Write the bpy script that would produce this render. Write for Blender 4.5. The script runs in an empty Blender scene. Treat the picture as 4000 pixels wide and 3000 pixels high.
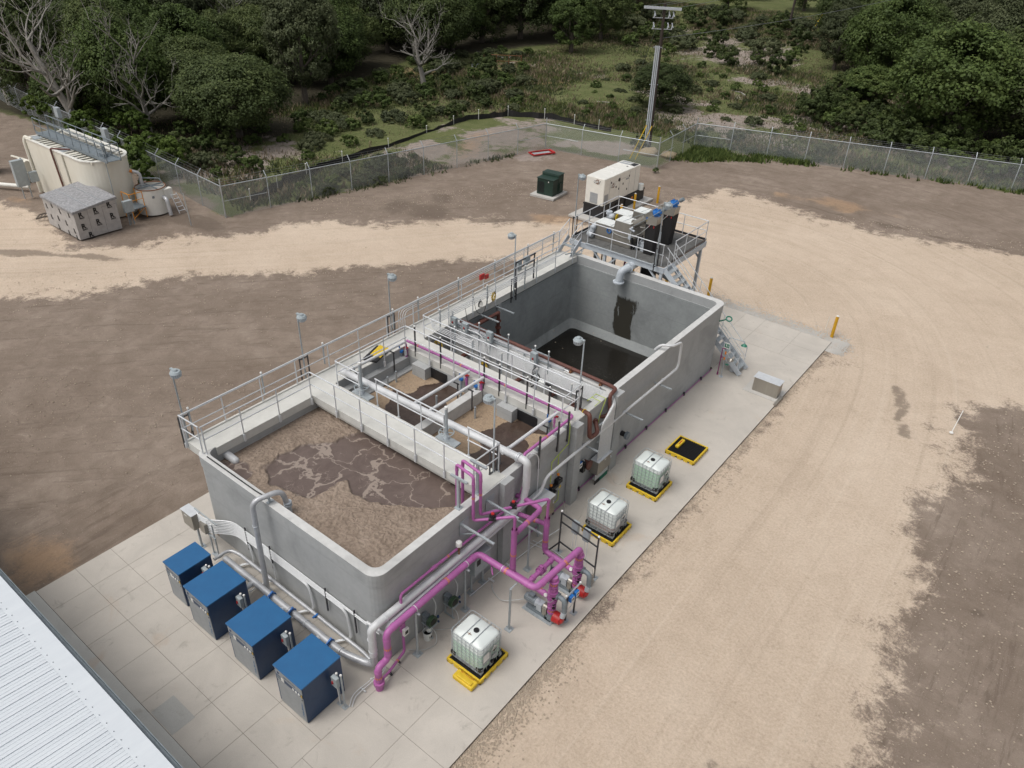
import bpy, bmesh, math, random
import numpy as np
from mathutils import Vector, Matrix
random.seed(7); RN = np.random.default_rng(7)
PI = math.pi
sc = bpy.context.scene
C = sc.collection
M = {}

# ---------------------------------------------------------------- materials
def nd(nt, t, **kw):
    n = nt.nodes.new(t)
    for k, v in kw.items():
        if k.startswith('i_'):
            n.inputs[k[2:].replace('_', ' ')].default_value = v
        else: setattr(n, k, v)
    return n
def newmat(name):
    m = bpy.data.materials.new(name); m.use_nodes = True
    nt = m.node_tree; nt.nodes.clear()
    out = nd(nt, 'ShaderNodeOutputMaterial'); b = nd(nt, 'ShaderNodeBsdfPrincipled')
    nt.links.new(b.outputs[0], out.inputs[0]); M[name] = m
    return m, nt, b
def ramp(nt, src, stops):
    r = nd(nt, 'ShaderNodeValToRGB'); e = r.color_ramp.elements
    e[0].position, e[0].color = stops[0][0], (*stops[0][1], 1)
    e[1].position, e[1].color = stops[-1][0], (*stops[-1][1], 1)
    for p, c in stops[1:-1]:
        q = e.new(p); q.color = (*c, 1)
    nt.links.new(src, r.inputs[0]); return r
def coords(nt, kind='Object', scale=(1, 1, 1), rot=(0, 0, 0)):
    tc = nd(nt, 'ShaderNodeTexCoord'); mp = nd(nt, 'ShaderNodeMapping')
    mp.inputs['Scale'].default_value = scale; mp.inputs['Rotation'].default_value = rot
    nt.links.new(tc.outputs[kind], mp.inputs[0]); return mp.outputs[0]
def noise(nt, vec, scale, detail=4, rough=.6, dist=0.):
    n = nd(nt, 'ShaderNodeTexNoise'); n.inputs['Scale'].default_value = scale
    n.inputs['Detail'].default_value = detail; n.inputs['Roughness'].default_value = rough
    n.inputs['Distortion'].default_value = dist
    if vec is not None: nt.links.new(vec, n.inputs['Vector'])
    return n.outputs['Fac']
def mix(nt, fac, a, b, mode='MIX'):
    m = nd(nt, 'ShaderNodeMix', data_type='RGBA', blend_type=mode)
    for s, v in ((m.inputs[0], fac), (m.inputs[6], a), (m.inputs[7], b)):
        if isinstance(v, (int, float)): s.default_value = v
        elif isinstance(v, tuple): s.default_value = (*v, 1)
        else: nt.links.new(v, s)
    return m.outputs[2]
def math_(nt, op, a, b=0., c=0., clamp=False):
    m = nd(nt, 'ShaderNodeMath', operation=op, use_clamp=clamp)
    for s, v in zip(m.inputs, (a, b, c)):
        if isinstance(v, (int, float)): s.default_value = v
        else: nt.links.new(v, s)
    return m.outputs[0]
def sstep(nt, v, a, b):
    m = nd(nt, 'ShaderNodeMapRange', interpolation_type='SMOOTHSTEP')
    nt.links.new(v, m.inputs[0]); m.inputs[1].default_value = a; m.inputs[2].default_value = b
    return m.outputs[0]
def bump(nt, b, h, strength, dist=.02):
    n = nd(nt, 'ShaderNodeBump'); n.inputs['Strength'].default_value = strength; n.inputs['Distance'].default_value = dist
    nt.links.new(h, n.inputs['Height']); nt.links.new(n.outputs[0], b.inputs['Normal'])
def mat(name, c, c2=None, rough=.5, metal=0., scale=3., spots=None, bmp=0., bscale=30., aniso=(1, 1, 1), spec=.5, kind='Object', rr=.12):
    """painted / metal surface: two close tones mixed by noise, dirt spots, fine bump"""
    m, nt, b = newmat(name)
    if c2 is None: c2 = tuple(x * .82 for x in c)
    v = coords(nt, kind, aniso)
    n1 = noise(nt, v, scale, 6, .65)
    col = ramp(nt, n1, [(.3, c2), (.7, c)]).outputs[0]
    if spots:
        n2 = noise(nt, v, spots[0], 5, .7, .4)
        f = sstep(nt, n2, spots[1], spots[1] + .12)
        col = mix(nt, math_(nt, 'MULTIPLY', f, spots[3] if len(spots) > 3 else .8), col, spots[2])
    nt.links.new(col, b.inputs['Base Color'])
    b.inputs['Metallic'].default_value = metal; b.inputs['Specular IOR Level'].default_value = spec
    r = nd(nt, 'ShaderNodeMapRange'); nt.links.new(noise(nt, v, scale * 2.3, 4), r.inputs[0])
    r.inputs[3].default_value = max(.05, rough - rr); r.inputs[4].default_value = min(1, rough + rr)
    nt.links.new(r.outputs[0], b.inputs['Roughness'])
    if bmp: bump(nt, b, noise(nt, v, bscale, 5, .7), bmp)
    return m

# ---------------------------------------------------------------- mesh builder
class MB:
    def __init__(s): s.v = []; s.f = []; s.mi = []; s.sm = []
    def add(s, vs, fs, smooth=False, mi=0):
        o = len(s.v); s.v += [tuple(p) for p in vs]
        s.f += [tuple(i + o for i in f) for f in fs]; s.mi += [mi] * len(fs); s.sm += [smooth] * len(fs)
        return s
    def box(s, x0, y0, z0, x1, y1, z1, mi=0):
        x0, x1 = sorted((x0, x1)); y0, y1 = sorted((y0, y1)); z0, z1 = sorted((z0, z1))
        v = [(x, y, z) for z in (z0, z1) for y in (y0, y1) for x in (x0, x1)]
        return s.add(v, [(0, 2, 3, 1), (4, 5, 7, 6), (0, 1, 5, 4), (2, 6, 7, 3), (0, 4, 6, 2), (1, 3, 7, 5)], mi=mi)
    def obox(s, c, size, mat3=None, mi=0):
        hx, hy, hz = (k / 2 for k in size); c = Vector(c); R = mat3 or Matrix.Identity(3)
        v = [c + R @ Vector((x, y, z)) for z in (-hz, hz) for y in (-hy, hy) for x in (-hx, hx)]
        return s.add(v, [(0, 2, 3, 1), (4, 5, 7, 6), (0, 1, 5, 4), (2, 6, 7, 3), (0, 4, 6, 2), (1, 3, 7, 5)], mi=mi)
    def bar(s, a, b, w, h=None, mi=0, up=(0, 0, 1)):
        """rectangular bar between two points"""
        h = h or w; a = Vector(a); b = Vector(b); d = (b - a); L = d.length; d.normalize()
        u = Vector(up)
        if abs(d.dot(u)) > .98: u = Vector((0, 1, 0))
        x = d.cross(u).normalized(); y = x.cross(d)
        R = Matrix((x, d, y)).transposed()
        return s.obox((a + b) / 2, (w, L, h), R, mi)
    def cyl(s, a, b, r, r2=None, n=12, caps=True, mi=0):
        r2 = r if r2 is None else r2; a = Vector(a); b = Vector(b); d = (b - a).normalized()
        u = Vector((0, 0, 1)) if abs(d.z) < .95 else Vector((1, 0, 0))
        x = d.cross(u).normalized(); y = x.cross(d)
        v = []
        for p, q in ((a, r), (b, r2)):
            v += [p + (x * math.cos(t) + y * math.sin(t)) * q for t in (2 * PI * k / n for k in range(n))]
        s.add(v, [(k, (k + 1) % n, n + (k + 1) % n, n + k) for k in range(n)], True, mi)
        if caps: s.add(v, [tuple(range(n - 1, -1, -1)), tuple(range(n, 2 * n))], False, mi)
        return s
    def tube(s, pts, r, n=12, caps=True, bend=None, mi=0):
        """round pipe through points, corners rounded with radius bend"""
        P = [Vector(p) for p in pts]
        if bend:
            Q = [P[0]]
            for i in range(1, len(P) - 1):
                a, c, b = P[i - 1], P[i], P[i + 1]
                d1 = (a - c); d2 = (b - c); t = min(bend, d1.length * .49, d2.length * .49)
                p0 = c + d1.normalized() * t; p1 = c + d2.normalized() * t
                for k in range(6):
                    q = k / 5; Q.append(p0 * (1 - q) ** 2 + c * 2 * q * (1 - q) + p1 * q * q)
            Q.append(P[-1]); P = Q
        rings = []; x = None
        for i, p in enumerate(P):
            if i == 0: d = P[1] - P[0]
            elif i == len(P) - 1: d = P[-1] - P[-2]
            else: d = (P[i] - P[i - 1]).normalized() + (P[i + 1] - P[i]).normalized()
            d.normalize()
            if x is None:
                u = Vector((0, 0, 1)) if abs(d.z) < .95 else Vector((1, 0, 0)); x = d.cross(u).normalized()
            else: x = (x - d * x.dot(d)).normalized()
            y = d.cross(x)
            rr = r[i] if isinstance(r, (list, tuple)) else r
            rings.append([p + (x * math.cos(t) + y * math.sin(t)) * rr for t in (2 * PI * k / n for k in range(n))])
        v = [q for g in rings for q in g]; f = []
        for i in range(len(rings) - 1):
            for k in range(n): f.append((i * n + k, i * n + (k + 1) % n, (i + 1) * n + (k + 1) % n, (i + 1) * n + k))
        s.add(v, f, True, mi)
        if caps: s.add(v, [tuple(range(n - 1, -1, -1)), tuple(range(len(v) - n, len(v)))], False, mi)
        return s
    def torus(s, c, ax, R, r, n=20, m=6, mi=0, a0=0, a1=2 * PI):
        c = Vector(c); ax = Vector(ax).normalized(); u = Vector((0, 0, 1)) if abs(ax.z) < .9 else Vector((1, 0, 0))
        x = ax.cross(u).normalized(); y = ax.cross(x); full = abs(a1 - a0 - 2 * PI) < 1e-6
        nn = n if full else n + 1; v = []
        for i in range(nn):
            t = a0 + (a1 - a0) * i / n; d = x * math.cos(t) + y * math.sin(t)
            for k in range(m):
                q = 2 * PI * k / m; v.append(c + d * (R + r * math.cos(q)) + ax * r * math.sin(q))
        f = []
        for i in range(n if full else n):
            j = (i + 1) % nn
            for k in range(m): f.append((i * m + k, i * m + (k + 1) % m, j * m + (k + 1) % m, j * m + k))
        return s.add(v, f, True, mi)
    def ball(s, c, r, n=10, m=6, sz=1., mi=0):
        v = [(c[0], c[1], c[2] + r * sz)]
        for j in range(1, m):
            t = PI * j / m
            v += [(c[0] + r * math.sin(t) * math.cos(2 * PI * k / n), c[1] + r * math.sin(t) * math.sin(2 * PI * k / n), c[2] + r * sz * math.cos(t)) for k in range(n)]
        v.append((c[0], c[1], c[2] - r * sz)); L = len(v) - 1; f = []
        for k in range(n): f.append((0, 1 + k, 1 + (k + 1) % n)); f.append((L, L - n + (k + 1) % n, L - n + k))
        for j in range(m - 2):
            for k in range(n): f.append((1 + j * n + k, 1 + (j + 1) * n + k, 1 + (j + 1) * n + (k + 1) % n, 1 + j * n + (k + 1) % n))
        return s.add(v, f, True, mi)
    def prism(s, poly, z0, z1, mi=0, smooth=False):
        n = len(poly); v = [(x, y, z0) for x, y in poly] + [(x, y, z1) for x, y in poly]
        s.add(v, [tuple(range(n - 1, -1, -1)), tuple(range(n, 2 * n))], mi=mi)
        return s.add(v, [(k, (k + 1) % n, n + (k + 1) % n, n + k) for k in range(n)], smooth, mi)
    def ring(s, outer, inner, z0, z1, mi=0, smooth=False):
        """wall between two loops with the same number of points"""
        n = len(outer); v = [(*p, z0) for p in outer] + [(*p, z1) for p in outer] + [(*p, z0) for p in inner] + [(*p, z1) for p in inner]
        f = []; g = []
        for k in range(n):
            j = (k + 1) % n
            f += [(k, j, n + j, n + k), (2 * n + j, 2 * n + k, 3 * n + k, 3 * n + j)]
            g += [(n + k, n + j, 3 * n + j, 3 * n + k), (j, k, 2 * n + k, 2 * n + j)]
        s.add(v, f, smooth, mi); return s.add(v, g, False, mi)
    def mesh(s, name, mats, origin=(0, 0, 0), rz=0.):
        me = bpy.data.meshes.new(name); v = np.array(s.v, float).reshape(-1, 3) - np.array(origin, float)
        if rz:
            c, q = math.cos(-rz), math.sin(-rz); x = v[:, 0] * c - v[:, 1] * q; y = v[:, 0] * q + v[:, 1] * c
            v[:, 0] = x; v[:, 1] = y
        me.from_pydata(v.tolist(), [], s.f)
        me.polygons.foreach_set('use_smooth', s.sm); me.polygons.foreach_set('material_index', s.mi)
        for m in (mats if isinstance(mats, (list, tuple)) else [mats]): me.materials.append(M[m] if isinstance(m, str) else m)
        me.update(); return me

def tag(o, label=None, cat=None, group=None, kind=None):
    if label: o['label'] = label
    if cat: o['category'] = cat
    if group: o['group'] = group
    if kind: o['kind'] = kind
    return o
class Thing:
    """an Empty at the base of a thing; parts given in world coordinates (local=False) or round the origin"""
    def __init__(s, name, label, cat, loc=(0, 0, 0), rz=0., group=None, local=False):
        s.o = bpy.data.objects.new(name, None); C.objects.link(s.o); s.o.empty_display_size = .2
        s.loc = loc; s.rz = rz; s.local = local; s.o.location = loc; s.o.rotation_euler.z = rz
        tag(s.o, label, cat, group)
    def part(s, name, mb, m, parent=None, label=None, bev=0., kind=None):
        me = mb.mesh(name, m) if s.local else mb.mesh(name, m, s.loc, s.rz)
        o = bpy.data.objects.new(name, me); C.objects.link(o); o.parent = parent or s.o
        if bev: md = o.modifiers.new('bevel', 'BEVEL'); md.width = bev; md.segments = 2; md.limit_method = 'ANGLE'
        tag(o, label, kind=kind); return o
def split_part(T, name, mb, m):
    """one part object per loose piece of the builder"""
    par = list(range(len(mb.v)))
    def find(a):
        while par[a] != a: par[a] = par[par[a]]; a = par[a]
        return a
    key = {}
    for i, p in enumerate(mb.v):
        k = tuple(round(c, 4) for c in p)
        if k in key: par[find(i)] = find(key[k])
        else: key[k] = i
    for f in mb.f:
        for i in f[1:]: par[find(i)] = find(f[0])
    g = {}
    for n_, f in enumerate(mb.f): g.setdefault(find(f[0]), []).append(n_)
    for fs in g.values():
        q = MB(); idx = sorted({i for n_ in fs for i in mb.f[n_]}); mp = {a: b for b, a in enumerate(idx)}
        q.v = [mb.v[i] for i in idx]; q.f = [tuple(mp[i] for i in mb.f[n_]) for n_ in fs]; q.mi = [0] * len(fs); q.sm = [mb.sm[n_] for n_ in fs]
        T.part(name, q, m)
def single(name, mb, m, label, cat, loc=(0, 0, 0), group=None, kind=None, bev=0.):
    o = bpy.data.objects.new(name, mb.mesh(name, m, loc)); C.objects.link(o); o.location = loc
    if bev: md = o.modifiers.new('bevel', 'BEVEL'); md.width = bev; md.segments = 2; md.limit_method = 'ANGLE'
    return tag(o, label, cat, group, kind)
def structure(name, mb, m, label=None):
    o = bpy.data.objects.new(name, mb.mesh(name, m)); C.objects.link(o); return tag(o, label, kind='structure')
def dup(root, loc, rz=None, label=None, group=None, scale=None):
    r = root.copy(); C.objects.link(r); r.location = loc
    if rz is not None: r.rotation_euler.z = rz
    if label: r['label'] = label
    if group: r['group'] = group
    if scale: r.scale = scale if isinstance(scale, tuple) else (scale,) * 3
    def kids(a, b):
        for ch in list(a.children):
            c = ch.copy(); C.objects.link(c); c.parent = b; kids(ch, c)
    kids(root, r); return r
def text_mb(txt, size, depth, mat3, origin, mb=None, bold=0.):
    """lettering as solid mesh; mat3 columns = right, up, out"""
    cu = bpy.data.curves.new('t', 'FONT'); cu.body = txt; cu.size = size; cu.extrude = depth / 2; cu.offset = bold
    cu.resolution_u = 2; cu.align_x = 'CENTER'; cu.align_y = 'CENTER'
    ob = bpy.data.objects.new('t', cu); C.objects.link(ob)
    dg = bpy.context.evaluated_depsgraph_get(); me = bpy.data.meshes.new_from_object(ob.evaluated_get(dg))
    mb = mb or MB(); o = Vector(origin)
    mb.add([o + mat3 @ v.co for v in me.vertices], [tuple(p.vertices) for p in me.polygons])
    bpy.data.objects.remove(ob); bpy.data.curves.remove(cu); bpy.data.meshes.remove(me); return mb
def cols(a, b, c): return Matrix((Vector(a), Vector(b), Vector(c))).transposed()
def rrect(x0, y0, x1, y1, r, n=6):
    rs = r if isinstance(r, (list, tuple)) else [r] * 4; p = []
    for (cx, cy, a), q in zip(((x1, y0, -PI / 2), (x1, y1, 0), (x0, y1, PI / 2), (x0, y0, PI)), rs):
        ox = cx - q if cx == x1 else cx + q; oy = cy - q if cy == y1 else cy + q
        p += [(ox + q * math.cos(a + PI / 2 * k / n), oy + q * math.sin(a + PI / 2 * k / n)) for k in range(n + 1)]
    return p

# ---------------------------------------------------------------- camera, sky, sun
CAM = Vector((11.489, -9.323, 19.72)); yaw, pit, roll = (math.radians(a) for a in (37.108, 33.322, 2.219))
fw = Vector((-math.sin(yaw) * math.cos(pit), math.cos(yaw) * math.cos(pit), -math.sin(pit)))
rt = Vector((math.cos(yaw), math.sin(yaw), 0)); up = rt.cross(fw)
r2 = rt * math.cos(roll) + up * math.sin(roll); u2 = up * math.cos(roll) - rt * math.sin(roll)
cam = bpy.data.cameras.new('camera'); co = bpy.data.objects.new('camera', cam); C.objects.link(co)
mw = cols(r2, u2, -fw).to_4x4(); mw.translation = CAM; co.matrix_world = mw
cam.sensor_width = 36; cam.lens = 36 * 2967.968 / 4000; cam.clip_end = 5000; cam.clip_start = .1; sc.camera = co
w = bpy.data.worlds.new('World'); sc.world = w; w.use_nodes = True; nt = w.node_tree; nt.nodes.clear()
sky = nd(nt, 'ShaderNodeTexSky', sky_type='NISHITA', sun_disc=False); SE, SR = math.radians(62), math.radians(205)
sky.sun_elevation = SE; sky.sun_rotation = SR; sky.dust_density = 6.; sky.air_density = 1.; sky.ozone_density = 1.
hs = nd(nt, 'ShaderNodeHueSaturation'); hs.inputs['Saturation'].default_value = .22
bg = nd(nt, 'ShaderNodeBackground'); bg.inputs[1].default_value = SKY_STRENGTH if 'SKY_STRENGTH' in globals() else .13
wo = nd(nt, 'ShaderNodeOutputWorld')
nt.links.new(sky.outputs[0], hs.inputs['Color']); nt.links.new(hs.outputs[0], bg.inputs[0]); nt.links.new(bg.outputs[0], wo.inputs[0])
sl = bpy.data.lights.new('sun', 'SUN'); sl.energy = .9; sl.angle = math.radians(25); sl.color = (1, .96, .9)
so = bpy.data.objects.new('sun', sl); C.objects.link(so)
# blender sky: rotation 0 = +Y, clockwise seen from above
sd = Vector((math.sin(SR) * math.cos(SE), math.cos(SR) * math.cos(SE), math.sin(SE)))
so.rotation_euler = sd.to_track_quat('Z', 'Y').to_euler()
sc.view_settings.view_transform = 'Standard'; sc.view_settings.look = 'None'; sc.view_settings.gamma = 1; sc.view_settings.exposure = EXPO if 'EXPO' in globals() else 0.

# ---------------------------------------------------------------- plain materials
mat('aluminium', (.72, .74, .76), (.60, .62, .645), .38, .3, 6)
mat('galvanised', (.46, .50, .52), (.34, .375, .40), .48, .3, 9, (22, .62, (.55, .58, .6), .5))
mat('steel_dark', (.10, .10, .11), (.05, .05, .055), .4, .6, 8)
mat('stainless', (.40, .375, .33), (.30, .28, .25), .35, .6, 1.5, None, 0, aniso=(1, 1, .15))
mat('stainless_pipe', (.56, .57, .585), (.42, .43, .45), .4, .3, 3, (8, .6, (.3, .25, .2), .35))
mat('pipe_grey', (.68, .69, .70), (.56, .57, .58), .5, .05, 2, (5, .66, (.28, .22, .17), .35))
mat('conduit', (.80, .81, .82), (.68, .70, .71), .35, .2, 12)
mat('purple', (.455, .145, .385), (.38, .115, .32), .48, 0, 2.5, (7, .68, (.24, .08, .2), .35))
mat('purple_dark', (.30, .03, .17), (.2, .02, .12), .5, 0, 6)
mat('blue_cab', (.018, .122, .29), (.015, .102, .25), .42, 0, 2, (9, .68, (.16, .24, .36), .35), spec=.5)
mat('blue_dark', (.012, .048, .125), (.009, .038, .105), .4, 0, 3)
mat('blue_valve', (.02, .17, .5), (.015, .12, .4), .45, 0, 8)
mat('panel_grey', (.36, .38, .40), (.30, .32, .34), .5, .1, 4)
mat('grey_box', (.40, .45, .47), (.33, .37, .39), .5, .1, 5, (14, .66, (.5, .5, .48), .4))
mat('white_paint', (.78, .77, .72), (.70, .69, .64), .45, 0, 3, (6, .66, (.5, .46, .38), .35))
mat('white', (.8, .8, .78), (.72, .72, .7), .5, 0, 5)
mat('white_plastic', (.78, .80, .78), (.7, .73, .71), .35, 0, 4)
mat('cream', (.75, .725, .64), (.67, .64, .55), .55, 0, 1.2, (2.2, .62, (.5, .45, .35), .35), aniso=(1, 1, .3))
mat('yellow', (.75, .52, .03), (.62, .42, .02), .5, 0, 6, (12, .6, (.35, .25, .06), .5))
mat('yellow_bollard', (.68, .38, .015), (.55, .30, .012), .5, 0, 5, (9, .63, (.4, .25, .05), .5))
mat('yellow_cable', (.62, .42, .04), (.45, .3, .02), .5)
mat('gas_green', (.55, .68, .06), (.42, .55, .04), .45, 0, 5)
mat('black', (.018, .018, .02), (.010, .010, .012), .5, 0, 6)
mat('black_cloth', (.022, .020, .020), (.012, .012, .013), .8, 0, 4, None, .5, 6, aniso=(1, 1, .2))
mat('red', (.50, .02, .02), (.38, .015, .015), .45)
mat('orange', (.8, .25, .02), (.6, .2, .02), .5)
mat('teal', (.02, .20, .13), (.015, .14, .09), .4, 0, 5)
mat('dark_green', (.018, .045, .032), (.012, .032, .024), .5, 0, 3)
mat('pump_green', (.06, .12, .06), (.03, .06, .035), .5, 0, 7)
mat('cast_grey', (.24, .28, .31), (.17, .2, .22), .55, .2, 7)
mat('pale_blue_grey', (.52, .56, .60), (.44, .48, .52), .5, 0, 4)
mat('brown_pipe', (.15, .055, .040), (.10, .038, .03), .6, 0, 4, (10, .62, (.28, .14, .1), .4))
mat('rust', (.25, .12, .05), (.15, .06, .03), .8, 0, 8)
mat('wood_pole', (.055, .042, .034), (.03, .022, .018), .85, 0, 3, None, .5, 20, aniso=(4, 4, .3))
mat('bark', (.16, .135, .11), (.07, .058, .048), .9, 0, 4, None, .6, 12, aniso=(2, 2, .5))
mat('dead_wood', (.36, .34, .31), (.19, .175, .155), .9, 0, 5, None, .5, 14, aniso=(2, 2, .5))
mat('mark_orange', (.80, .34, .02), (.7, .25, .02), .5)
mat('stone', (.50, .42, .33), (.34, .28, .22), .9, 0, 9)
mat('rock_tan', (.45, .36, .23), (.3, .23, .15), .9, 0, 5)
mat('hose', (.55, .56, .55), (.45, .46, .45), .5)
mat('clear_hose', (.6, .58, .52), (.5, .48, .44), .4)
mat('grating', (.21, .21, .205), (.14, .14, .135), .6, .2, 6)
mat('barb', (.30, .31, .32), (.2, .2, .21), .5, .6)
mat('fence_pipe', (.52, .56, .58), (.42, .45, .47), .4, .5, 6)
# ---------------------------------------------------------------- concrete
def concrete(name, c, c2, dark, streak=True, bands=True, scale=.9, wet=0.):
    m, nt, b = newmat(name); v = coords(nt)
    n = noise(nt, v, scale, 8, .68, .3); col = ramp(nt, n, [(.28, c2), (.5, tuple((a + q) / 2 for a, q in zip(c, c2))), (.74, c)]).outputs[0]
    n2 = noise(nt, v, 6, 5, .7); col = mix(nt, .35, col, ramp(nt, n2, [(.3, c2), (.7, c)]).outputs[0])
    col = mix(nt, math_(nt, 'MULTIPLY', sstep(nt, noise(nt, v, .42, 6, .6, .8), .5, .68), .5), col, tuple(q * .72 for q in c2))
    if streak:                                   # run-down marks of water under the rim
        vs = coords(nt, 'Object', (3.1, 2.7, .22)); ns = noise(nt, vs, 1.05, 9, .75, .5)
        col = mix(nt, math_(nt, 'MULTIPLY', sstep(nt, ns, .55, .85), .35), col, dark)
    if bands:                                    # form-board joints at fixed heights
        sx = nd(nt, 'ShaderNodeSeparateXYZ'); nt.links.new(v, sx.inputs[0])
        for zz in (3.12, 1.95, .9):
            d = math_(nt, 'ABSOLUTE', math_(nt, 'SUBTRACT', sx.outputs[2], zz))
            col = mix(nt, math_(nt, 'MULTIPLY', math_(nt, 'SUBTRACT', 1., sstep(nt, d, .004, .02)), .22), col, dark)
    nt.links.new(col, b.inputs['Base Color']); b.inputs['Roughness'].default_value = .85; b.inputs['Specular IOR Level'].default_value = .3
    bump(nt, b, noise(nt, v, 18, 6, .7), .35, .01); return m
concrete('wall', (.45, .46, .46), (.34, .35, .352), (.21, .215, .215))
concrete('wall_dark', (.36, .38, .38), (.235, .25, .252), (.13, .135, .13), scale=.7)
concrete('deck', (.66, .655, .62), (.53, .525, .49), (.30, .29, .26), False, False, 2.)
concrete('rim', (.64, .64, .625), (.50, .50, .49), (.3, .3, .28), False, False, 3.)
# pavement slabs: warm grey with stains
def slab_mat(name, tint, k=1.):
    m, nt, b = newmat(name); v = coords(nt)
    c = tuple(x * k for x in tint); c2 = tuple(x * .78 * k for x in tint)
    col = ramp(nt, noise(nt, v, .55, 8, .65, .5), [(.3, c2), (.7, c)]).outputs[0]
    col = mix(nt, math_(nt, 'MULTIPLY', sstep(nt, noise(nt, v, 1.7, 7, .72, .8), .56, .74), .5), col, (.24 * k, .21 * k, .175 * k))
    col = mix(nt, math_(nt, 'MULTIPLY', sstep(nt, noise(nt, v, .35, 5, .6, 1.5), .6, .7), .55), col, (.50 * k, .40 * k, .31 * k))
    col = mix(nt, .18, col, ramp(nt, noise(nt, v, 45, 4, .8), [(.3, (.15, .14, .13)), (.7, (.75, .72, .68))]).outputs[0])
    nt.links.new(col, b.inputs['Base Color']); b.inputs['Roughness'].default_value = .82; b.inputs['Specular IOR Level'].default_value = .35
    bump(nt, b, noise(nt, v, 40, 5, .7), .25, .006); return m
slab_mat('slab', (.58, .535, .475)); slab_mat('slab_grey', (.56, .545, .515)); slab_mat('slab_patch', (.44, .44, .42)); slab_mat('slab_kerb', (.56, .56, .53))
mat('joint', (.24, .215, .18), (.17, .155, .13), .9)

# ---------------------------------------------------------------- ground sheet with zones
FENCE = [(-78, 21.5), (-34.5, 18.1), (-28.4, 47.0), (-18.0, 48.8), (-18.7, 57.0), (22, 69.3)]
ROAD = [(-75, 4), (-47, 9), (-43, 10.5), (-37, 8.6), (-35, 12), (-33, 14.1), (-28.9, 22), (-22, 28.7), (-17.5, 32.8), (-14, 34.2), (-12.9, 42), (-11.9, 47.6), (-6.3, 47.6), (.85, 46.8), (9.5, 49.7), (34, 52), (34, 30.5), (13.5, 29.8), (10.6, 26.5), (11.1, 18.4), (11.6, 14), (11.7, 11.6), (13.1, 6.7), (14, -3), (14, -40), (3.5, -40), (3.5, 28.5), (-6, 28.6), (-12, 26.6), (-15.8, 25.5), (-20, 20.4), (-24.5, 14.8), (-27.9, 10.9), (-33.1, 3), (-42, -9), (-75, -20)]
def poly_sd(px, py, poly, closed=True):
    """signed distance, positive inside"""
    P = np.array(poly, float); n = len(P); d = np.full(px.shape, 1e9); ins = np.zeros(px.shape, bool)
    for i in range(n if closed else n - 1):
        a = P[i]; b = P[(i + 1) % n]; e = b - a; t = np.clip(((px - a[0]) * e[0] + (py - a[1]) * e[1]) / (e @ e), 0, 1)
        d = np.minimum(d, np.hypot(px - a[0] - t * e[0], py - a[1] - t * e[1]))
        if closed:
            c = ((a[1] > py) != (b[1] > py)); xx = (b[0] - a[0]) * (py - a[1]) / (b[1] - a[1] + 1e-12) + a[0]; ins ^= c & (px < xx)
    return np.where(ins, d, -d) if closed else d
def fnoise(x, y, s, seed=0):
    """cheap smooth value noise for building shapes"""
    x = x / s + 37.1 * seed; y = y / s - 17.7 * seed; xi = np.floor(x); yi = np.floor(y); fx = x - xi; fy = y - yi
    h = lambda a, b: np.modf(np.abs(np.sin(a * 127.1 + b * 311.7 + seed * 3.3) * 43758.5453))[0]
    fx = fx * fx * (3 - 2 * fx); fy = fy * fy * (3 - 2 * fy)
    return (h(xi, yi) * (1 - fx) + h(xi + 1, yi) * fx) * (1 - fy) + (h(xi, yi + 1) * (1 - fx) + h(xi + 1, yi + 1) * fx) * fy
WOOD1 = [(-420, -60), (-60, 22.5), (-46, 23), (-47, 34), (-55, 42), (-57.5, 49), (-61, 57), (-64, 66), (-62, 78), (-58.5, 90), (-59, 104), (-66, 122), (-76, 142), (-88, 165), (-110, 215), (-260, 630), (-420, 640)]
WOOD2 = [(-26, 116), (-17, 96), (-12, 84), (-6, 72), (8, 67), (80, 84), (160, 140), (120, 430), (-12, 270), (-18, 134)]
def line(a, b, st): return list(np.arange(a, b, st))
def flow(px, py):
    P = np.array([(9, -60), (8.4, -20), (8.2, 12), (7.8, 22), (6.2, 30), (2.5, 36), (-3, 39), (-8.5, 39), (-13, 36), (-18, 29.5), (-25, 20), (-33, 10.5), (-41, 2), (-60, -14)], float)
    Q = []
    for i in range(len(P) - 1):                      # Catmull-Rom
        p0, p1, p2, p3 = P[max(i - 1, 0)], P[i], P[i + 1], P[min(i + 2, len(P) - 1)]
        for k in range(6): t = k / 6; Q.append(.5 * ((2 * p1) + (-p0 + p2) * t + (2 * p0 - 5 * p1 + 4 * p2 - p3) * t * t + (-p0 + 3 * p1 - 3 * p2 + p3) * t ** 3))
    Q = np.array(Q + [P[-1]]); best = np.full(px.shape, 1e9); D = np.zeros(px.shape); S = np.zeros(px.shape); s = 0
    for a, b in zip(Q[:-1], Q[1:]):
        e = b - a; L = math.hypot(*e); t = np.clip(((px - a[0]) * e[0] + (py - a[1]) * e[1]) / L ** 2, 0, 1); dx = px - a[0] - t * e[0]; dy = py - a[1] - t * e[1]; r = np.hypot(dx, dy); m_ = r < best
        best = np.where(m_, r, best); D = np.where(m_, np.sign(e[0] * (py - a[1]) - e[1] * (px - a[0])) * r, D); S = np.where(m_, s + t * L, S); s += L
    return D, S
xs = np.array([-2500, -1200, -700, -450, -320, -240] + line(-190, -64, 3) + line(-64, 30, .4) + line(30, 80, 4) + [120, 240, 500, 1200, 2500], float)
ys = np.array([-2500, -1000, -400, -150, -60, -30] + line(-14, 76, .4) + line(76, 230, 3) + [240, 320, 500, 900, 1600, 3000], float)
X, Y = np.meshgrid(xs, ys); nx, ny = len(xs), len(ys)
beyond = poly_sd(X, Y, [(-400, 21.5 + 6)] + FENCE[1:-1] + [(120, 98), (120, 900), (-400, 900)])
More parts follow.
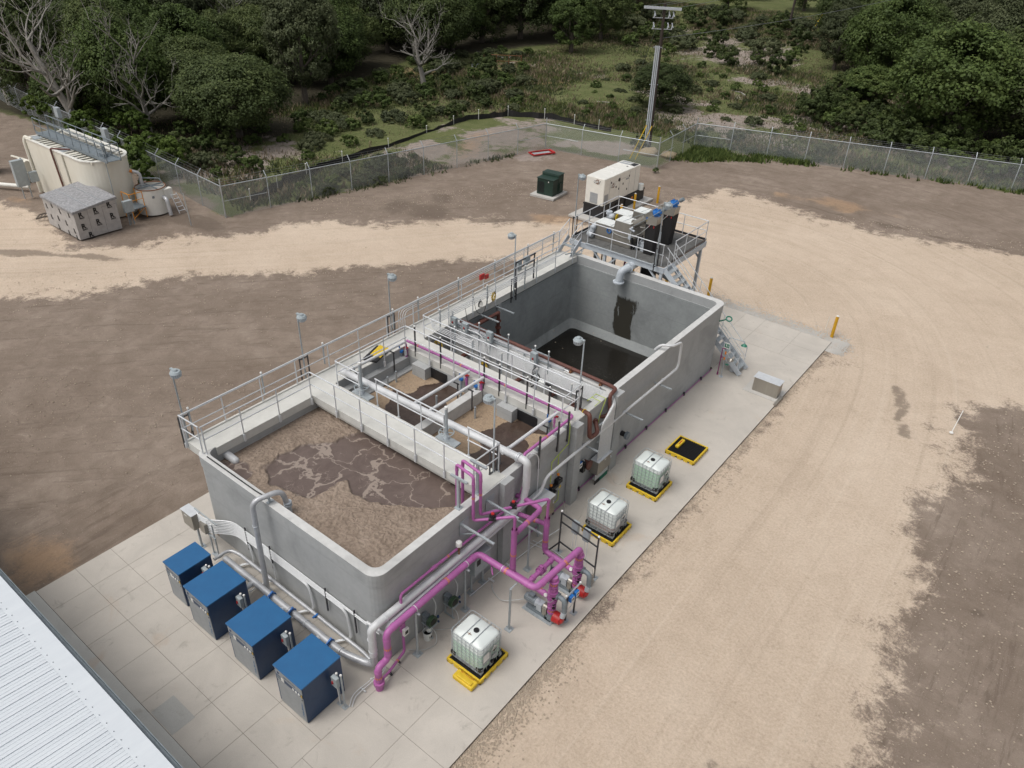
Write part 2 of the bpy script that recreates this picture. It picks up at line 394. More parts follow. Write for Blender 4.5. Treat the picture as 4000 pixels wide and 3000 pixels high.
wob = (fnoise(X, Y, 3.1, 1) - .5) * 1.6 + (fnoise(X, Y, 1.1, 2) - .5) * .8
rd = poly_sd(X, Y, ROAD) + wob
road = np.clip(rd / 2.6 + .5, 0, 1)
gray_patch = np.zeros_like(X)
def blob(cx, cy, rx, ry, a=0, soft=.9):
    c, s = math.cos(a), math.sin(a); u = ((X - cx) * c + (Y - cy) * s) / rx; v = (-(X - cx) * s + (Y - cy) * c) / ry
    soft = max(soft, .9) if soft != .35 else .9; return np.clip((1.15 - np.hypot(u, v) + (fnoise(X, Y, 1.7, 5) - .5) * 1.1) / soft, 0, 1)
veg = np.clip(beyond / 1.5 + wob, 0, 1)
bare = np.zeros_like(X)
for a in ((-33, 46, 5, 9, .3), (-34.5, 38, 3, 5, 0), (-24, 51, 6, 2.2, .3), (-22, 66, 9, 4.5, .5), (-10, 74, 12, 5, .4), (-28, 72, 6, 3, 0), (2, 72, 7, 4, .3), (-44, 26, 4, 7, 0), (-14, 64, 5, 3, .3), (-36, 104, 10, 9, .5), (-44, 120, 8, 14, .3), (-20, 90, 12, 3, .2), (-52, 78, 5, 2, .7), (-36, 78, 9, 1.6, .25), (-15, 83, 12, 2.2, .3), (-38, 134, 6, 20, .2)):
    bare = np.maximum(bare, blob(*a))
orange = np.zeros_like(X)
for a in ((-33.5, 42.5, 2.5, 4.5, .2, .8), (-17.5, 33.8, 2, 4, -.6, .7), (-12.3, -4.6, 2.2, 1.6, .6, .6), (-4.5, 50.5, 5, 1.6, .1, .7), (-53.6, 73, 3, 3, 0, .6), (-48, 10.2, 1.8, .8, 0, .5), (1.5, 29.9, 1.8, .35, -.1, .8), (-38, 130, 5, 9, 0, .8), (-58, 60, 3, 5, .3, .6), (-47, 68, 8, 1.2, .6, .6)):
    orange = np.maximum(orange, blob(*a))
# churned dark soil: right of the road, wheel ruts
rut = np.zeros_like(X)
for a in ((10, 3.2, 1.9, .8, .4, .5), (12.2, 3.5, 1.5, 1.3, 1.2, .5), (11.5, 1.5, 1.6, 1., .2, .6), (-20, 31, 3.2, .5, .75, .5), (-40, 14.2, 4, 1.6, .2, .6), (-37, 7.3, 5, .6, .6, .6), (-35.2, 16.2, 2.5, 1.5, 0, .6), (-1, 49, 9, .35, .06, .5), (5.5, 49.5, 5, .4, .2, .5), (-25.5, 29, 4, 3, .8, .7), (-14.5, 24.2, 1.2, .5, 0, .6), (-13.2, 24.8, .8, .4, 0, .6), (13.5, 14, .8, .5, 0, .6), (8.2, 25.2, .4, 3, .3, .6)):
    rut = np.maximum(rut, blob(*a))
Z = np.full(X.shape, -.09) + (fnoise(X, Y, 2.4, 8) - .5) * .05 + (fnoise(X, Y, .9, 9) - .5) * .03
Z += np.clip(beyond / 8, 0, 1) * (fnoise(X, Y, 9, 11) - .4) * .7
near_slab = (X > -12) & (X < 4.6) & (Y > -8) & (Y < 31); Z = np.where(near_slab, -.075, Z)
col = np.stack([road, veg, np.clip(orange, 0, 1), np.ones_like(X)], -1).reshape(-1, 4)
flow_d, flow_s = flow(X, Y)
flow_a = np.stack([flow_d, flow_s, np.zeros_like(X)], -1).reshape(-1, 3)
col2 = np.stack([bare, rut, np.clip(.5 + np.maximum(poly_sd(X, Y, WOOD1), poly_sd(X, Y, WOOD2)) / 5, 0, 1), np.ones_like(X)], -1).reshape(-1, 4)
V = np.stack([X, Y, Z], -1).reshape(-1, 3)
ii, jj = np.meshgrid(np.arange(nx - 1), np.arange(ny - 1)); q = (jj * nx + ii).reshape(-1)
F = np.stack([q, q + 1, q + 1 + nx, q + nx], -1)
cx_ = X[:-1, :-1].reshape(-1); cy_ = Y[:-1, :-1].reshape(-1); cx1 = X[1:, 1:].reshape(-1); cy1 = Y[1:, 1:].reshape(-1)
keep = ~((cx_ > -8.6) & (cx1 < .05) & (cy_ > .0) & (cy1 < 22.3)); F = F[keep]
isroad = (road[:-1, :-1].reshape(-1)[keep] > .5) & (veg[:-1, :-1].reshape(-1)[keep] < .5)
def gm():
    m, nt, b = newmat('earth'); v = coords(nt)
    at = nd(nt, 'ShaderNodeAttribute', attribute_name='zone'); s1 = nd(nt, 'ShaderNodeSeparateColor'); nt.links.new(at.outputs['Color'], s1.inputs[0])
    a2 = nd(nt, 'ShaderNodeAttribute', attribute_name='zone2'); s2 = nd(nt, 'ShaderNodeSeparateColor'); nt.links.new(a2.outputs['Color'], s2.inputs[0])
    big = noise(nt, v, .16, 7, .62, .6); mid = noise(nt, v, 1.1, 8, .7, .4); fine = noise(nt, v, 11, 8, .78)
    # raked soil: thin streaks that run with the grading
    fa = nd(nt, 'ShaderNodeAttribute', attribute_name='flow')
    def fl(sx_, sy_, off=0.):
        mp = nd(nt, 'ShaderNodeMapping'); mp.inputs['Scale'].default_value = (sx_, sy_, 1); mp.inputs['Location'].default_value = (off, off, 0); nt.links.new(fa.outputs['Vector'], mp.inputs[0]); return mp.outputs[0]
    st = noise(nt, fl(1.5, .16), 1.7, 9, .75, .7)
    dirt = ramp(nt, mix(nt, .5, big, mid), [(.3, (.17, .13, .10)), (.5, (.235, .187, .15)), (.68, (.33, .27, .222))]).outputs[0]
    dirt = mix(nt, math_(nt, 'MULTIPLY', sstep(nt, st, .52, .66), .5), dirt, (.125, .094, .074))
    dirt = mix(nt, math_(nt, 'MULTIPLY', sstep(nt, noise(nt, v, 7, 7, .75, 1.2), .6, .74), .5), dirt, (.10, .075, .06))
    dirt = mix(nt, math_(nt, 'MULTIPLY', sstep(nt, noise(nt, v, 26, 3, .6), .665, .70), .8), dirt, (.55, .48, .41))
    tan = ramp(nt, mix(nt, .45, big, mid), [(.3, (.45, .355, .27)), (.5, (.56, .452, .355)), (.7, (.66, .55, .445))]).outputs[0]
    ts = noise(nt, fl(1.6, .035, 3.), 1.15, 7, .68, .35)
    ts2 = noise(nt, fl(2.6, .03, 9.), 1.0, 5, .6, .5)
    tan = mix(nt, math_(nt, 'MULTIPLY', sstep(nt, ts, .50, .68), .38), tan, (.36, .28, .21))
    tan = mix(nt, math_(nt, 'MULTIPLY', sstep(nt, ts2, .53, .70), .26), tan, (.72, .625, .52))
    tan = mix(nt, math_(nt, 'MULTIPLY', sstep(nt, noise(nt, v, 14, 5, .8, .5), .6, .72), .55), tan, (.27, .21, .15))
    tan = mix(nt, .28, tan, ramp(nt, fine, [(.35, (.28, .21, .15)), (.65, (.80, .68, .54))]).outputs[0])
    jit = math_(nt, 'ADD', math_(nt, 'MULTIPLY', math_(nt, 'SUBTRACT', mid, .5), 1.9), math_(nt, 'MULTIPLY', math_(nt, 'SUBTRACT', fine, .5), .9))
    def mask(o, lo=.3, hi=.7): return sstep(nt, math_(nt, 'ADD', o, jit), lo, hi)
    col = mix(nt, mask(s1.outputs[0]), dirt, tan)
    col = mix(nt, math_(nt, 'MULTIPLY', mask(s2.outputs[1], .4, .75), .62), col, (.125, .097, .076))
    green = ramp(nt, mix(nt, .6, noise(nt, v, .5, 7, .7, .5), fine), [(.28, (.05, .06, .026)), (.42, (.085, .105, .038)), (.52, (.125, .14, .055)), (.62, (.175, .17, .09)), (.75, (.25, .215, .15))]).outputs[0]
    col = mix(nt, mask(s1.outputs[1]), col, green)
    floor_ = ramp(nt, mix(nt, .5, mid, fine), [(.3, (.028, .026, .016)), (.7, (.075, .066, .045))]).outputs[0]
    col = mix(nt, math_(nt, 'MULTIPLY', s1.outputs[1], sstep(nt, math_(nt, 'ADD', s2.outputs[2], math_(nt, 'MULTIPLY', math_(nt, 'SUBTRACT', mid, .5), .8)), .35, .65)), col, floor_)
    pink = ramp(nt, mix(nt, .5, mid, fine), [(.3, (.20, .165, .145)), (.7, (.42, .355, .315))]).outputs[0]
    col = mix(nt, math_(nt, 'MULTIPLY', mask(s2.outputs[0], .3, .6), .92), col, pink)
    col = mix(nt, math_(nt, 'MULTIPLY', mask(s1.outputs[2], .35, 1.1), .55), col, mix(nt, fine, (.33, .20, .11), (.50, .34, .21)))
    nt.links.new(col, b.inputs['Base Color']); b.inputs['Roughness'].default_value = .95; b.inputs['Specular IOR Level'].default_value = .15
    h = math_(nt, 'ADD', math_(nt, 'MULTIPLY', mid, 1.2), math_(nt, 'ADD', math_(nt, 'MULTIPLY', st, .7), math_(nt, 'MULTIPLY', fine, .5)))
    bump(nt, b, h, .7, .09)
gm()
def sheet(name, sel):
    Fs = F[sel]; used = np.unique(Fs); remap = np.zeros(len(V), int); remap[used] = np.arange(len(used))
    me = bpy.data.meshes.new(name); me.from_pydata(V[used].tolist(), [], remap[Fs].tolist())
    fa = me.attributes.new('flow', 'FLOAT_VECTOR', 'POINT'); fa.data.foreach_set('vector', flow_a[used].reshape(-1))
    for nm, cc in (('zone', col), ('zone2', col2)):
        at = me.attributes.new(nm, 'FLOAT_COLOR', 'POINT'); at.data.foreach_set('color', cc[used].reshape(-1))
    me.polygons.foreach_set('use_smooth', [True] * len(me.polygons)); me.materials.append(M['earth'])
    o = bpy.data.objects.new(name, me); C.objects.link(o); o['kind'] = 'structure'; return o
sheet('ground', ~isroad); sheet('dirt_road', isroad)

# ---------------------------------------------------------------- pavement round the basin
XJ = [-10.68, -9.5, -8.35, -7.35, -5.83, -4.33, -2.83, -1.35, .45]; YJ = [-5.25, -3.97, -2.75, -.95, 1.3]
base = MB(); top = MB(); G = .006
base.box(-10.68, -5.25, -.12, 3.67, .005, -.006); base.box(0.005, -.0, -.12, 3.67, 28.95, -.006); base.box(-10.68, -.0, -.12, -8.605, 1.3, -.006); base.box(-9.3, 22.31, -.12, -.0, 28.95, -.006)
def tile(x0, y0, x1, y1): top.box(x0 + G, y0 + G, -.03, x1 - G, y1 - G, 0)
for i in range(len(XJ) - 1):
    for j in range(len(YJ) - 2):
        x0, x1, y0, y1 = XJ[i], XJ[i + 1], YJ[j], YJ[j + 1]
        if i == 7 and j == 2: y1 = -.0
        if j == 2: y1 = 0.
        tile(x0, y0, x1, y1)
tile(-10.68, 0, -8.61, 1.3)
for x0, x1 in ((.45, 2.05), (2.05, 3.67)):
    for y0, y1 in ((-5.25, -3.4), (-3.4, -1.2), (-1.2, .3)): tile(x0, y0, x1, y1)
yy = [.3, 25.85, 27.3, 28.95]
top.box(.0, G, -.03, .45 - G, .3 - G, 0)
for a, b_ in zip(yy[:-1], yy[1:]):
    if a < 1: tile(-.0, a, 3.67, b_)
    else:
        for x0, x1 in ((0, 2.0), (2.0, 3.67)): tile(x0, a, x1, b_)
tile(-9.3, 22.31, -1.15, 28.95); tile(-1.15, 22.31, 0, 27.25); tile(-1.15, 27.25, 0, 28.95)
structure('pavement_base', base, 'joint'); structure('pavement', top, 'slab')
p = MB().box(-3.86, -5.22, -.02, -2.78, -4.52, .004); structure('pavement_patch', p, 'slab_patch')
k = MB(); k.box(-10.72, -6.6, -.1, -3.87, -5.262, .02); k.box(-3.86, -6.6, -.1, 4.2, -5.262, .03)
o = structure('kerb', k, 'slab_kerb')
k = MB(); k.box(1.95, 21.45, .0, 3.66, 22.6, .02); structure('kerb_pad', k, 'slab_grey')
# ---------------------------------------------------------------- the concrete basin
H = 3.65
basin = Thing('concrete_basin', 'long grey concrete treatment basin split into open tanks with a walkway along its far side', 'treatment basin', (-4.3, 11, 0))
out = rrect(-8.6, 0, 0, 22.3, (.42, .4, .3, .35)); inn = rrect(-8.35, .25, -.25, 22.0, (.3, .3, .3, .3))
b = MB(); b.ring(out, inn, -.6, H - .42, smooth=False); basin.part('outer_wall', b, 'wall')
b = MB(); b.ring(rrect(-8.625, -.025, .025, 22.325, (.44, .42, .3, .36)), inn, H - .42, H - .004); basin.part('upper_band', b, 'wall')
def strip(poly_o, poly_i, z): 
    m_ = MB(); n = len(poly_o); v = [(*p, z) for p in poly_o] + [(*p, z) for p in poly_i]
    return m_.add(v, [(k, (k + 1) % n, n + (k + 1) % n, n + k) for k in range(n)])
b = MB(); b.ring(rrect(-8.62, -.02, .02, 22.32, (.44, .42, .3, .36)), rrect(-8.35, .25, -.25, 22.0, .3), H - .004, H + .004); basin.part('rim', b, 'rim')
b = MB(); b.box(-9.36, .16, H - .3, -8.36, 21.9, H + .02); b.box(-8.36, 9.42, H - .3, -.02, 10.42, H + .02); b.box(-8.36, .6, H - .3, -8.28, 4.6, H + .02)
b.box(-8.36, 10.42, H - .3, -8.2, 21.9, H + .018); b.box(-9.36, .16, H + .02, -9.28, 21.9, H + .07)
basin.part('walkway_slab', b, 'deck')
b = MB(); b.box(-8.36, 4.68, H - .28, -.02, 5.76, H + .02); b.box(-8.3, 4.8, H - .5, -.3, 5.1, H - .28)
basin.part('footbridge', b, 'deck')
b = MB(); b.box(-8.35, 5.2, -.6, -.25, 5.45, H - .28); b.box(-8.35, 9.42, -.6, -.25, 9.7, H - .3)
b.box(-8.35, 5.46, -.6, -8.05, 9.41, H - .35); b.box(-8.35, 10.25, -.6, -.25, 10.42, H - .3); b.box(-8.05, 5.46, 1, -7.75, 9.41, H - .75)
basin.part('cross_wall', b, 'wall')
b = MB(); b.box(-4.45, 5.46, -.6, -4.1, 9.41, H - .28); basin.part('divider_wall', b, 'rim')
b = MB(); b.box(-8.35, 12.22, -.6, -.02, 12.68, H + .006); basin.part('far_tank_wall', b, 'rim')
b = MB(); b.box(-8.349, 12.69, -.5, -.251, 22.0, .0); 
# dark inner lining of the far tank
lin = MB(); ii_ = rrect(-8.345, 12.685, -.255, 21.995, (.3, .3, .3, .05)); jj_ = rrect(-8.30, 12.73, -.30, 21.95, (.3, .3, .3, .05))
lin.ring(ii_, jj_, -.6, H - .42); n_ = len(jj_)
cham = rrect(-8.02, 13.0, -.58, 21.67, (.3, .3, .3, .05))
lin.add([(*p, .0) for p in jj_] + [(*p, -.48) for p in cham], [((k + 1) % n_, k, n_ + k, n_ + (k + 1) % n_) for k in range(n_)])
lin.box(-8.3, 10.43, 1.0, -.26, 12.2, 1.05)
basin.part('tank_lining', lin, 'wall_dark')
for (x0, y0, x1, y1, z) in ((.02, 5.38, .24, 5.88, H), (.02, 9.43, .29, 9.87, H), (.02, 12.1, .33, 12.64, H), (-8.36, 15.4, -8.18, 15.62, H - .3)):
    basin.part('pilaster', MB().box(x0, y0, 0, x1, y1, z + .003), 'wall')
basin.part('wall_stub', MB().box(-.25, 10.0, H - .3, .02, 10.9, H + .005), 'deck')
# wall openings between pits and channel
for x0, x1 in ((-6.8, -5.95), (-2.35, -1.45)):
    basin.part('opening', MB().box(x0, 9.38, 2.6, x1, 9.44, 3.28), 'black')
    basin.part('baffle', MB().box(x0 - .75, 9.05, 1.5, x0 - .02, 9.41, 3.34), 'wall')
# stain where the inlet pipe runs down the far wall
def stain_mat():
    m, nt, b = newmat('wet_stain'); v = coords(nt)
    a = noise(nt, coords(nt, 'Object', (3.4, 3, .6)), 1.5, 9, .8, .5); sx = nd(nt, 'ShaderNodeSeparateXYZ'); nt.links.new(v, sx.inputs[0])
    du = math_(nt, 'ABSOLUTE', math_(nt, 'ADD', sx.outputs[0], .75)); e = math_(nt, 'ADD', math_(nt, 'MULTIPLY', a, 2.2), math_(nt, 'MULTIPLY', du, -1.25))
    zf = math_(nt, 'ADD', math_(nt, 'MULTIPLY', sx.outputs[2], -.5), 1.0)
    f = sstep(nt, math_(nt, 'MINIMUM', math_(nt, 'ADD', e, -.42), math_(nt, 'ADD', zf, math_(nt, 'MULTIPLY', a, .35))), .02, .14)
    tr = nd(nt, 'ShaderNodeBsdfTransparent'); mx = nd(nt, 'ShaderNodeMixShader'); out = [n for n in nt.nodes if n.type == 'OUTPUT_MATERIAL'][0]
    b.inputs['Base Color'].default_value = (.05, .047, .038, 1); b.inputs['Roughness'].default_value = .35
    nt.links.new(f, mx.inputs[0]); nt.links.new(tr.outputs[0], mx.inputs[1]); nt.links.new(b.outputs[0], mx.inputs[2]); nt.links.new(mx.outputs[0], out.inputs[0])
stain_mat()
basin.part('wet_stain', MB().add([(-6.6, 21.942, -.1), (-3.2, 21.942, -.1), (-3.2, 21.942, 2.7), (-6.6, 21.942, 2.7)], [(0, 1, 2, 3)]), 'wet_stain')

# ---------------------------------------------------------------- liquids
def grid_mesh(name, x0, y0, x1, y1, z, st, zf=None, m='x'):
    gx = np.arange(x0, x1 + st, st); gx[-1] = x1; gy = np.arange(y0, y1 + st, st); gy[-1] = y1
    A, B = np.meshgrid(gx, gy); Zz = np.full(A.shape, z) + (zf(A, B) if zf else 0)
    n = len(gx); q = (np.arange(len(gy) - 1)[:, None] * n + np.arange(n - 1)[None]).reshape(-1)
    me = bpy.data.meshes.new(name); me.from_pydata(np.stack([A, B, Zz], -1).reshape(-1, 3).tolist(), [], np.stack([q, q + 1, q + 1 + n, q + n], -1).tolist())
    me.polygons.foreach_set('use_smooth', [True] * len(me.polygons)); me.materials.append(M[m])
    o = bpy.data.objects.new(name, me); C.objects.link(o); o['kind'] = 'structure'; return o, A, B, me
POOL1 = [(-6.9, 1.35), (-7.15, 2.1), (-6.95, 3.1), (-6.3, 3.75), (-6.25, 4.3), (-5.7, 5.4), (-.1, 5.4), (-.1, 4.75), (-.74, 4.15), (-1.5, 3.45), (-2.1, 3.0), (-3.0, 2.62), (-3.7, 2.45), (-4.05, 2.5), (-4.38, 2.85), (-4.46, 2.3), (-4.6, 1.6), (-5.0, 1.15), (-6.0, 1.05)]
POOL2 = [(-8.2, .95), (-7.5, 1.1), (-6.9, .85), (-6.95, .45), (-7.6, .3), (-8.3, .5)]
def foam_mask(A, B):
    """1 = thick tan foam, 0 = open brown liquor (near basin)"""
    def el(cx, cy, rx, ry, a=0.):
        c, s = math.cos(a), math.sin(a); u = ((A - cx) * c + (B - cy) * s) / rx; v = (-(A - cx) * s + (B - cy) * c) / ry
        return np.hypot(u, v) - 1
    w_ = (fnoise(A, B, .5, 3) - .5) * .22 + (fnoise(A, B, .17, 4) - .5) * .1
    d_ = np.maximum(poly_sd(A, B, POOL1), poly_sd(A, B, POOL2)) + w_ * 1.3; return np.clip(-d_ / .10 + .5, 0, 1)
    pools = [el(-5.85, 2.1, 1.22, .98, .55), el(-3.55, 3.75, 1.25, 1.35, .2), el(-5.9, 3.5, .75, .65, .3), el(-1.55, 4.25, 1.3, 1.0, .5), el(-7.55, .75, .75, .33, .35), el(-5.2, 4.7, 1.3, .9, 0), el(-2.6, 3.65, .9, .9, .4)]
    return np.clip((np.min(pools, 0) + w_) / .10 + .5, 0, 1)
def foam_mat():
    m, nt, b = newmat('foam_water'); v = coords(nt)
    at = nd(nt, 'ShaderNodeAttribute', attribute_name='foam'); f = at.outputs['Fac']
    vd = nd(nt, 'ShaderNodeVectorMath', operation='ADD'); nc = nd(nt, 'ShaderNodeTexNoise'); nc.inputs['Scale'].default_value = 1.3; nc.inputs['Detail'].default_value = 4
    nt.links.new(v, nc.inputs['Vector']); sc_ = nd(nt, 'ShaderNodeVectorMath', operation='SCALE'); nt.links.new(nc.outputs['Color'], sc_.inputs[0]); sc_.inputs['Scale'].default_value = 1.5
    nt.links.new(v, vd.inputs[0]); nt.links.new(sc_.outputs[0], vd.inputs[1])
    vo = nd(nt, 'ShaderNodeTexVoronoi', feature='DISTANCE_TO_EDGE'); vo.inputs['Scale'].default_value = .75; nt.links.new(vd.outputs[0], vo.inputs['Vector'])
    patchy = noise(nt, v, 1.1, 4, .6); wdt = math_(nt, 'MULTIPLY', sstep(nt, patchy, .42, .66), .055)
    vein = math_(nt, 'SUBTRACT', 1., sstep(nt, math_(nt, 'SUBTRACT', vo.outputs['Distance'], wdt), .0, .022))
    vo2 = nd(nt, 'ShaderNodeTexVoronoi', feature='DISTANCE_TO_EDGE'); vo2.inputs['Scale'].default_value = 2.1; nt.links.new(vd.outputs[0], vo2.inputs['Vector'])
    v2 = math_(nt, 'MULTIPLY', math_(nt, 'SUBTRACT', 1., sstep(nt, vo2.outputs['Distance'], .004, .022)), sstep(nt, patchy, .5, .62))
    vein = math_(nt, 'MAXIMUM', math_(nt, 'MULTIPLY', vein, .75), math_(nt, 'MULTIPLY', v2, .6))
    sp = sstep(nt, noise(nt, v, 22, 5, .75, 1.), .6, .7)
    liquor = ramp(nt, noise(nt, v, 1.6, 6, .6, 1.), [(.3, (.105, .077, .067)), (.7, (.15, .114, .10))]).outputs[0]
    liquor = mix(nt, math_(nt, 'MULTIPLY', sp, .4), liquor, (.24, .19, .16))
    liquor = mix(nt, vein, liquor, (.35, .29, .245))
    fn = noise(nt, v, 9, 6, .7, .6); foam = ramp(nt, mix(nt, .5, fn, noise(nt, v, 1.2, 4, .6)), [(.3, (.20, .152, .118)), (.5, (.285, .222, .173)), (.7, (.37, .298, .24))]).outputs[0]
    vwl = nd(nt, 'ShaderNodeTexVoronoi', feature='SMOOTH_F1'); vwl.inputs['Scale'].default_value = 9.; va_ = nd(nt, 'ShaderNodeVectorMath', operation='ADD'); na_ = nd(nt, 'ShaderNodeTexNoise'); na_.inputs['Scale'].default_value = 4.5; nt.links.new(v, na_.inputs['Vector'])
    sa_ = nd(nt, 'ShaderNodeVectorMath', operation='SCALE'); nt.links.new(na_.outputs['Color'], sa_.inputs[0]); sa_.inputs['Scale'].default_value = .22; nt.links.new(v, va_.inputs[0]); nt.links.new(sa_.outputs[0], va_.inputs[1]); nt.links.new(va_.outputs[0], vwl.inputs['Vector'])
    foam = mix(nt, math_(nt, 'MULTIPLY', sstep(nt, vwl.outputs['Distance'], .36, .66), .38), foam, (.13, .095, .07))  # creases between lumps painted darker: their shade, plus brown liquor in the cracks
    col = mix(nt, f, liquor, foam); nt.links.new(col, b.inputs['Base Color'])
    nt.links.new(mix(nt, f, (.3, .3, .3), (.9, .9, .9)), b.inputs['Roughness']); b.inputs['Specular IOR Level'].default_value = .35
    vw = nd(nt, 'ShaderNodeVectorMath', operation='ADD'); nw = nd(nt, 'ShaderNodeTexNoise'); nw.inputs['Scale'].default_value = 4.5; nt.links.new(v, nw.inputs['Vector'])
    s3 = nd(nt, 'ShaderNodeVectorMath', operation='SCALE'); nt.links.new(nw.outputs['Color'], s3.inputs[0]); s3.inputs['Scale'].default_value = .22; nt.links.new(v, vw.inputs[0]); nt.links.new(s3.outputs[0], vw.inputs[1])
    vo3 = nd(nt, 'ShaderNodeTexVoronoi', feature='SMOOTH_F1'); vo3.inputs['Scale'].default_value = 9.; nt.links.new(vw.outputs[0], vo3.inputs['Vector'])
    lump = math_(nt, 'SUBTRACT', 1., math_(nt, 'MULTIPLY', vo3.outputs['Distance'], 1.3))
    bump(nt, b, math_(nt, 'MULTIPLY', math_(nt, 'ADD', lump, math_(nt, 'MULTIPLY', noise(nt, v, 26, 4, .7), .35)), math_(nt, 'ADD', f, .05)), .75, .07)
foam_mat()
def foam_z(A, B):
    f = foam_mask(A, B); w1 = fnoise(A + (fnoise(A, B, .3, 31) - .5) * .4, B * 1.4 + (fnoise(A, B, .3, 32) - .5) * .4, .19, 6); w2 = fnoise(A, B * 1.4, .10, 7)
    nearc = np.clip((A * .6 - B * 1.0 + 5.4) / 1.2, 0, 1)        # lumpier towards the near corner
    lump = np.minimum(np.abs(w1 - .5) * 2.2, .5) + .45 * np.abs(w2 - .5)
    return f * (.05 + lump * (.005 + .02 * nearc)) + (fnoise(A, B, .5, 13) - .5) * .01
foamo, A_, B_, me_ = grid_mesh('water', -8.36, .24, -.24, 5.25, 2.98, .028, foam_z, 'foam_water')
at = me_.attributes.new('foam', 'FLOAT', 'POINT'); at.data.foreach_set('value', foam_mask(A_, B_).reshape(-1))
tag(foamo, 'brown aerated liquor under tan foam in the nearest tank')
def scum_mat():
    m, nt, b = newmat('scum_water'); v = coords(nt); at = nd(nt, 'ShaderNodeAttribute', attribute_name='foam')
    f = sstep(nt, math_(nt, 'ADD', at.outputs['Fac'], math_(nt, 'MULTIPLY', math_(nt, 'SUBTRACT', noise(nt, v, 4, 6, .7, .8), .5), .9)), .44, .54)
    crack = math_(nt, 'SUBTRACT', 1., sstep(nt, math_(nt, 'ABSOLUTE', math_(nt, 'SUBTRACT', noise(nt, v, 1.8, 6, .65, 1.2), .5)), .0, .012))
    f = math_(nt, 'MULTIPLY', f, math_(nt, 'SUBTRACT', 1., math_(nt, 'MULTIPLY', crack, .8)))
    liq = ramp(nt, noise(nt, v, 2.5, 6, .7, 1.2), [(.3, (.05, .033, .025)), (.7, (.09, .063, .05))]).outputs[0]
    foam = ramp(nt, noise(nt, v, 12, 6, .75), [(.3, (.27, .19, .125)), (.7, (.42, .32, .22))]).outputs[0]
    nt.links.new(mix(nt, f, liq, foam), b.inputs['Base Color']); nt.links.new(mix(nt, f, (.12, .12, .12), (.9, .9, .9)), b.inputs['Roughness'])
    bump(nt, b, math_(nt, 'ADD', f, noise(nt, v, 30, 4)), .3, .01)
scum_mat()
def scum(A, B, left):
    x0 = -8.05 if left else -4.1
    u = (A - x0); w_ = (fnoise(A, B, .6, 21 + left) - .5) * .6
    c1 = np.clip((1.25 + w_ - np.hypot(u * .75, (B - 9.4) * .65)) / .3 + .3, 0, 1)
    c2 = np.clip((1.15 + w_ - np.hypot(u * .62, (B - 6.4) * .7)) / .3 + .3, 0, 1)
    c3 = np.clip((.75 + w_ - np.hypot((u - 3.6) * .8, (B - 8.9) * .8)) / .3 + .3, 0, 1)
    return np.maximum(np.maximum(c1, c2), c3)
for left, (x0, x1) in ((1, (-8.06, -4.44)), (0, (-4.11, -.24))):
    o, A_, B_, me_ = grid_mesh('water', x0, 5.44, x1, 9.43, 2.84, .08, None, 'scum_water')
    at = me_.attributes.new('foam', 'FLOAT', 'POINT'); at.data.foreach_set('value', scum(A_, B_, left).reshape(-1))
    tag(o, 'brown water with tan scum in the %s square pit' % ('far left' if left else 'right'))
def dark_water():
    m, nt, b = newmat('dark_water'); v = coords(nt)
    c = ramp(nt, noise(nt, v, .8, 5), [(.3, (.012, .011, .009)), (.7, (.022, .020, .017))]).outputs[0]
    sp = sstep(nt, math_(nt, 'ADD', noise(nt, coords(nt, 'Object', (1, 3, 1), (0, 0, .6)), 9, 6, .8, .6), math_(nt, 'MULTIPLY', noise(nt, v, .6, 3), .35)), .80, .88)
    nt.links.new(mix(nt, math_(nt, 'MULTIPLY', sp, .5), c, (.2, .19, .17)), b.inputs['Base Color']); b.inputs['Roughness'].default_value = .16; b.inputs['Specular IOR Level'].default_value = .3
    bump(nt, b, noise(nt, v, 5, 4), .25, .02)
dark_water()
o, *_ = grid_mesh('water', -8.3, 12.7, -.26, 21.97, -.42, .5, None, 'dark_water'); tag(o, 'near black water low in the far open tank')
# ---------------------------------------------------------------- handrails
def lerp(a, b, t): return tuple(p + (q - p) * t for p, q in zip(a, b))
def handrail(label, pts, zb, h=1.1, step=1.45, cat='handrail', group='aluminium handrails', closed=False, drop=.22, skip=(), kick=False, r=.025, feet=True, double=False):
    P = [(x, y, zb) if len(q := (x, y)) and True else None for x, y in pts]
    T = Thing('handrail', label, cat, (*pts[0][:2], zb), group=group)
    T.part('top_rail', MB().tube([(x, y, zb + h) for x, y in pts], r, 8, bend=.06), 'aluminium')
    T.part('middle_rail', MB().tube([(x, y, zb + h * .52) for x, y in pts], r * .85, 8, bend=.06), 'aluminium')
    if kick: T.part('kick_plate', MB().tube([(x, y, zb + .09) for x, y in pts], .02, 6), 'galvanised')
    first = True
    for a, b in zip(pts[:-1], pts[1:]):
        L = math.dist(a, b); n = max(1, round(L / step))
        for k in range(n + 1):
            if k == 0 and not first: continue
            t = k / n
            if k == 0: t = .05 / L
            if k == n: t = 1 - .05 / L
            x, y = a[0] + (b[0] - a[0]) * t, a[1] + (b[1] - a[1]) * t
            m_ = MB().cyl((x, y, zb - (drop if drop else 0)), (x, y, zb + h), r * .95, n=8)
            if drop: m_.box(x - .035, y - .035, zb - drop, x + .035, y + .035, zb - .02)
            elif feet: m_.box(x - .06, y - .06, zb, x + .06, y + .06, zb + .012)
            T.part('post', m_, 'aluminium')
        first = False
    return T
ZD = H + .02
handrail('long outer handrail on the dirt side edge of the far walkway', [(-9.32, .12), (-9.32, 21.85)], ZD, step=1.55)
handrail('short handrail closing the near end of the walkway beside the leaning light pole', [(-9.36, .1), (-8.3, .14)], ZD, step=1.1)
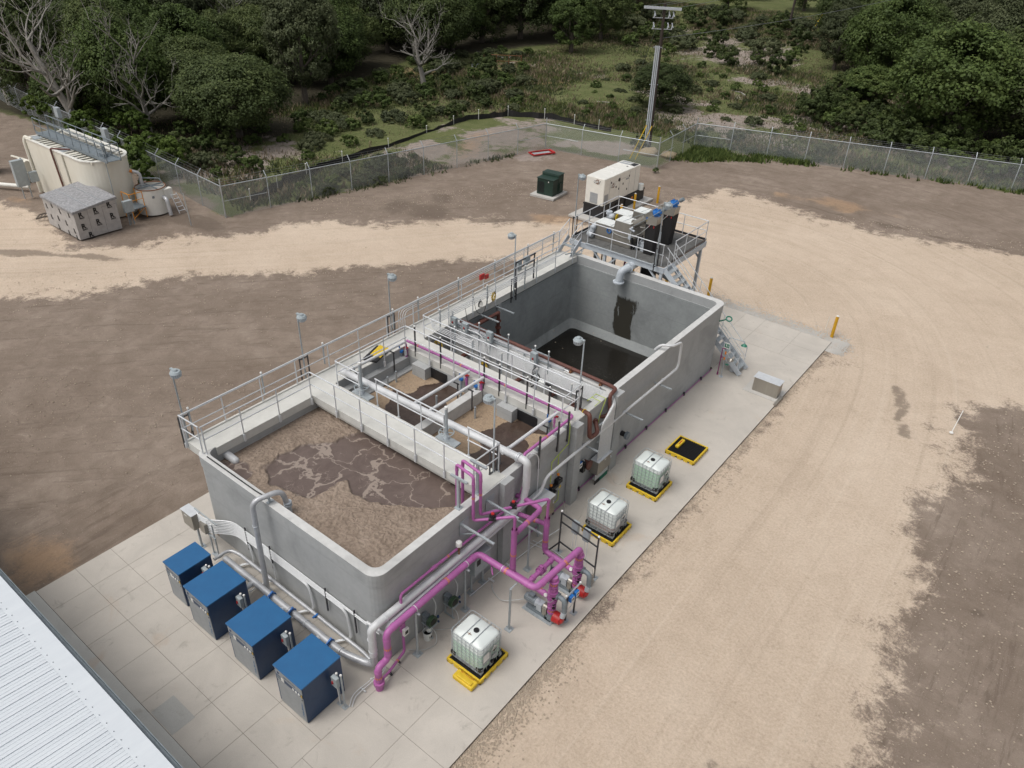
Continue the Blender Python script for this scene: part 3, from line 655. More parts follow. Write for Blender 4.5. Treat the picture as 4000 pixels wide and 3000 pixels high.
handrail('handrail on the foam tank side of the walkway and across the footbridge', [(-8.24, .16), (-8.24, 4.6), (-.4, 4.66), (-.38, 5.86), (-1.74, 5.83)], ZD, step=1.33, drop=.3)
handrail('handrail around the left and rear sides of the square pits', [(-6.85, 5.72), (-8.15, 5.7), (-8.1, 9.32), (-.32, 9.36), (-.33, 10.42)], ZD, step=1.25, drop=.25)
handrail('short handrail between the two handwheels in front of the square pits', [(-6.15, 5.84), (-2.75, 5.84)], ZD, step=1.2, drop=.25)
handrail('handrail around the narrow channel and along the inner edge of the far walkway', [(-.36, 10.44), (-8.2, 10.42), (-8.2, 21.5)], ZD, step=1.5, drop=.25)

# ---------------------------------------------------------------- strut posts with white caps carrying conduit
def cap_post(m_, x, y, z0, z1, w_=.042): m_.box(x - w_ / 2, y - w_ / 2, z0, x + w_ / 2, y + w_ / 2, z1)
def strut_rack(label, posts, runs, z0, z1, group=None, cat='conduit rack', rc=.016, mat_c='conduit'):
    T = Thing('conduit_rack', label, cat, (*posts[0][:2], z0), group=group)
    for x, y in posts:
        m_ = MB(); cap_post(m_, x, y, z0, z1); p = T.part('strut_post', m_, 'galvanised')
        T.part('cap', MB().ball((x, y, z1 + .02), .045, 8, 5), 'white', p)
    for pts in runs: T.part('conduit', MB().tube(pts, rc, 6, bend=.3), mat_c)
    return T
ys_ = [.5, 3.4, 6.2, 9.9, 11.4, 14, 16.6, 19.2, 21.4]
strut_rack('galvanised conduits clipped along the outer handrail towards the raised platform', [(-9.42, y) for y in ys_[4:]],
           [[(-9.46, 10.25 + k * .12, H - .25), (-9.46, 10.25 + k * .12, 4.66 - k * .085), (-9.46, 22.6, 4.66 - k * .085)] for k in range(4)], H - .1, 4.78, 'conduit racks')
strut_rack('pair of thin conduits fixed under the top of the outer handrail near the foam tank', [(-9.42, y) for y in ys_[:4]],
           [[(-9.44, .2, 4.70 - k * .06), (-9.44, 21.6, 4.70 - k * .06)] for k in range(2)], H + .25, 4.80, 'conduit racks')
strut_rack('conduits running along the inner side of the far walkway then down into the channel', [(-8.05, y) for y in (11.3, 14.4, 17.2)] + [(-6.6, 10.62)],
           [[(-5.5, 10.6, 4.45 - k * .09), (-8.05, 10.58 + k * .03, 4.45 - k * .09), (-8.02, 19.6, 4.45 - k * .09)] for k in range(4)], H - .1, 4.72, 'conduit racks')
strut_rack('conduits under the handrail of the channel, nearest side', [(-5.6, 10.56), (-4.1, 10.56), (-2.4, 10.56), (-.8, 10.56)],
           [[(-8.0, 10.52, 3.95 - k * .11), (-.5, 10.52, 3.95 - k * .11)] for k in range(2)], 2.9, 4.5, 'conduit racks')
# posts along the pit rear rail
for i, x in enumerate((-7.7, -6.3, -4.05, -3.3, -2.0, -1.0)):
    T = Thing('strut_post', ('leftmost', 'second', 'third', 'fourth', 'fifth', 'rightmost')[i] + ' white capped strut post on the handrail behind the pits, from the left', 'post', (x, 9.5, ZD), group='capped strut posts behind the pits')
    m_ = MB(); cap_post(m_, x, 9.44, H - .2, 4.82, .05); T.part('strut', m_, 'steel_dark'); T.part('cap', MB().ball((x, 9.44, 4.85), .045, 8, 5), 'white')
# ten conduits on the wall behind the channel, bending over the right wall down to the junction box
T = Thing('conduit_rack', 'bank of many white conduits on the channel rear wall curving over the right wall', 'conduit rack', (-4, 12.1, 3), group='conduit racks')
N = 13
for k in range(N):
    z = 3.60 - k * .052; yb = 12.14 - k * .003; xo = .36 + .0 * k; yd = 11.95 - k * .073
    T.part('conduit', MB().tube([(-7.9 + .12 * (k % 3), yb, z), (-.15, yb, z), (.12, yb - .04, z + .02), (.34, yd, z - .12 + .01 * k), (.34, yd, 1.15)], .019, 6, bend=.34), 'conduit')
    T.part('conduit', MB().tube([(.34, yd, .5), (.34, yd, 0)], .019, 6), 'conduit')
    T.part('boot', MB().cyl((.34, yd, 0), (.34, yd, .2), .026, n=6), 'teal' if k < 8 else 'black')
for x in (-7, -5.6, -4.2, -2.9, -1.4, -.5):
    m_ = MB(); cap_post(m_, x, 12.16, 2.6, 3.75, .045); T.part('strut_post', m_, 'galvanised')
for z in (2.9, 2.1, .3):
    T.part('cross_strut', MB().box(.26, 10.98, z, .31, 12.0, z + .045), 'galvanised')
T = Thing('conduit_rack', 'thick pale cable trough on top of the channel rear wall', 'cable trough', (-4, 12.3, H), group=None)
T.part('trough', MB().box(-8.1, 12.22, H + .012, -2.3, 12.36, H + .1), 'aluminium'); T.part('end_bend', MB().tube([(-2.4, 12.3, H + .05), (-1.9, 12.3, H + .05), (-1.85, 12.25, H - .5)], .03, 8, bend=.25), 'conduit')
# conduit rack on the near end wall of the foam tank
T = Thing('conduit_rack', 'bundle of shiny conduits running down the near wall behind the blue cabinets', 'conduit rack', (-4.5, -.1, 1), group='conduit racks')
zt = [1.62 - .075 * k for k in range(9)]
ends = [.2, .2, -1.3, -1.3, -3.2, -3.2, -5.2, -5.2, -7.2]
for k, z in enumerate(zt):
    z2 = z - .02; xs_end = {0: .05, 1: .05, 2: -1.35, 3: -1.4, 4: -3.1, 5: -3.15, 6: -5.0, 7: -6.2, 8: -6.25}[k]
    pts = [(-8.25, -.62, z), (-7.75, -.62, z), (-7.0, -.08, z2), (xs_end, -.08, z2)]
    if k >= 2: pts += [(xs_end + .12, -.1, .25), (xs_end - .3, -.35, .12), (xs_end - .3, -.9, .12)]
    T.part('conduit', MB().tube(pts, .024, 6, bend=.28), 'conduit')
for x in (-6.3, -5.0, -2.3, -1.0): T.part('strut_post', MB().box(x - .02, -.1, .75, x + .02, -.055, 1.75), 'steel_dark')
T.part('strut_post', MB().box(-7.8, -.6, 0, -7.76, -.56, 1.5).box(-7.5, -.6, 0, -7.46, -.56, 1.5).box(-7.85, -.62, .9, -7.4, -.57, .95).box(-7.83, -.66, 0, -7.43, -.5, .012), 'galvanised')
T.part('gutter_box', MB().box(-8.05, -.72, 1.0, -7.75, -.5, 1.4), 'stainless')

# ---------------------------------------------------------------- lamps
def lamp(label, x, y, z0, z1, dirx, brk=True):
    T = Thing('light_pole', label, 'light pole', (x, y, z0), group='area lights on poles')
    T.part('pole', MB().tube([(x, y, z0), (x, y, z1), (x + dirx * .1, y, z1 + .03)], .03, 8), 'galvanised')
    hx = x + dirx * .24
    hd = T.part('lamp_head', MB().cyl((hx, y, z1 - .13), (hx, y, z1 - .02), .15, .17, 16).cyl((hx, y, z1 - .02), (hx, y, z1 + .05), .19, .15, 16).cyl((hx, y, z1 + .05), (hx, y, z1 + .11), .09, .07, 12).obox((x + dirx * .06, y, z1 + .04), (.16, .08, .05)), 'grey_box')
    fn = MB()
    for k in range(16):
        a = 2 * PI * k / 16; fn.bar((hx + .15 * math.cos(a), y + .15 * math.sin(a), z1 - .15), (hx + .17 * math.cos(a), y + .17 * math.sin(a), z1 - .02), .015, .03)
    T.part('cage', fn.cyl((hx, y, z1 - .18), (hx, y, z1 - .12), .12, .15, 14), 'pale_blue_grey', hd)
    if brk:
        m_ = MB(); s = .28
        for dy in (-.18, .2): m_.box(x - .02, y + dy - .02, z0 - .2, x + .02, y + dy + .02, z0 + 1.05)
        for z in (z0, z0 + .95): m_.box(x - .03, y - .2, z, x + .01, y + .22, z + .04)
        T.part('mounting_frame', m_, 'steel_dark')
        T.part('cable', MB().tube([(x + .02, y, z0 + .5), (x + .03, y + .1, z0 + .1), (x + .03, y + .17, z0 + .4)], .012, 6, bend=.12), 'black')
    return T
lamp('light pole at the near left corner of the walkway', -9.56, .34, 3.5, 6.35, 1)
lamp('second light pole from the left, on the outer walkway rail above the foam tank', -9.56, 5.35, 3.5, 6.35, 1)
lamp('third light pole from the left, on the outer walkway rail beside the channel', -9.56, 9.9, 3.5, 6.35, 1)
lamp('light pole on the inner walkway rail at the edge of the far dark tank', -8.16, 16.5, 3.3, 6.4, -1)
lamp('light pole standing in front of the dark tank at the right end of the channel', -.4, 10.46, 3.5, 6.5, -1)
lamp('light pole at the right end of the footbridge over the pits', -.46, 5.64, 3.66, 6.5, -1)
lamp('light pole at the stair corner of the raised platform', -3.86, 22.22, 4.3, 7.5, 1)
lamp('light pole on the far left rail of the raised platform, before the generator', -9.12, 22.85, 4.3, 7.5, 1)

# ---------------------------------------------------------------- control boxes, cables on the rails
def ctrl_box(T, x, y, z, w_=.3, d=.16, h=.42, knob='red', face=-1):
    b_ = T.part('control_box', MB().box(x - w_ / 2, y - d / 2, z - h / 2, x + w_ / 2, y + d / 2, z + h / 2), 'grey_box', bev=.01)
    yf = y + face * (d / 2 + .005)
    T.part('switch_knob', MB().cyl((x, yf, z), (x, yf + face * .03, z), .035, n=10).box(x - .012, yf, z - .045, x + .012, yf + face * .045, z + .045), knob, b_)
    T.part('label_plate', MB().box(x - .06, yf - .002, z - .16, x + .06, yf + face * .006, z - .08), 'white', b_)
T = Thing('control_station', 'pair of grey switch boxes with red knobs over the left of the channel', 'control station', (-7.7, 12.0, 3), group='control stations over the channel')
T.part('frame', MB().box(-8.1, 12.1, 2.4, -8.06, 12.14, 4.25).box(-6.6, 12.1, 2.4, -6.56, 12.14, 4.25).box(-8.15, 12.1, 4.05, -5.0, 12.14, 4.09).box(-8.1, 12.1, 3.7, -5.0, 12.14, 3.74), 'galvanised')
ctrl_box(T, -7.9, 12.0, 3.95); ctrl_box(T, -7.25, 12.0, 3.9); T.part('cap', MB().ball((-8.08, 12.12, 4.3), .045).ball((-6.58, 12.12, 4.3), .045), 'white')
T.part('conduit', MB().tube([(-7.1, 12.0, 3.85), (-6.3, 12.0, 3.9), (-6.0, 12.0, 3.0)], .022, 8, bend=.4), 'conduit')
T = Thing('control_station', 'single grey switch box with a red knob on the channel frame, left of centre', 'control station', (-5.9, 12, 3), group='control stations over the channel')
T.part('frame', MB().box(-5.02, 12.1, 2.6, -4.98, 12.14, 4.3).box(-5.98, 12.1, 2.6, -5.94, 12.14, 4.0), 'galvanised'); ctrl_box(T, -5.9, 12.0, 3.95, .3, .16, .5)
T.part('cap', MB().ball((-5.0, 12.12, 4.34), .045), 'white')
T = Thing('control_station', 'grey switch box on an open strut frame against the dark water, right of centre', 'control station', (-3.5, 12, 3), group='control stations over the channel')
T.part('frame', MB().box(-3.65, 12.1, 3.0, -3.61, 12.14, 4.3).box(-2.98, 12.1, 3.3, -2.94, 12.14, 4.3).box(-3.8, 12.1, 4.1, -2.9, 12.14, 4.14).box(-3.65, 12.1, 3.75, -2.94, 12.14, 3.79), 'galvanised')
T.part('cap', MB().ball((-3.63, 12.12, 4.34), .045).ball((-2.96, 12.12, 4.34), .045), 'white'); ctrl_box(T, -3.58, 12.0, 3.86, .3, .16, .5)
T.part('cable', MB().tube([(-3.5, 12, 3.6), (-3.45, 12, 3.45), (-3.62, 12, 3.3), (-3.6, 11.9, 2.6)], .014, 6, bend=.1), 'black')
def coil(name, label, c, ax, R, r, n, m_, cat='cable coil', group=None, sq=1.):
    b = MB()
    for k in range(n):
        a = random.uniform(-.25, .25); b.torus((c[0] + random.uniform(-.03, .03), c[1] + random.uniform(-.03, .03), c[2] + random.uniform(-.04, .04)), (ax[0] + a, ax[1] + random.uniform(-.2, .2), ax[2] + a), R * random.uniform(.82, 1.06), r, 20, 5)
    return single(name, b, m_, label, cat, c, group)
coil('cable_coil', 'coiled black cable hanging on the channel frame under the right switch box', (-3.35, 11.9, 3.1), (0, 1, .1), .19, .011, 5, 'black')
coil('cable_coil', 'coil of yellow hose hung on the left end of the channel rail', (-7.55, 10.66, 3.45), (.2, 1, 0), .26, .016, 8, 'yellow_cable', group='yellow coils')
coil('cable_coil', 'coil of yellow hose hung on the middle of the channel rail', (-5.1, 10.66, 3.35), (.2, 1, 0), .25, .016, 9, 'yellow_cable', group='yellow coils')
coil('cable_coil', 'coil of yellow cable tied to the inner walkway rail beside the brown pipes', (-8.05, 14.9, 4.0), (1, .2, 0), .2, .014, 6, 'yellow_cable', group='yellow coils')
coil('cable_coil', 'thin black cable coil on the inner walkway rail', (-8.05, 13.9, 4.0), (1, .2, 0), .16, .01, 4, 'black')
T = Thing('pump_motor', 'small white motor head with black hoses inside the channel', 'motor', (-2.9, 11.8, 3)); T.part('body', MB().box(-3.05, 11.6, 2.9, -2.75, 11.85, 3.2), 'white_plastic', bev=.03)
T.part('hose', MB().tube([(-2.75, 11.7, 3.15), (-2.5, 11.75, 3.1), (-2.5, 11.75, 2.6), (-2.8, 11.7, 2.4)], .05, 8, bend=.1).tube([(-3.05, 11.7, 3.0), (-3.3, 11.8, 2.8), (-3.5, 11.8, 2.6)], .03, 6, bend=.1), 'black')
single('warning_tags', MB().box(-9.2, 15.2, 4.35, -9.12, 15.5, 4.6).box(-9.15, 15.55, 4.3, -9.08, 15.75, 4.5), 'red', 'red tags tied to the far walkway rail', 'tag', (-9.15, 15.5, 4.3))
T = Thing('control_station', 'black strut frame with two grey boxes on the far walkway by the inner rail', 'control station', (-8.5, 17.5, H))
T.part('frame', MB().box(-8.32, 16.75, 3.6, -8.27, 16.8, 5.0).box(-8.32, 18.2, 3.6, -8.27, 18.25, 5.0).box(-8.32, 16.7, 4.93, -8.27, 18.3, 4.98).box(-8.32, 16.75, 4.6, -8.27, 18.25, 4.64).box(-8.32, 16.75, 4.25, -8.27, 18.25, 4.29), 'steel_dark')
T.part('box', MB().box(-8.42, 16.95, 4.5, -8.26, 17.2, 4.95), 'grey_box'); T.part('box', MB().box(-8.42, 17.5, 4.6, -8.26, 17.85, 4.97), 'grey_box')
T.part('conduit', MB().tube([(-8.35, 17.6, 4.6), (-8.4, 17.6, 4.1), (-8.5, 17.3, 3.7)], .015, 6).tube([(-8.35, 17.1, 4.5), (-8.35, 17.2, 4.2), (-8.4, 17.6, 4.15)], .015, 6), 'conduit')
# yellow and black cable ramp / cover
T = Thing('cable_cover', 'yellow and black plastic cover lying on the walkway behind the left pit rail', 'cover', (-8.6, 8.3, ZD))
T.part('lid', MB().obox((-8.62, 8.35, ZD + .13), (.45, .75, .04), Matrix.Rotation(.12, 3, 'Y') @ Matrix.Rotation(.3, 3, 'Z')), 'yellow'); T.part('base', MB().obox((-8.66, 8.2, ZD + .06), (.6, 1.1, .09), Matrix.Rotation(.3, 3, 'Z')), 'black')
# ---------------------------------------------------------------- purple pipework
def bands(T, m_, spots, r, parent=None):
    """orange marker bands printed round a pipe: short dashes"""
    for (c, ax) in spots:
        b = MB(); ax = Vector(ax).normalized(); u = Vector((0, 0, 1)) if abs(ax.z) < .9 else Vector((1, 0, 0)); x = ax.cross(u).normalized(); y = ax.cross(x)
        n = 12; w_ = .045 if r > .06 else .03
        for k in range(n):
            a = 2 * PI * k / n; d = x * math.cos(a) + y * math.sin(a); t = ax.cross(d)
            b.obox(Vector(c) + d * (r + .0015), (w_ * 1.6, r * .24, .003), cols(ax, t, d))
            b.obox(Vector(c) + d * (r + .0015) + ax * .03 * (1 if k % 2 else -1), (.012, r * .48, .003), cols(ax, t, d))
        T.part('marker_band', b, 'mark_orange', parent)
def flange(mb, c, ax, r, t=.025):
    c = Vector(c); ax = Vector(ax).normalized(); return mb.cyl(c - ax * t, c + ax * t, r, n=16)
PZ = 2.05
T = Thing('purple_pipe', 'thick purple pipe from the pavement along the right wall to both pumps', 'pipe', (.5, -.62, 0), group='purple pipework')
T.part('pipe', MB().tube([(.5, -.62, 0), (.5, -.62, .95), (.5, -.2, .95), (.5, -.2, PZ), (.5, 3.78, PZ), (2.75, 3.78, PZ), (2.86, 6.0, PZ), (2.88, 6.02, 1.9)], .105, 16, bend=.2), 'purple')
f = MB(); flange(f, (.5, -.62, .3), (0, 0, 1), .165); flange(f, (.5, -.62, .24), (0, 0, 1), .165); f.cyl((.5, -.62, .0), (.5, -.62, .3), .12, n=16)
for c, ax in (((.5, .1, PZ), (0, 1, 0)), ((.5, -.2, 1.75), (0, 0, 1)), ((.5, -.2, 1.15), (0, 0, 1)), ((.5, 3.5, PZ), (0, 1, 0)), ((.8, 3.78, PZ), (1, 0, 0)), ((2.45, 3.78, PZ), (1, 0, 0)), ((2.78, 4.1, PZ), (.05, 1, 0)), ((2.85, 5.7, PZ), (.05, 1, 0)), ((.5, -.62, .75), (0, 0, 1))): f.cyl(Vector(c) - Vector(ax) * .05, Vector(c) + Vector(ax) * .05, .114, n=16)
split_part(T, 'coupling', f, 'purple')
bands(T, None, [((.5, -.62, .55), (0, 0, 1)), ((.5, -.2, 1.42), (0, 0, 1)), ((.5, 2.3, PZ), (0, 1, 0)), ((1.65, 3.78, PZ), (1, 0, 0)), ((2.84, 5.2, PZ), (.05, 1, 0))], .105)
T.part('clamp', MB().torus((.5, .94, PZ), (0, 1, 0), .108, .013).torus((.5, 3.2, PZ), (0, 1, 0), .108, .013).torus((1.5, 3.78, PZ), (1, 0, 0), .108, .013), 'aluminium')
cn = MB(); cn.tube([(1.05, 3.78, 1.97), (1.05, 3.78, 1.8), (1.25, 3.6, 1.75)], .025, 8, bend=.05); T.part('drain_branch', cn, 'purple')
# pump columns
def pump_set(label, y, ylab):
    T = Thing('pump_set', label, 'pump', (2.4, y, 0), group='pump sets with purple columns')
    xc = 2.88
    c_ = MB().cyl((xc, y, .32), (xc, y, 1.98), .115, n=18)
    for z in (.42, .58, .66, .78, .92, 1.0, 1.12, 1.24, 1.32, 1.5, 1.58, 1.8): flange(c_, (xc, y, z), (0, 0, 1), .145 if int(z * 100) % 4 else .165, .018)
    col_ = T.part('column', c_, 'purple'); bands(T, None, [((xc, y, .5), (0, 0, 1)), ((xc, y, 1.68), (0, 0, 1))], .118, col_)
    T.part('bolts', MB().box(xc + .08, y - .13, .70, xc + .16, y - .05, .74).box(xc + .08, y - .13, .86, xc + .16, y - .05, .9).box(xc + .06, y - .14, 1.14, xc + .14, y - .08, 1.18), 'black', col_)
    T.part('elbow', MB().tube([(xc + .1, y + .05, 1.18), (xc + .42, y + .05, 1.18), (xc + .46, y + .02, .62)], .085, 14, bend=.25).cyl((xc + .12, y + .05, 1.18), (xc + .2, y + .05, 1.18), .125, n=14).cyl((xc, y, .12), (xc, y, .34), .16, .12, 14).obox((xc, y, .14), (.34, .26, .2)), 'cast_grey')
    T.part('discharge', MB().tube([(xc + .46, y + .02, .68), (xc + .42, y, .45)], .09, 14), 'pale_blue_grey')
    T.part('volute', MB().cyl((xc + .14, y - .02, .3), (xc + .40, y - .02, .3), .2, .17, 16).cyl((xc + .4, y - .02, .3), (xc + .47, y - .02, .3), .13, .08, 14), 'red')
    T.part('base_frame', MB().box(1.9, y - .2, .0, 3.0, y - .12, .04).box(1.9, y + .12, 0, 3.0, y + .2, .04).box(1.88, y - .23, .002, 3.02, y + .23, .03), 'galvanised')
    T.part('skid', MB().box(1.98, y - .13, .04, 2.95, y + .13, .16).box(2.25, y - .1, .16, 2.6, y + .1, .24), 'cast_grey')
    mt = T.part('motor', MB().cyl((1.9, y, .42), (2.3, y, .42), .145, n=18).cyl((1.86, y, .42), (1.9, y, .42), .12, .145, 18).box(2.0, y - .08, .54, 2.2, y + .08, .66), 'cast_grey')
    fi = MB()
    for k in range(18): a = 2 * PI * k / 18; fi.bar((1.95, y + .15 * math.cos(a), .42 + .15 * math.sin(a)), (2.27, y + .15 * math.cos(a), .42 + .15 * math.sin(a)), .006, .012)
    T.part('fins', fi, 'panel_grey', mt)
    T.part('gearbox', MB().cyl((2.3, y, .42), (2.42, y, .42), .16, .1, 16).box(2.36, y - .12, .2, 2.56, y + .12, .5).cyl((2.42, y, .4), (2.62, y, .4), .07, n=12), 'pale_blue_grey')
    T.part('guard', MB().box(2.6, y - .13, .16, 2.76, y + .13, .5).cyl((2.6, y, .45), (2.76, y, .45), .13, n=16), 'stainless', bev=.01)
    g = T.part('gauge', MB().cyl((xc - .19, y - .1, 1.12), (xc - .19, y - .14, 1.14), .06, n=14), 'white'); T.part('gauge_tube', MB().tube([(xc - .19, y - .1, 1.1), (xc - .1, y - .16, .95), (xc + .05, y - .18, 1.0), (xc + .12, y - .12, 1.12)], .008, 5, bend=.06), 'hose', g)
    return T
pump_set('nearer grey pump with red casing under a purple column', 4.6, 0)
pump_set('farther grey pump with red casing beneath the end of the purple pipe', 6.0, 0)
MZ = .9
T = Thing('purple_pipe', 'low purple manifold linking the two open risers to the pump columns', 'pipe', (1.2, 4.7, 0), group='purple pipework')
T.part('riser', MB().tube([(1.2, 4.7, 2.86), (1.2, 4.7, MZ), (1.9, 4.7, MZ), (2.75, 4.66, MZ)], .098, 16, bend=.16, caps=False), 'purple', label='left open topped riser')
T.part('riser', MB().tube([(1.43, 6.17, 2.42), (1.43, 6.17, MZ), (1.9, 6.15, MZ), (2.75, 6.05, MZ)], .098, 16, bend=.16, caps=False), 'purple', label='right open topped riser')
T.part('liner', MB().cyl((1.2, 4.7, 2.2), (1.2, 4.7, 2.84), .088, n=16, caps=False).cyl((1.43, 6.17, 1.9), (1.43, 6.17, 2.40), .088, n=16, caps=False).cyl((1.2, 4.7, 2.25), (1.2, 4.7, 2.26), .088, n=16).cyl((1.43, 6.17, 1.95), (1.43, 6.17, 1.96), .088, n=16), 'purple_dark')
T.part('crossover', MB().tube([(1.85, 4.7, MZ), (1.85, 6.15, MZ)], .085, 14).cyl((1.85, 5.2, MZ), (1.85, 5.6, MZ), .095, n=14), 'purple')
vb = MB()
for d in (-.1, -.05, .05, .1): flange(vb, (1.85, 5.4 + d, MZ), (0, 1, 0), .15, .013)
T.part('valve', vb.box(1.78, 5.37, MZ + .1, 1.92, 5.43, MZ + .17), 'purple')
cp = MB()
for c, ax in (((1.2, 4.7, 1.2), (0, 0, 1)), ((1.43, 6.17, 1.15), (0, 0, 1)), ((1.43, 6.17, 2.1), (0, 0, 1)), ((1.7, 6.15, MZ), (1, 0, 0)), ((2.25, 6.12, MZ), (1, 0, 0)), ((2.6, 6.08, MZ), (1, 0, 0)), ((2.5, 4.68, MZ), (1, 0, 0)), ((1.85, 4.95, MZ), (0, 1, 0)), ((1.85, 5.9, MZ), (0, 1, 0))): cp.cyl(Vector(c) - Vector(ax) * .05, Vector(c) + Vector(ax) * .05, .108, n=16)
split_part(T, 'coupling', cp, 'purple')
bands(T, None, [((1.2, 4.7, 1.75), (0, 0, 1)), ((1.43, 6.17, 1.4), (0, 0, 1)), ((2.35, 4.69, MZ), (1, 0, 0)), ((2.42, 6.1, MZ), (1, 0, 0)), ], .098)
T.part('support', MB().cyl((1.85, 4.9, 0), (1.85, 4.9, .8), .03, n=8).cyl((1.85, 6.0, 0), (1.85, 6.0, .8), .03, n=8), 'galvanised')
# branches from risers to the wall
T = Thing('purple_pipe', 'purple branch pipe that leaves the left riser and bends back towards the concrete wall', 'pipe', (1.2, 4.7, 2.6), group='purple pipework')
T.part('pipe', MB().tube([(1.2, 4.8, 2.62), (1.12, 6.25, 2.55), (.5, 6.35, 2.5), (.02, 6.35, 2.45)], .09, 14, bend=.18), 'purple'); bands(T, None, [((1.17, 5.4, 2.585), (-.05, 1, -.05))], .092)
T = Thing('purple_pipe', 'purple branch pipe joining the right riser to the concrete wall below the other branch', 'pipe', (1.43, 6.17, 2.0), group='purple pipework')
T.part('pipe', MB().tube([(1.38, 6.17, 2.12), (.02, 6.0, 2.0)], .08, 14), 'purple'); bands(T, None, [((1.0, 6.12, 2.08), (1, .12, .08))], .083)
# small purple pipes over the wall with valves
for i, (y0, yt, x1, pt, lab) in enumerate(((3.93, 3.95, .14, (1.2, 4.7, 2.86), 'nearer of two thin purple pipes that rise out of the foam tank'), (4.2, 4.22, .20, (1.43, 6.17, 2.42), 'farther of two thin purple pipes that rise out of the foam tank'))):
    T = Thing('purple_pipe', lab, 'pipe', (-.65, y0 + .1, 3), group='purple pipework')
    zb = 3.12 if i == 0 else 3.2; zt_ = pt[2] + (.52 if i == 0 else .82)
    T.part('pipe', MB().tube([(-.62, y0 + .12, 2.7), (-.62, y0 + .12, 4.9), (x1, yt, 4.88), (x1, yt, zb), (pt[0] * .45 + x1 * .5, (pt[1] + yt) / 2, (zb + zt_) / 2 - .05), (pt[0], pt[1], zt_), (pt[0], pt[1], pt[2] - .15)], .05, 12, bend=.1), 'purple')
    vx, vy, vz = pt[0] * .45 + x1 * .5, (pt[1] + yt) / 2, (zb + zt_) / 2 - .05
    v_ = T.part('valve', MB().cyl((vx - .1, vy - .06, vz - .01), (vx + .1, vy + .06, vz + .01), .075, n=12).box(vx - .07, vy - .07, vz + .05, vx + .07, vy + .07, vz + .2), 'black')
    T.part('valve_cap', MB().cyl((vx, vy, vz + .2), (vx, vy, vz + .24), .055, n=10), 'red', v_)
    c_ = MB()
    for c in ((-.62, y0 + .12, 4.7), (x1, yt, 4.6), (x1, yt, 3.4), (pt[0], pt[1], zt_ - .1)): c_.cyl((c[0], c[1], c[2] - .04), (c[0], c[1], c[2] + .04), .058, n=12)
    T.part('coupling', c_, 'purple'); bands(T, None, [((x1, yt, 4.05), (0, 0, 1))], .051)
for i, y in enumerate((3.65, 4.55)):
    T = Thing('pipe_stand', 'galvanised channel post on the tank rim holding the small purple pipes, %s one' % ('nearer', 'farther')[i], 'pipe stand', (-.2, y, H), group='channel posts on the rim')
    T.part('post', MB().box(-.24, y - .04, H + .02, -.16, y + .04, 4.8).box(-.3, y - .1, H + .005, -.1, y + .1, H + .03), 'grey_box'); T.part('arm', MB().box(-.5, y - .04, 4.8, .16, y + .04, 4.86), 'galvanised')
T = Thing('wall_bracket', 'long galvanised bracket arm on the right wall below the small purple pipes, nearer one', 'bracket', (0, 3.6, 3), group='bracket arms on the outer wall')
def bracket(T, y, z, L, plate=True):
    T.part('arm', MB().box(.02, y - .035, z, L, y + .035, z + .05), 'galvanised')
    if plate: T.part('plate', MB().box(.022, y - .06, z - .45, .04, y + .35, z + .1).bar((.04, y, z - .4), (L * .45, y, z), .03, .03), 'grey_box')
bracket(T, 3.5, 3.2, 1.35)
T = Thing('wall_bracket', 'long galvanised bracket arm on the right wall below the small purple pipes, farther one', 'bracket', (0, 4.7, 3), group='bracket arms on the outer wall'); bracket(T, 4.75, 3.3, 1.3)
for k, (y, z, L) in enumerate(((13.1, 2.32, 1.02), (15.75, 2.36, .85), (10.3, 2.3, .75))):
    T = Thing('wall_bracket', ('bracket arm holding the long grey pipe beside the conduit bank end', 'bracket arm farthest along the long grey pipe', 'bracket arm just left of the falling conduit bank')[k], 'bracket', (0, y, z), group='bracket arms on the outer wall'); bracket(T, y, z, L, False)
# purple line over pits and down the right wall
T = Thing('purple_pipe', 'long thin purple pipe behind the square pits turning down over the right wall', 'pipe', (-8.2, 9.5, 3.95), group='purple pipework')
T.part('pipe', MB().tube([(-8.25, 9.5, 3.95), (-.04, 9.62, 3.95), (-.06, 6.72, 3.93), (.12, 6.68, 3.6), (.14, 6.6, 2.9), (.10, 6.45, 2.5)], .055, 12, bend=.14), 'purple')
T.part('coupling', MB().cyl((-3.6, 9.56, 3.95), (-3.4, 9.56, 3.95), .068, n=12).cyl((-6.9, 9.52, 3.95), (-6.8, 9.52, 3.95), .065, n=12).cyl((-.05, 8.3, 3.94), (-.05, 8.4, 3.94), .065, n=12), 'purple')
bands(T, None, [((-7.6, 9.51, 3.95), (1, 0, 0)), ((-5.3, 9.53, 3.95), (1, 0, 0)), ((-3.1, 9.57, 3.95), (1, 0, 0)), ((-1.1, 9.6, 3.95), (1, 0, 0)), ((-.05, 8.0, 3.94), (0, 1, 0))], .056)
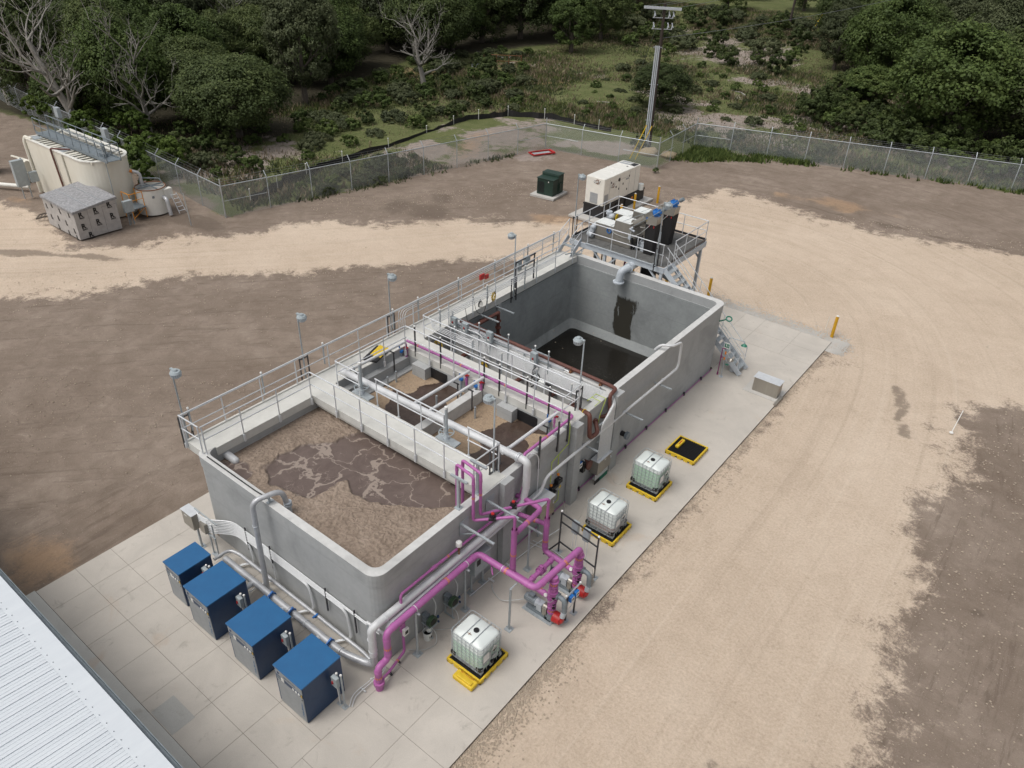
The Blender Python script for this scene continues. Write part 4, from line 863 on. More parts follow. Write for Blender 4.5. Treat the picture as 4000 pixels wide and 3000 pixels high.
for k, (x, y) in enumerate(((-8.15, 9.35), (-4.9, 9.4), (-4.15, 9.4), (-.7, 9.45))):
    T = Thing('drop_pipe', ('leftmost', 'second', 'third', 'rightmost')[k] + ' purple drop with red and blue valves over the pits, counted from the left', 'pipe', (x, y, 3), group='purple drops with valves')
    T.part('pipe', MB().tube([(x, y, 3.9), (x, y, 3.25)], .05, 12).cyl((x, y, 3.45), (x, y, 3.6), .065, n=12), 'purple')
    T.part('valve_handle', MB().obox((x + .06, y - .04, 3.78), (.2, .06, .04)).cyl((x, y - .08, 3.75), (x, y + .02, 3.75), .05, n=8), 'red')
    T.part('valve', MB().cyl((x - .18, y - .1, 3.48), (x - .18, y - .1, 3.56), .08, n=12).obox((x - .24, y - .14, 3.62), (.03, .05, .3)), 'blue_valve')
    T.part('hose', MB().tube([(x - .18, y - .1, 3.5), (x - .16, y - .14, 3.1), (x + .02, y - .4, 2.82)], .045, 8, bend=.25), 'cast_grey')
# small purple line on the outer wall, above the grey pipe
T = Thing('purple_pipe', 'small purple pipe along the outer near right wall above the large grey pipe', 'pipe', (.2, .6, 2.5), group='purple pipework')
T.part('pipe', MB().tube([(.5, -.55, .3), (.42, -.2, .18), (.24, .66, .18), (.24, .66, 2.6), (.2, .75, 2.62), (.2, 2.0, 2.6), (.2, 5.3, 2.5), (.25, 6.4, 2.5)], .042, 12, bend=.1), 'purple')
T.part('meter', MB().cyl((.24, .66, 1.2), (.24, .66, 1.5), .08, n=14).cyl((.24, .66, 1.14), (.24, .66, 1.17), .1, n=14), 'purple'); T.part('meter_display', MB().box(.31, .56, 1.05, .40, .76, 1.32), 'white', bev=.01); T.part('screen', MB().box(.402, .6, 1.12, .406, .72, 1.25), 'black')
bands(T, None, [((.32, .28, .18), (-.2, 1, 0)), ((.2, 2.7, 2.58), (0, 1, 0))], .043)
T.part('shoe', MB().torus((.3, .35, .06), (0, 1, .1), .06, .02).torus((.42, -.1, .06), (0, 1, 0), .06, .02), 'steel_dark')
T.part('sleeve', MB().cyl((.2, 1.95, 2.6), (.2, 2.2, 2.6), .058, n=12).cyl((.2, 2.4, 2.59), (.2, 2.5, 2.59), .055, n=12), 'purple')
T = Thing('flow_meter', 'white round sensor head standing on the grey pipe', 'sensor', (.25, 3.2, 2.4)); T.part('head', MB().cyl((.25, 3.15, 2.72), (.25, 3.15, 2.86), .1, n=16).ball((.25, 3.15, 2.86), .1, 14, 8, .35), 'white'); T.part('stem', MB().cyl((.25, 3.15, 2.3), (.25, 3.15, 2.72), .03, n=8), 'rust')
# thin purple line at the foot of the wall
T = Thing('purple_pipe', 'thin purple tube at the foot of the right wall all the way to the shower', 'pipe', (.06, 6, .1), group='purple pipework')
T.part('pipe', MB().tube([(.06, 6.2, .08), (.06, 22.0, .08)], .018, 8), 'purple')
for y in np.arange(8.6, 21.5, 1.75): T.part('clip', MB().box(.03, y - .03, .03, .11, y + .03, .2), 'steel_dark')

# ---------------------------------------------------------------- grey air pipes
T = Thing('air_pipe', 'large pale grey pipe across the pits, then along the right wall to the cabinets', 'pipe', (-4, 6.3, 4), group='grey steel pipework')
T.part('header', MB().tube([(-8.4, 6.2, 3.99), (-.05, 6.46, 3.99), (.3, 6.47, 3.99), (.3, 6.47, 2.85)], .13, 18, bend=.42), 'pipe_grey')
T.part('run', MB().tube([(.3, 6.47, 2.9), (.3, 6.3, 2.26), (.27, 5.6, 2.24), (.2, -.3, 2.24), (.14, -.42, 2.1), (.12, -.42, 1.0)], .12, 18, bend=.4), 'pipe_grey')
T.part('low_run', MB().tube([(.12, -.42, 1.15), (.12, -.42, .62), (-.1, -.5, .52), (-.9, -.72, .52), (-6.8, -.72, .5)], .11, 16, bend=.22), 'stainless_pipe')
f = MB()
for c, ax in (((-.02, 6.46, 3.99), (1, 0, 0)), ((-.08, 6.46, 3.99), (1, 0, 0))): flange(f, c, ax, .17, .02)
for c, ax in (((.3, 6.47, 3.3), (0, 0, 1)), ((.3, 6.47, 2.95), (0, 0, 1)), ((.22, .05, 2.24), (0, 1, 0)), ((.12, -.42, 1.7), (0, 0, 1)), ((.12, -.42, 1.2), (0, 0, 1)), ((-1.0, -.72, .52), (1, 0, 0)), ((-2.6, -.72, .51), (1, 0, 0)), ((-3.4, -.72, .51), (1, 0, 0))): f.cyl(Vector(c) - Vector(ax) * .008, Vector(c) + Vector(ax) * .008, .133, n=16)
split_part(T, 'joint', f, 'aluminium')
vv = MB()
for x in (-1.45, -3.25, -4.25): vv.torus((x, -.72, .52), (1, 0, 0), .125, .022); vv.obox((x + .02, -.78, .7), (.05, .22, .05), Matrix.Rotation(.5, 3, 'X')).obox((x + .06, -.95, .72), (.03, .3, .03), Matrix.Rotation(.25, 3, 'X'))
T.part('butterfly_valve', vv, 'blue_valve')
split_part(T, 'branch', MB().tube([(-1.9, -.72, .5), (-1.9, -1.35, .5)], .09, 12).tube([(-3.6, -.72, .5), (-3.6, -1.35, .5)], .09, 12).tube([(-5.2, -.72, .5), (-5.2, -1.35, .5)], .09, 12), 'stainless_pipe')
for k, (x, xa) in enumerate(((-8.25, -8.25), (-4.82, -4.82), (-4.1, -4.1), (-.62, -.62))):
    T = Thing('air_pipe', ('leftmost', 'second', 'third', 'rightmost')[k] + ' pale grey branch pipe crossing the square pits, counted from the left', 'pipe', (x, 6.6, 3.98), group='branch pipes over the pits')
    T.part('pipe', MB().tube([(x, 6.28, 3.98), (x + .05, 9.4, 3.98)], .062, 12), 'pipe_grey')
    T.part('clamp', MB().torus((x, 6.62, 3.98), (0, 1, 0), .066, .02).cyl((x - .14, 6.6, 3.86), (x + .1, 6.6, 3.9), .04, n=8), 'galvanised')
    T.part('support', MB().box(x + .22, 8.5, 3.0, x + .26, 8.54, 3.93).box(x - .06, 8.5, 3.88, x + .3, 8.54, 3.92), 'steel_dark')
T = Thing('air_pipe', 'slim grey pipe along the whole right wall, hooking over into the dark tank', 'pipe', (.3, 1, 2), group='grey steel pipework')
T.part('run', MB().tube([(.34, -.1, 1.2), (.33, -.02, 2.06), (.33, 1.0, 2.06), (.3, 7.35, 2.08), (.3, 7.62, 2.5), (.3, 7.8, 2.58), (.3, 17.2, 2.5), (.3, 17.3, 2.7), (.3, 17.25, 3.8), (.25, 16.5, 3.9), (-.2, 16.3, 3.9), (-.4, 16.25, 3.6)], .055, 12, bend=.22), 'pipe_grey')
f = MB()
for y in (.2, 2.5, 8.0, 10.3, 12.84, 15.94): f.cyl((.3 + (.05 if y < 3 else 0), y - .02, 2.06 if y < 7 else 2.55), (.3 + (.05 if y < 3 else 0), y + .02, 2.06 if y < 7 else 2.55), .064, n=12)
split_part(T, 'joint', f, 'aluminium')
T = Thing('air_pipe', 'thin steel pipe low along the near wall behind the blue cabinets', 'pipe', (-4, -.3, .3), group='grey steel pipework')
T.part('run', MB().tube([(-7.0, -1.0, .55), (-7.0, -.42, .55), (-6.6, -.3, .52), (-.55, -.25, .38), (-.2, -.3, .36)], .06, 12, bend=.2), 'stainless_pipe')
T.part('valve', MB().torus((-2.65, -.28, .42), (1, 0, 0), .07, .018).obox((-2.62, -.35, .5), (.05, .2, .04)), 'blue_valve')
T = Thing('air_pipe', 'tall steel pipe at the near wall that hooks over the rim into the foam', 'pipe', (-4.89, -.5, 0), group='grey steel pipework')
T.part('pipe', MB().tube([(-4.89, -.5, .05), (-4.89, -.42, 3.95), (-4.6, .45, 4.0), (-4.58, .58, 3.3)], .085, 16, bend=.28), 'stainless_pipe')
T.part('flange', MB().cyl((-4.89, -.5, .08), (-4.89, -.5, .12), .15, n=16).cyl((-4.58, .58, 3.3), (-4.58, .58, 3.34), .13, n=16).cyl((-4.58, .58, 3.42), (-4.58, .58, 3.45), .13, n=16).cyl((-4.58, .58, 3.0), (-4.58, .58, 3.3), .1, n=14).torus((-4.89, -.45, 3.0), (0, 0, 1), .088, .01), 'pale_blue_grey')
T.part('bracket', MB().box(-4.82, .0, H, -4.72, .22, H + .04).box(-4.8, .06, H, -4.74, .12, H + .26), 'galvanised')
single('rim_cable', MB().tube([(-8.1, .12, H + .03), (-5.5, .12, H + .03), (-4.9, .16, H + .03), (-4.75, .26, H - .1)], .022, 6), 'black', 'black cable strapped along the near rim of the foam tank', 'cable', (-8.1, .12, H))
T = Thing('pipe_stub', 'pinkish fat pipe end poking through the left wall into the foam', 'pipe', (-8.35, .9, 3.1)); T.part('pipe', MB().tube([(-8.5, .9, 3.22), (-8.0, 1.0, 3.02)], .14, 18).ball((-8.0, 1.0, 3.02), .14, 16, 8), 'pale_pink' if 'pale_pink' in M else 'pipe_grey')
T = Thing('pipe_stub', 'short capped grey pipe standing at the near right corner of the foam tank', 'pipe', (-.45, -.3, 0)); T.part('post', MB().box(-.34, -.2, 0, -.22, -.12, 1.75), 'galvanised'); T.part('pipe', MB().tube([(-.36, -.16, 1.8), (.35, -.12, 1.8)], .05, 12), 'pipe_grey')
# pipe stands
def stand(label, x, y, z, head=None, r=.04):
    T = Thing('pipe_stand', label, 'pipe stand', (x, y, 0), group='pipe stands on the pavement')
    T.part('post', MB().cyl((x, y, .01), (x, y, z), r, n=10), 'galvanised'); T.part('base_plate', MB().box(x - .12, y - .12, .001, x + .12, y + .12, .02).bar((x - .1, y, .02), (x, y, .12), .01, .05).bar((x + .1, y, .02), (x, y, .12), .01, .05), 'galvanised')
    if head: T.part('head', head, 'galvanised')
stand('pipe stand under the thick purple pipe, nearest the near corner', .52, .94, 1.9, MB().box(.0, .9, 1.9, .7, .96, 1.94).box(.48, .88, 1.86, .56, 1.0, 1.95))
stand('pipe stand under the purple pipe, second from the near corner', .5, 3.15, 1.9, MB().box(.0, 3.1, 1.9, .7, 3.16, 1.94).box(.48, 3.09, 1.86, .56, 3.2, 1.95))
stand('tall pipe stand beneath the purple run leading out to the pumps', 2.08, 3.45, 1.85, MB().tube([(2.08, 3.45, 1.85), (2.08, 3.78, 1.85), (2.08, 3.78, 1.95)], .025, 8))
stand('pipe stand between the two open purple risers', 1.0, 5.83, 1.95, MB().box(.2, 5.8, 1.95, 1.5, 5.86, 2.0))
stand('square dark stand next to the grey control cabinet, left', .2, 3.8, 1.0)
stand('square dark stand next to the grey control cabinet, right', .18, 4.4, 1.0)
stand('dark stand against the wall behind the left riser', .11, 5.64, 2.1)
# brown pipes
T = Thing('brown_pipe', 'long brown pipe lying on top of the wall between channel and dark tank', 'pipe', (-4, 12.4, 3.8), group='brown pipework')
T.part('pipe', MB().tube([(-8.0, 12.75, 3.2), (-7.9, 12.45, 3.82), (-.2, 12.36, 3.82), (.1, 12.3, 3.82), (.12, 11.85, 3.78), (.22, 11.8, 3.0), (.1, 11.6, 2.9), (-.1, 11.5, 2.9)], .075, 12, bend=.12), 'brown_pipe')
for x in (-6, -3.9, -2.0, -.6): T.part('saddle', MB().box(x - .05, 12.26, H + .01, x + .05, 12.55, H + .1).torus((x, 12.38, 3.82), (1, 0, 0), .08, .012), 'rust')
T = Thing('brown_pipe', 'brown pipe looping over the wall at the right end of the channel', 'pipe', (0, 10.5, 3.5), group='brown pipework')
T.part('pipe', MB().tube([(-2.0, 11.2, 2.9), (-.9, 10.9, 3.2), (-.3, 10.5, 3.62), (.2, 10.35, 3.74), (.32, 10.3, 2.75), (.36, 10.8, 2.72), (.05, 11.1, 2.95)], .085, 12, bend=.14), 'brown_pipe')
T.part('flange', MB().cyl((-.75, 10.82, 3.3), (-.65, 10.78, 3.36), .14, n=14).cyl((.0, 11.1, 2.97), (.06, 11.05, 2.94), .13, n=14), 'brown_pipe'); T.part('yellow_tape', MB().torus((-.08, 10.43, 3.69), (1, -.4, .2), .09, .015), 'yellow')
T = Thing('brown_pipe', 'cluster of brown flanged pipes and valves deep in the channel', 'pipe', (-6, 11.3, 2), group='brown pipework')
q = MB()
for x in (-7.3, -6.2, -4.3, -2.6, -1.6): q.tube([(x, 12.2, 2.5), (x, 11.3, 2.5), (x + .15, 10.9, 2.3)], .1, 12, bend=.2); q.cyl((x, 11.6, 2.5), (x, 11.66, 2.5), .16, n=14); q.cyl((x, 11.4, 2.5), (x, 11.46, 2.5), .16, n=14)
T.part('pipe', q.tube([(-8, 11.3, 2.2), (-.5, 11.3, 2.2)], .09, 12), 'brown_pipe')
T = Thing('brown_pipe', 'brown vertical pipes with flanges and valves on the left wall of the dark tank', 'pipe', (-8, 14.5, 3), group='brown pipework')
q = MB()
for y in (13.3, 15.0): q.tube([(-8.2, y - .9, 3.0), (-7.9, y - .5, 3.15), (-7.85, y, 3.2), (-7.85, y, -.1)], .085, 12, bend=.15); [q.cyl((-7.85, y, z), (-7.85, y, z + .05), .14, n=14) for z in (2.75, 2.4, 2.0, 1.9)]
T.part('pipe', q.tube([(-7.9, 12.9, 3.15), (-7.9, 15.1, 3.15)], .085, 12), 'brown_pipe')
for y in (13.0, 14.1, 15.2): T.part('bracket', MB().box(-8.3, y - .03, 3.32, -7.1, y + .03, 3.37), 'galvanised')
T.part('cable', MB().tube([(-8.1, 13.5, 4.5), (-8.0, 13.6, 3.7), (-8.0, 14.1, 3.4), (-8.05, 14.5, 4.2)], .012, 5, bend=.3).tube([(-8.05, 12.9, 4.2), (-8.0, 13.0, 3.5), (-7.9, 13.1, 2.6)], .012, 5, bend=.3), 'black')
# green gas line
T = Thing('gas_line', 'thin lime green tubing on the right wall with small yellow gauges', 'tubing', (.05, 8.5, 2), group=None)
T.part('tube', MB().tube([(-.5, 10.0, H + .06), (.06, 9.3, H + .05), (.06, 9.3, 2.95), (.06, 8.3, 2.7), (.06, 8.3, 1.75)], .014, 6).tube([(.06, 8.72, 2.8), (.06, 8.72, 2.0)], .014, 6).tube([(.06, 8.9, 1.1), (.06, 8.9, .55), (.06, 8.25, .45), (.06, 8.2, .9)], .014, 6).tube([(-.35, 11.0, H + .1), (-.35, 11.6, H + .1), (.1, 11.6, H + .1), (.1, 11.3, 3.2), (.08, 11.2, 2.6)], .014, 6).tube([(-.35, 11.3, H + .1), (.05, 11.3, H + .1), (.05, 10.9, H + .1)], .014, 6), 'gas_green')
T.part('gauge', MB().ball((.1, 8.3, 1.65), .06).ball((.1, 8.72, 1.9), .06), 'orange'); T.part('dial', MB().cyl((.1, 8.35, 1.0), (.14, 8.35, 1.0), .07, n=12).cyl((.1, 8.85, 1.25), (.14, 8.85, 1.25), .07, n=12), 'yellow')
T = Thing('dosing_pump', 'small black dosing unit with clear tubes on the right wall', 'dosing pump', (.1, 8.6, 1.5)); T.part('body', MB().box(.02, 8.3, 1.35, .16, 8.8, 1.5).box(.02, 8.62, 1.5, .2, 8.9, 1.68).box(.02, 8.22, 1.3, .24, 8.5, 1.36), 'black'); T.part('tube', MB().tube([(.14, 8.35, 1.5), (.16, 8.28, 1.2), (.12, 8.4, .9)], .012, 5).tube([(.14, 8.8, 1.7), (.16, 8.75, 1.4), (.12, 8.8, 1.1)], .012, 5), 'clear_hose')
def meter(label, y, z, s=1.):
    T = Thing('transmitter', label, 'transmitter', (.03, y, z), group='blue instrument boxes'); b_ = T.part('housing', MB().box(.03, y - .11 * s, z - .13 * s, .17, y + .11 * s, z + .13 * s), 'blue_valve', bev=.012)
    T.part('face', MB().box(.171, y - .09 * s, z - .11 * s, .178, y + .09 * s, z + .11 * s), 'white', b_); T.part('screen', MB().box(.179, y - .05, z - .03, .182, y + .05, z + .05), 'black', b_)
    T.part('cable', MB().tube([(.1, y - .05, z - .13), (.1, y - .08, z - .5), (.1, y + .03, z - .55), (.1, y + .06, z - .13)], .01, 5, bend=.08), 'black')
meter('blue and white instrument box left of the black dosing unit', 7.95, 1.5, 1.1); meter('blue and white instrument box on the wall near the steel junction box', 10.15, 1.45)
T = Thing('brown_valve', 'rusty round valve on the wall beside the steel junction box', 'valve', (.1, 10.6, 1.2)); T.part('body', MB().cyl((.02, 10.6, 1.25), (.25, 10.6, 1.25), .14, n=14).cyl((.25, 10.6, 1.25), (.3, 10.6, 1.25), .2, n=16), 'brown_pipe'); T.part('dark_body', MB().box(.05, 10.3, 1.0, .2, 10.48, 1.45), 'black')
T = Thing('blind_flange', 'dark blue grey capped flange sticking out of the tank wall', 'flange', (0, 13.4, 1.0)); T.part('neck', MB().cyl((.0, 13.42, 1.05), (.25, 13.42, 1.05), .11, n=16), 'black'); T.part('disc', MB().cyl((.22, 13.42, 1.05), (.27, 13.42, 1.05), .17, n=18).cyl((.29, 13.42, 1.05), (.34, 13.42, 1.05), .17, n=18), 'cast_grey')
T = Thing('wall_conduit', 'white bent conduit looping down the right wall beside the big grey elbow', 'conduit', (.1, 7, 2)); T.part('conduit', MB().tube([(-.1, 6.9, H + .05), (.05, 7.1, H + .2), (.1, 7.4, H - .1), (.1, 7.45, 1.2)], .022, 8, bend=.3), 'conduit')
for k, (y, z0, z1) in enumerate(((7.5, 2.9, 4.3), (8.6, 3.0, 4.3), (9.2, 3.1, 4.4))):
    T = Thing('strut_post', ('nearest', 'middle', 'farthest')[k] + ' of three dark strut posts bolted to the right wall beside the pits', 'post', (.05, y, z0), group='strut posts on the right wall'); T.part('strut', MB().box(.02, y - .03, z0, .07, y + .03, z1), 'steel_dark'); T.part('foot', MB().box(-.15, y - .05, H + .01, .0, y + .05, H + .12), 'galvanised')
# handwheels
for k, x in enumerate((-7.0, -2.75)):
    T = Thing('handwheel_valve', ('left', 'right')[k] + ' handwheel with a tall white capped stem in front of the pits', 'valve', (x, 5.85, H), group='handwheel valves')
    T.part('stem_cover', MB().cyl((x, 5.9, H + .4), (x, 5.9, 5.0), .055, n=12), 'galvanised'); T.part('cap', MB().cyl((x, 5.9, 5.0), (x, 5.9, 5.08), .06, n=12), 'white')
    w_ = MB().torus((x, 5.9, H + .38), (0, 0, 1), .26, .02, 24, 6)
    for q in range(4): a = q * PI / 2 + .4; w_.bar((x, 5.9, H + .38), (x + .26 * math.cos(a), 5.9 + .26 * math.sin(a), H + .38), .03, .02)
    T.part('wheel', w_, 'grey_box'); T.part('pedestal', MB().cyl((x, 5.9, H + .12), (x, 5.9, H + .35), .1, .06, 12), 'pale_blue_grey')
    T.part('plate', MB().box(x - .35, 5.72, H + .06, x + .55, 6.02, H + .12), 'galvanised'); T.part('rod', MB().cyl((x + .02, 5.9, 2.8), (x + .02, 5.9, H + .1), .018, n=8), 'galvanised'); T.part('guide', MB().box(x - .4, 5.75, 2.6, x - .3, 5.85, H + .06), 'galvanised')
for k, (x, y) in enumerate(((-7.6, 8.2), (-7.55, 7.7), (-3.6, 8.4), (-2.9, 6.4), (-1.2, 6.9), (-5.2, 8.0))):
    single('standpipe', MB().cyl((x, y, 2.6), (x, y, 3.35), .04, n=10), 'galvanised', 'short grey pipe standing in the scum of the %s pit' % ('left' if x < -4.2 else 'right'), 'standpipe', (x, y, 2.6), 'short pipes in the pits')
# ---------------------------------------------------------------- chemical totes on spill pallets
def tote_liquid(name, c, level):
    m, nt, b = newmat(name); v = coords(nt); sx = nd(nt, 'ShaderNodeSeparateXYZ'); nt.links.new(v, sx.inputs[0])
    f = sstep(nt, sx.outputs[2], level - .01, level + .01)
    nt.links.new(mix(nt, f, c, (.70, .75, .73)), b.inputs['Base Color']); b.inputs['Roughness'].default_value = .35; b.inputs['Subsurface Weight'].default_value = .0
tote_liquid('tote_green', (.40, .56, .44), .93); tote_liquid('tote_green_low', (.46, .60, .50), .80); tote_liquid('tote_brown', (.34, .29, .28), .42)
for n_ in ('tote_brown',): pass
def pallet(label, x, y, bucket=None):
    """1.32 square yellow spill pallet with black grate; x,y = near left corner"""
    T = Thing('spill_pallet', label, 'spill pallet', (x, y, 0), group='yellow spill pallets')
    W = 1.33; f = MB(); n = 24
    f.box(x, y, .09, x + .06, y + W, .18).box(x + W - .06, y, .09, x + W, y + W, .18).box(x + .06, y, .09, x + W - .06, y + .06, .18).box(x + .06, y + W - .06, .09, x + W - .06, y + W, .18)
    for k in range(5):
        a = x + k * (W - .19) / 4; c = y + k * (W - .19) / 4
        for y0 in (y, y + W - .06): f.box(a, y0, .0, a + .19, y0 + .06, .09)
        for x0 in (x, x + W - .06): f.box(x0, c, .0, x0 + .06, c + .19, .09)
    T.part('frame', f, 'yellow', bev=.008); g = MB().box(x + .06, y + .06, .10, x + W - .06, y + W - .06, .13)
    L = W - .12; k = -L
    while k < L:
        a0, a1 = max(0, k), min(L, L + k)
        if a1 - a0 > .05:
            g.bar((x + .06 + a0, y + .06 + a0 - k, .155), (x + .06 + a1, y + .06 + a1 - k, .155), .012, .03)
            g.bar((x + .06 + a0, y + W - .06 - (a0 - k), .156), (x + .06 + a1, y + W - .06 - (a1 - k), .156), .012, .03)
        k += .085
    T.part('grate', g, 'black'); return T
def cage_pts(x0, y0, x1, y1, z, r): return [(*p, z) for p in rrect(x0, y0, x1, y1, r, 4)]
def tote(label, x, y, liq, placard=False, z0=.18):
    """1.2 x 1.0 intermediate bulk container"""
    T = Thing('chemical_tote', label, 'tote', (x, y, z0), group='caged chemical totes')
    b = MB(); R_ = rrect(x + .03, y + .03, x + 1.17, y + .97, .13, 5); n = len(R_); top = rrect(x + .05, y + .05, x + 1.15, y + .95, .13, 5); cx_, cy_ = x + .6, y + .5
    v = [(*p, z0 + .14) for p in R_] + [(*p, z0 + 1.02) for p in R_] + [(cx_ + (p[0] - cx_) * .93, cy_ + (p[1] - cy_) * .93, z0 + 1.09) for p in top] + [(cx_ + (p[0] - cx_) * .1, cy_ + (p[1] - cy_) * .1, z0 + 1.105) for p in top]
    f = [(j * n + k, j * n + (k + 1) % n, (j + 1) * n + (k + 1) % n, (j + 1) * n + k) for j in range(3) for k in range(n)]; f += [tuple(range(3 * n, 4 * n))]
    o = T.part('bottle', b.add(v, f, True), liq)
    T.part('cap', MB().cyl((x + .6, y + .5, z0 + 1.09), (x + .6, y + .5, z0 + 1.14), .085, n=18).cyl((x + .6, y + .5, z0 + 1.14), (x + .6, y + .5, z0 + 1.155), .05, n=14), 'black', o)
    st = MB(); st.obox((x + .52, y + .28, z0 + 1.1085), (.16, .02, .004)).obox((x + .52, y + .28, z0 + 1.1085), (.02, .09, .005)); T.part('stain', st, 'rust', o)
    c = MB()
    for k in range(7): c.tube(cage_pts(x, y, x + 1.2, y + 1.0, z0 + .2 + k * .152, .1) + cage_pts(x, y, x + 1.2, y + 1.0, z0 + .2 + k * .152, .1)[:1], .0085 if k < 6 else .011, 5, caps=False)
    for k in range(7):
        a = x + .12 + k * .16
        for yy_ in (y, y + 1.0): c.cyl((a, yy_, z0 + .05), (a, yy_, z0 + 1.12), .0085, n=5, caps=False)
    for k in range(6):
        a = y + .12 + k * .152
        for xx_ in (x, x + 1.2): c.cyl((xx_, a, z0 + .05), (xx_, a, z0 + 1.12), .0085, n=5, caps=False)
    for a in (x + .42, x + .78): c.tube([(a, y, z0 + 1.12), (a, y + 1.0, z0 + 1.12)], .011, 5)
    T.part('cage', c, 'galvanised')
    pb = MB()
    for yy_ in (y + .02, y + .45, y + .88): pb.box(x + .01, yy_, z0 + .0, x + 1.19, yy_ + .1, z0 + .02).box(x + .01, yy_, z0 + .1, x + 1.19, yy_ + .1, z0 + .12)
    for xx_ in (x + .0, x + .52, x + 1.06): [pb.box(xx_, yy_, z0 + .02, xx_ + .14, yy_ + .1, z0 + .1) for yy_ in (y + .02, y + .45, y + .88)]
    T.part('skid', pb, 'galvanised')
    cb = MB()
    for xx_ in (x + .02, x + 1.0): [cb.box(xx_, yy_, z0 + .13, xx_ + .18, yy_ + .16, z0 + .24) for yy_ in (y - .004, y + .844)]
    T.part('corner_guard', cb, 'black')
    xp = x + 1.21
    sg = T.part('sign_plate', MB().box(xp, y + .08, z0 + .42, xp + .006, y + .46, z0 + .72).box(xp, y + .5, z0 + .3, xp + .006, y + .72, z0 + .44), 'panel_grey'); T.part('paper', MB().box(xp + .0065, y + .1, z0 + .5, xp + .009, y + .36, z0 + .8), 'white', sg)
    R_f = cols((0, 1, 0), (0, 0, 1), (1, 0, 0)); d = MB().obox((xp + .009, y + .6, z0 + .72), (.2, .2, .004), R_f @ Matrix.Rotation(PI / 4, 3, 'Z'))
    dp = T.part('placard', d, 'white'); T.part('placard_print', MB().add([(xp + .0125, y + .6 - .12, z0 + .70), (xp + .0125, y + .6, z0 + .585), (xp + .0125, y + .72, z0 + .70)], [(0, 1, 2)]), 'black', dp)
    T.part('placard_print', text_mb('1760' if placard else '8', .09, .002, R_f, (xp + .013, y + .6, z0 + .75)), 'black', dp)
    T.part('valve', MB().cyl((x + 1.12, y + .5, z0 + .2), (x + 1.24, y + .5, z0 + .2), .05, n=12).box(x + 1.2, y + .47, z0 + .22, x + 1.23, y + .6, z0 + .25), 'black'); return T
pallet('yellow spill pallet under the nearest tote', 1.37, 1.31); t1 = tote('nearest caged tote half full of pale green liquid, with a black and white hazard placard', 1.39, 1.46, 'tote_green_low', True)
pallet('yellow spill pallet under the brown liquid tote', 1.38, 8.6); tote('middle caged tote, mostly empty with grey brown liquid at the bottom', 1.38, 8.78, 'tote_brown')
pallet('yellow spill pallet under the farthest tote', 1.38, 11.73); tote('farthest caged tote filled high with pale green liquid', 1.40, 11.94, 'tote_green')
pallet('empty yellow spill pallet with black grate beyond the totes', 1.48, 14.7)
T = Thing('sump_box', 'yellow plastic box lying on the empty spill pallet', 'box', (1.8, 15.35, .18)); T.part('box', MB().obox((1.8, 15.4, .24), (.16, .62, .12), Matrix.Rotation(-.03, 3, 'Z')), 'yellow', bev=.03); T.part('print', MB().obox((1.8, 15.42, .302), (.04, .3, .002)), 'red')
T = Thing('sump_box', 'yellow plastic box hooked on the corner of the nearest spill pallet', 'box', (2.2, 1.1, .0)); T.part('box', MB().obox((2.28, 1.12, .09), (.75, .3, .16)), 'yellow', bev=.03); T.part('tray', MB().obox((2.3, 1.08, .19), (.55, .12, .06)), 'yellow', bev=.02)
T.part('print', text_mb('SPILL  CONTAINMENT', .05, .002, cols((1, 0, 0), (0, 1, 0), (0, 0, 1)), (2.28, 1.23, .1715)), 'red')
for k, (a, b_) in enumerate((((.6, 11.6, .6), (1.5, 12.2, 1.1)), ((.5, 8.6, .9), (1.4, 9.0, 1.1)))):
    single('tubing', MB().tube([a, (a[0] + .3, a[1] + .05, .02), ((a[0] + b_[0]) / 2 + .1, a[1] + .1, .02), (b_[0] - .2, b_[1] - .1, .6), (b_[0] - .1, b_[1], b_[2] + .25), b_], .009, 5, bend=.3), 'clear_hose', 'thin clear tubing from the wall to the %s tote' % ('farthest', 'middle')[k], 'tubing', a, 'clear tubes to the totes')

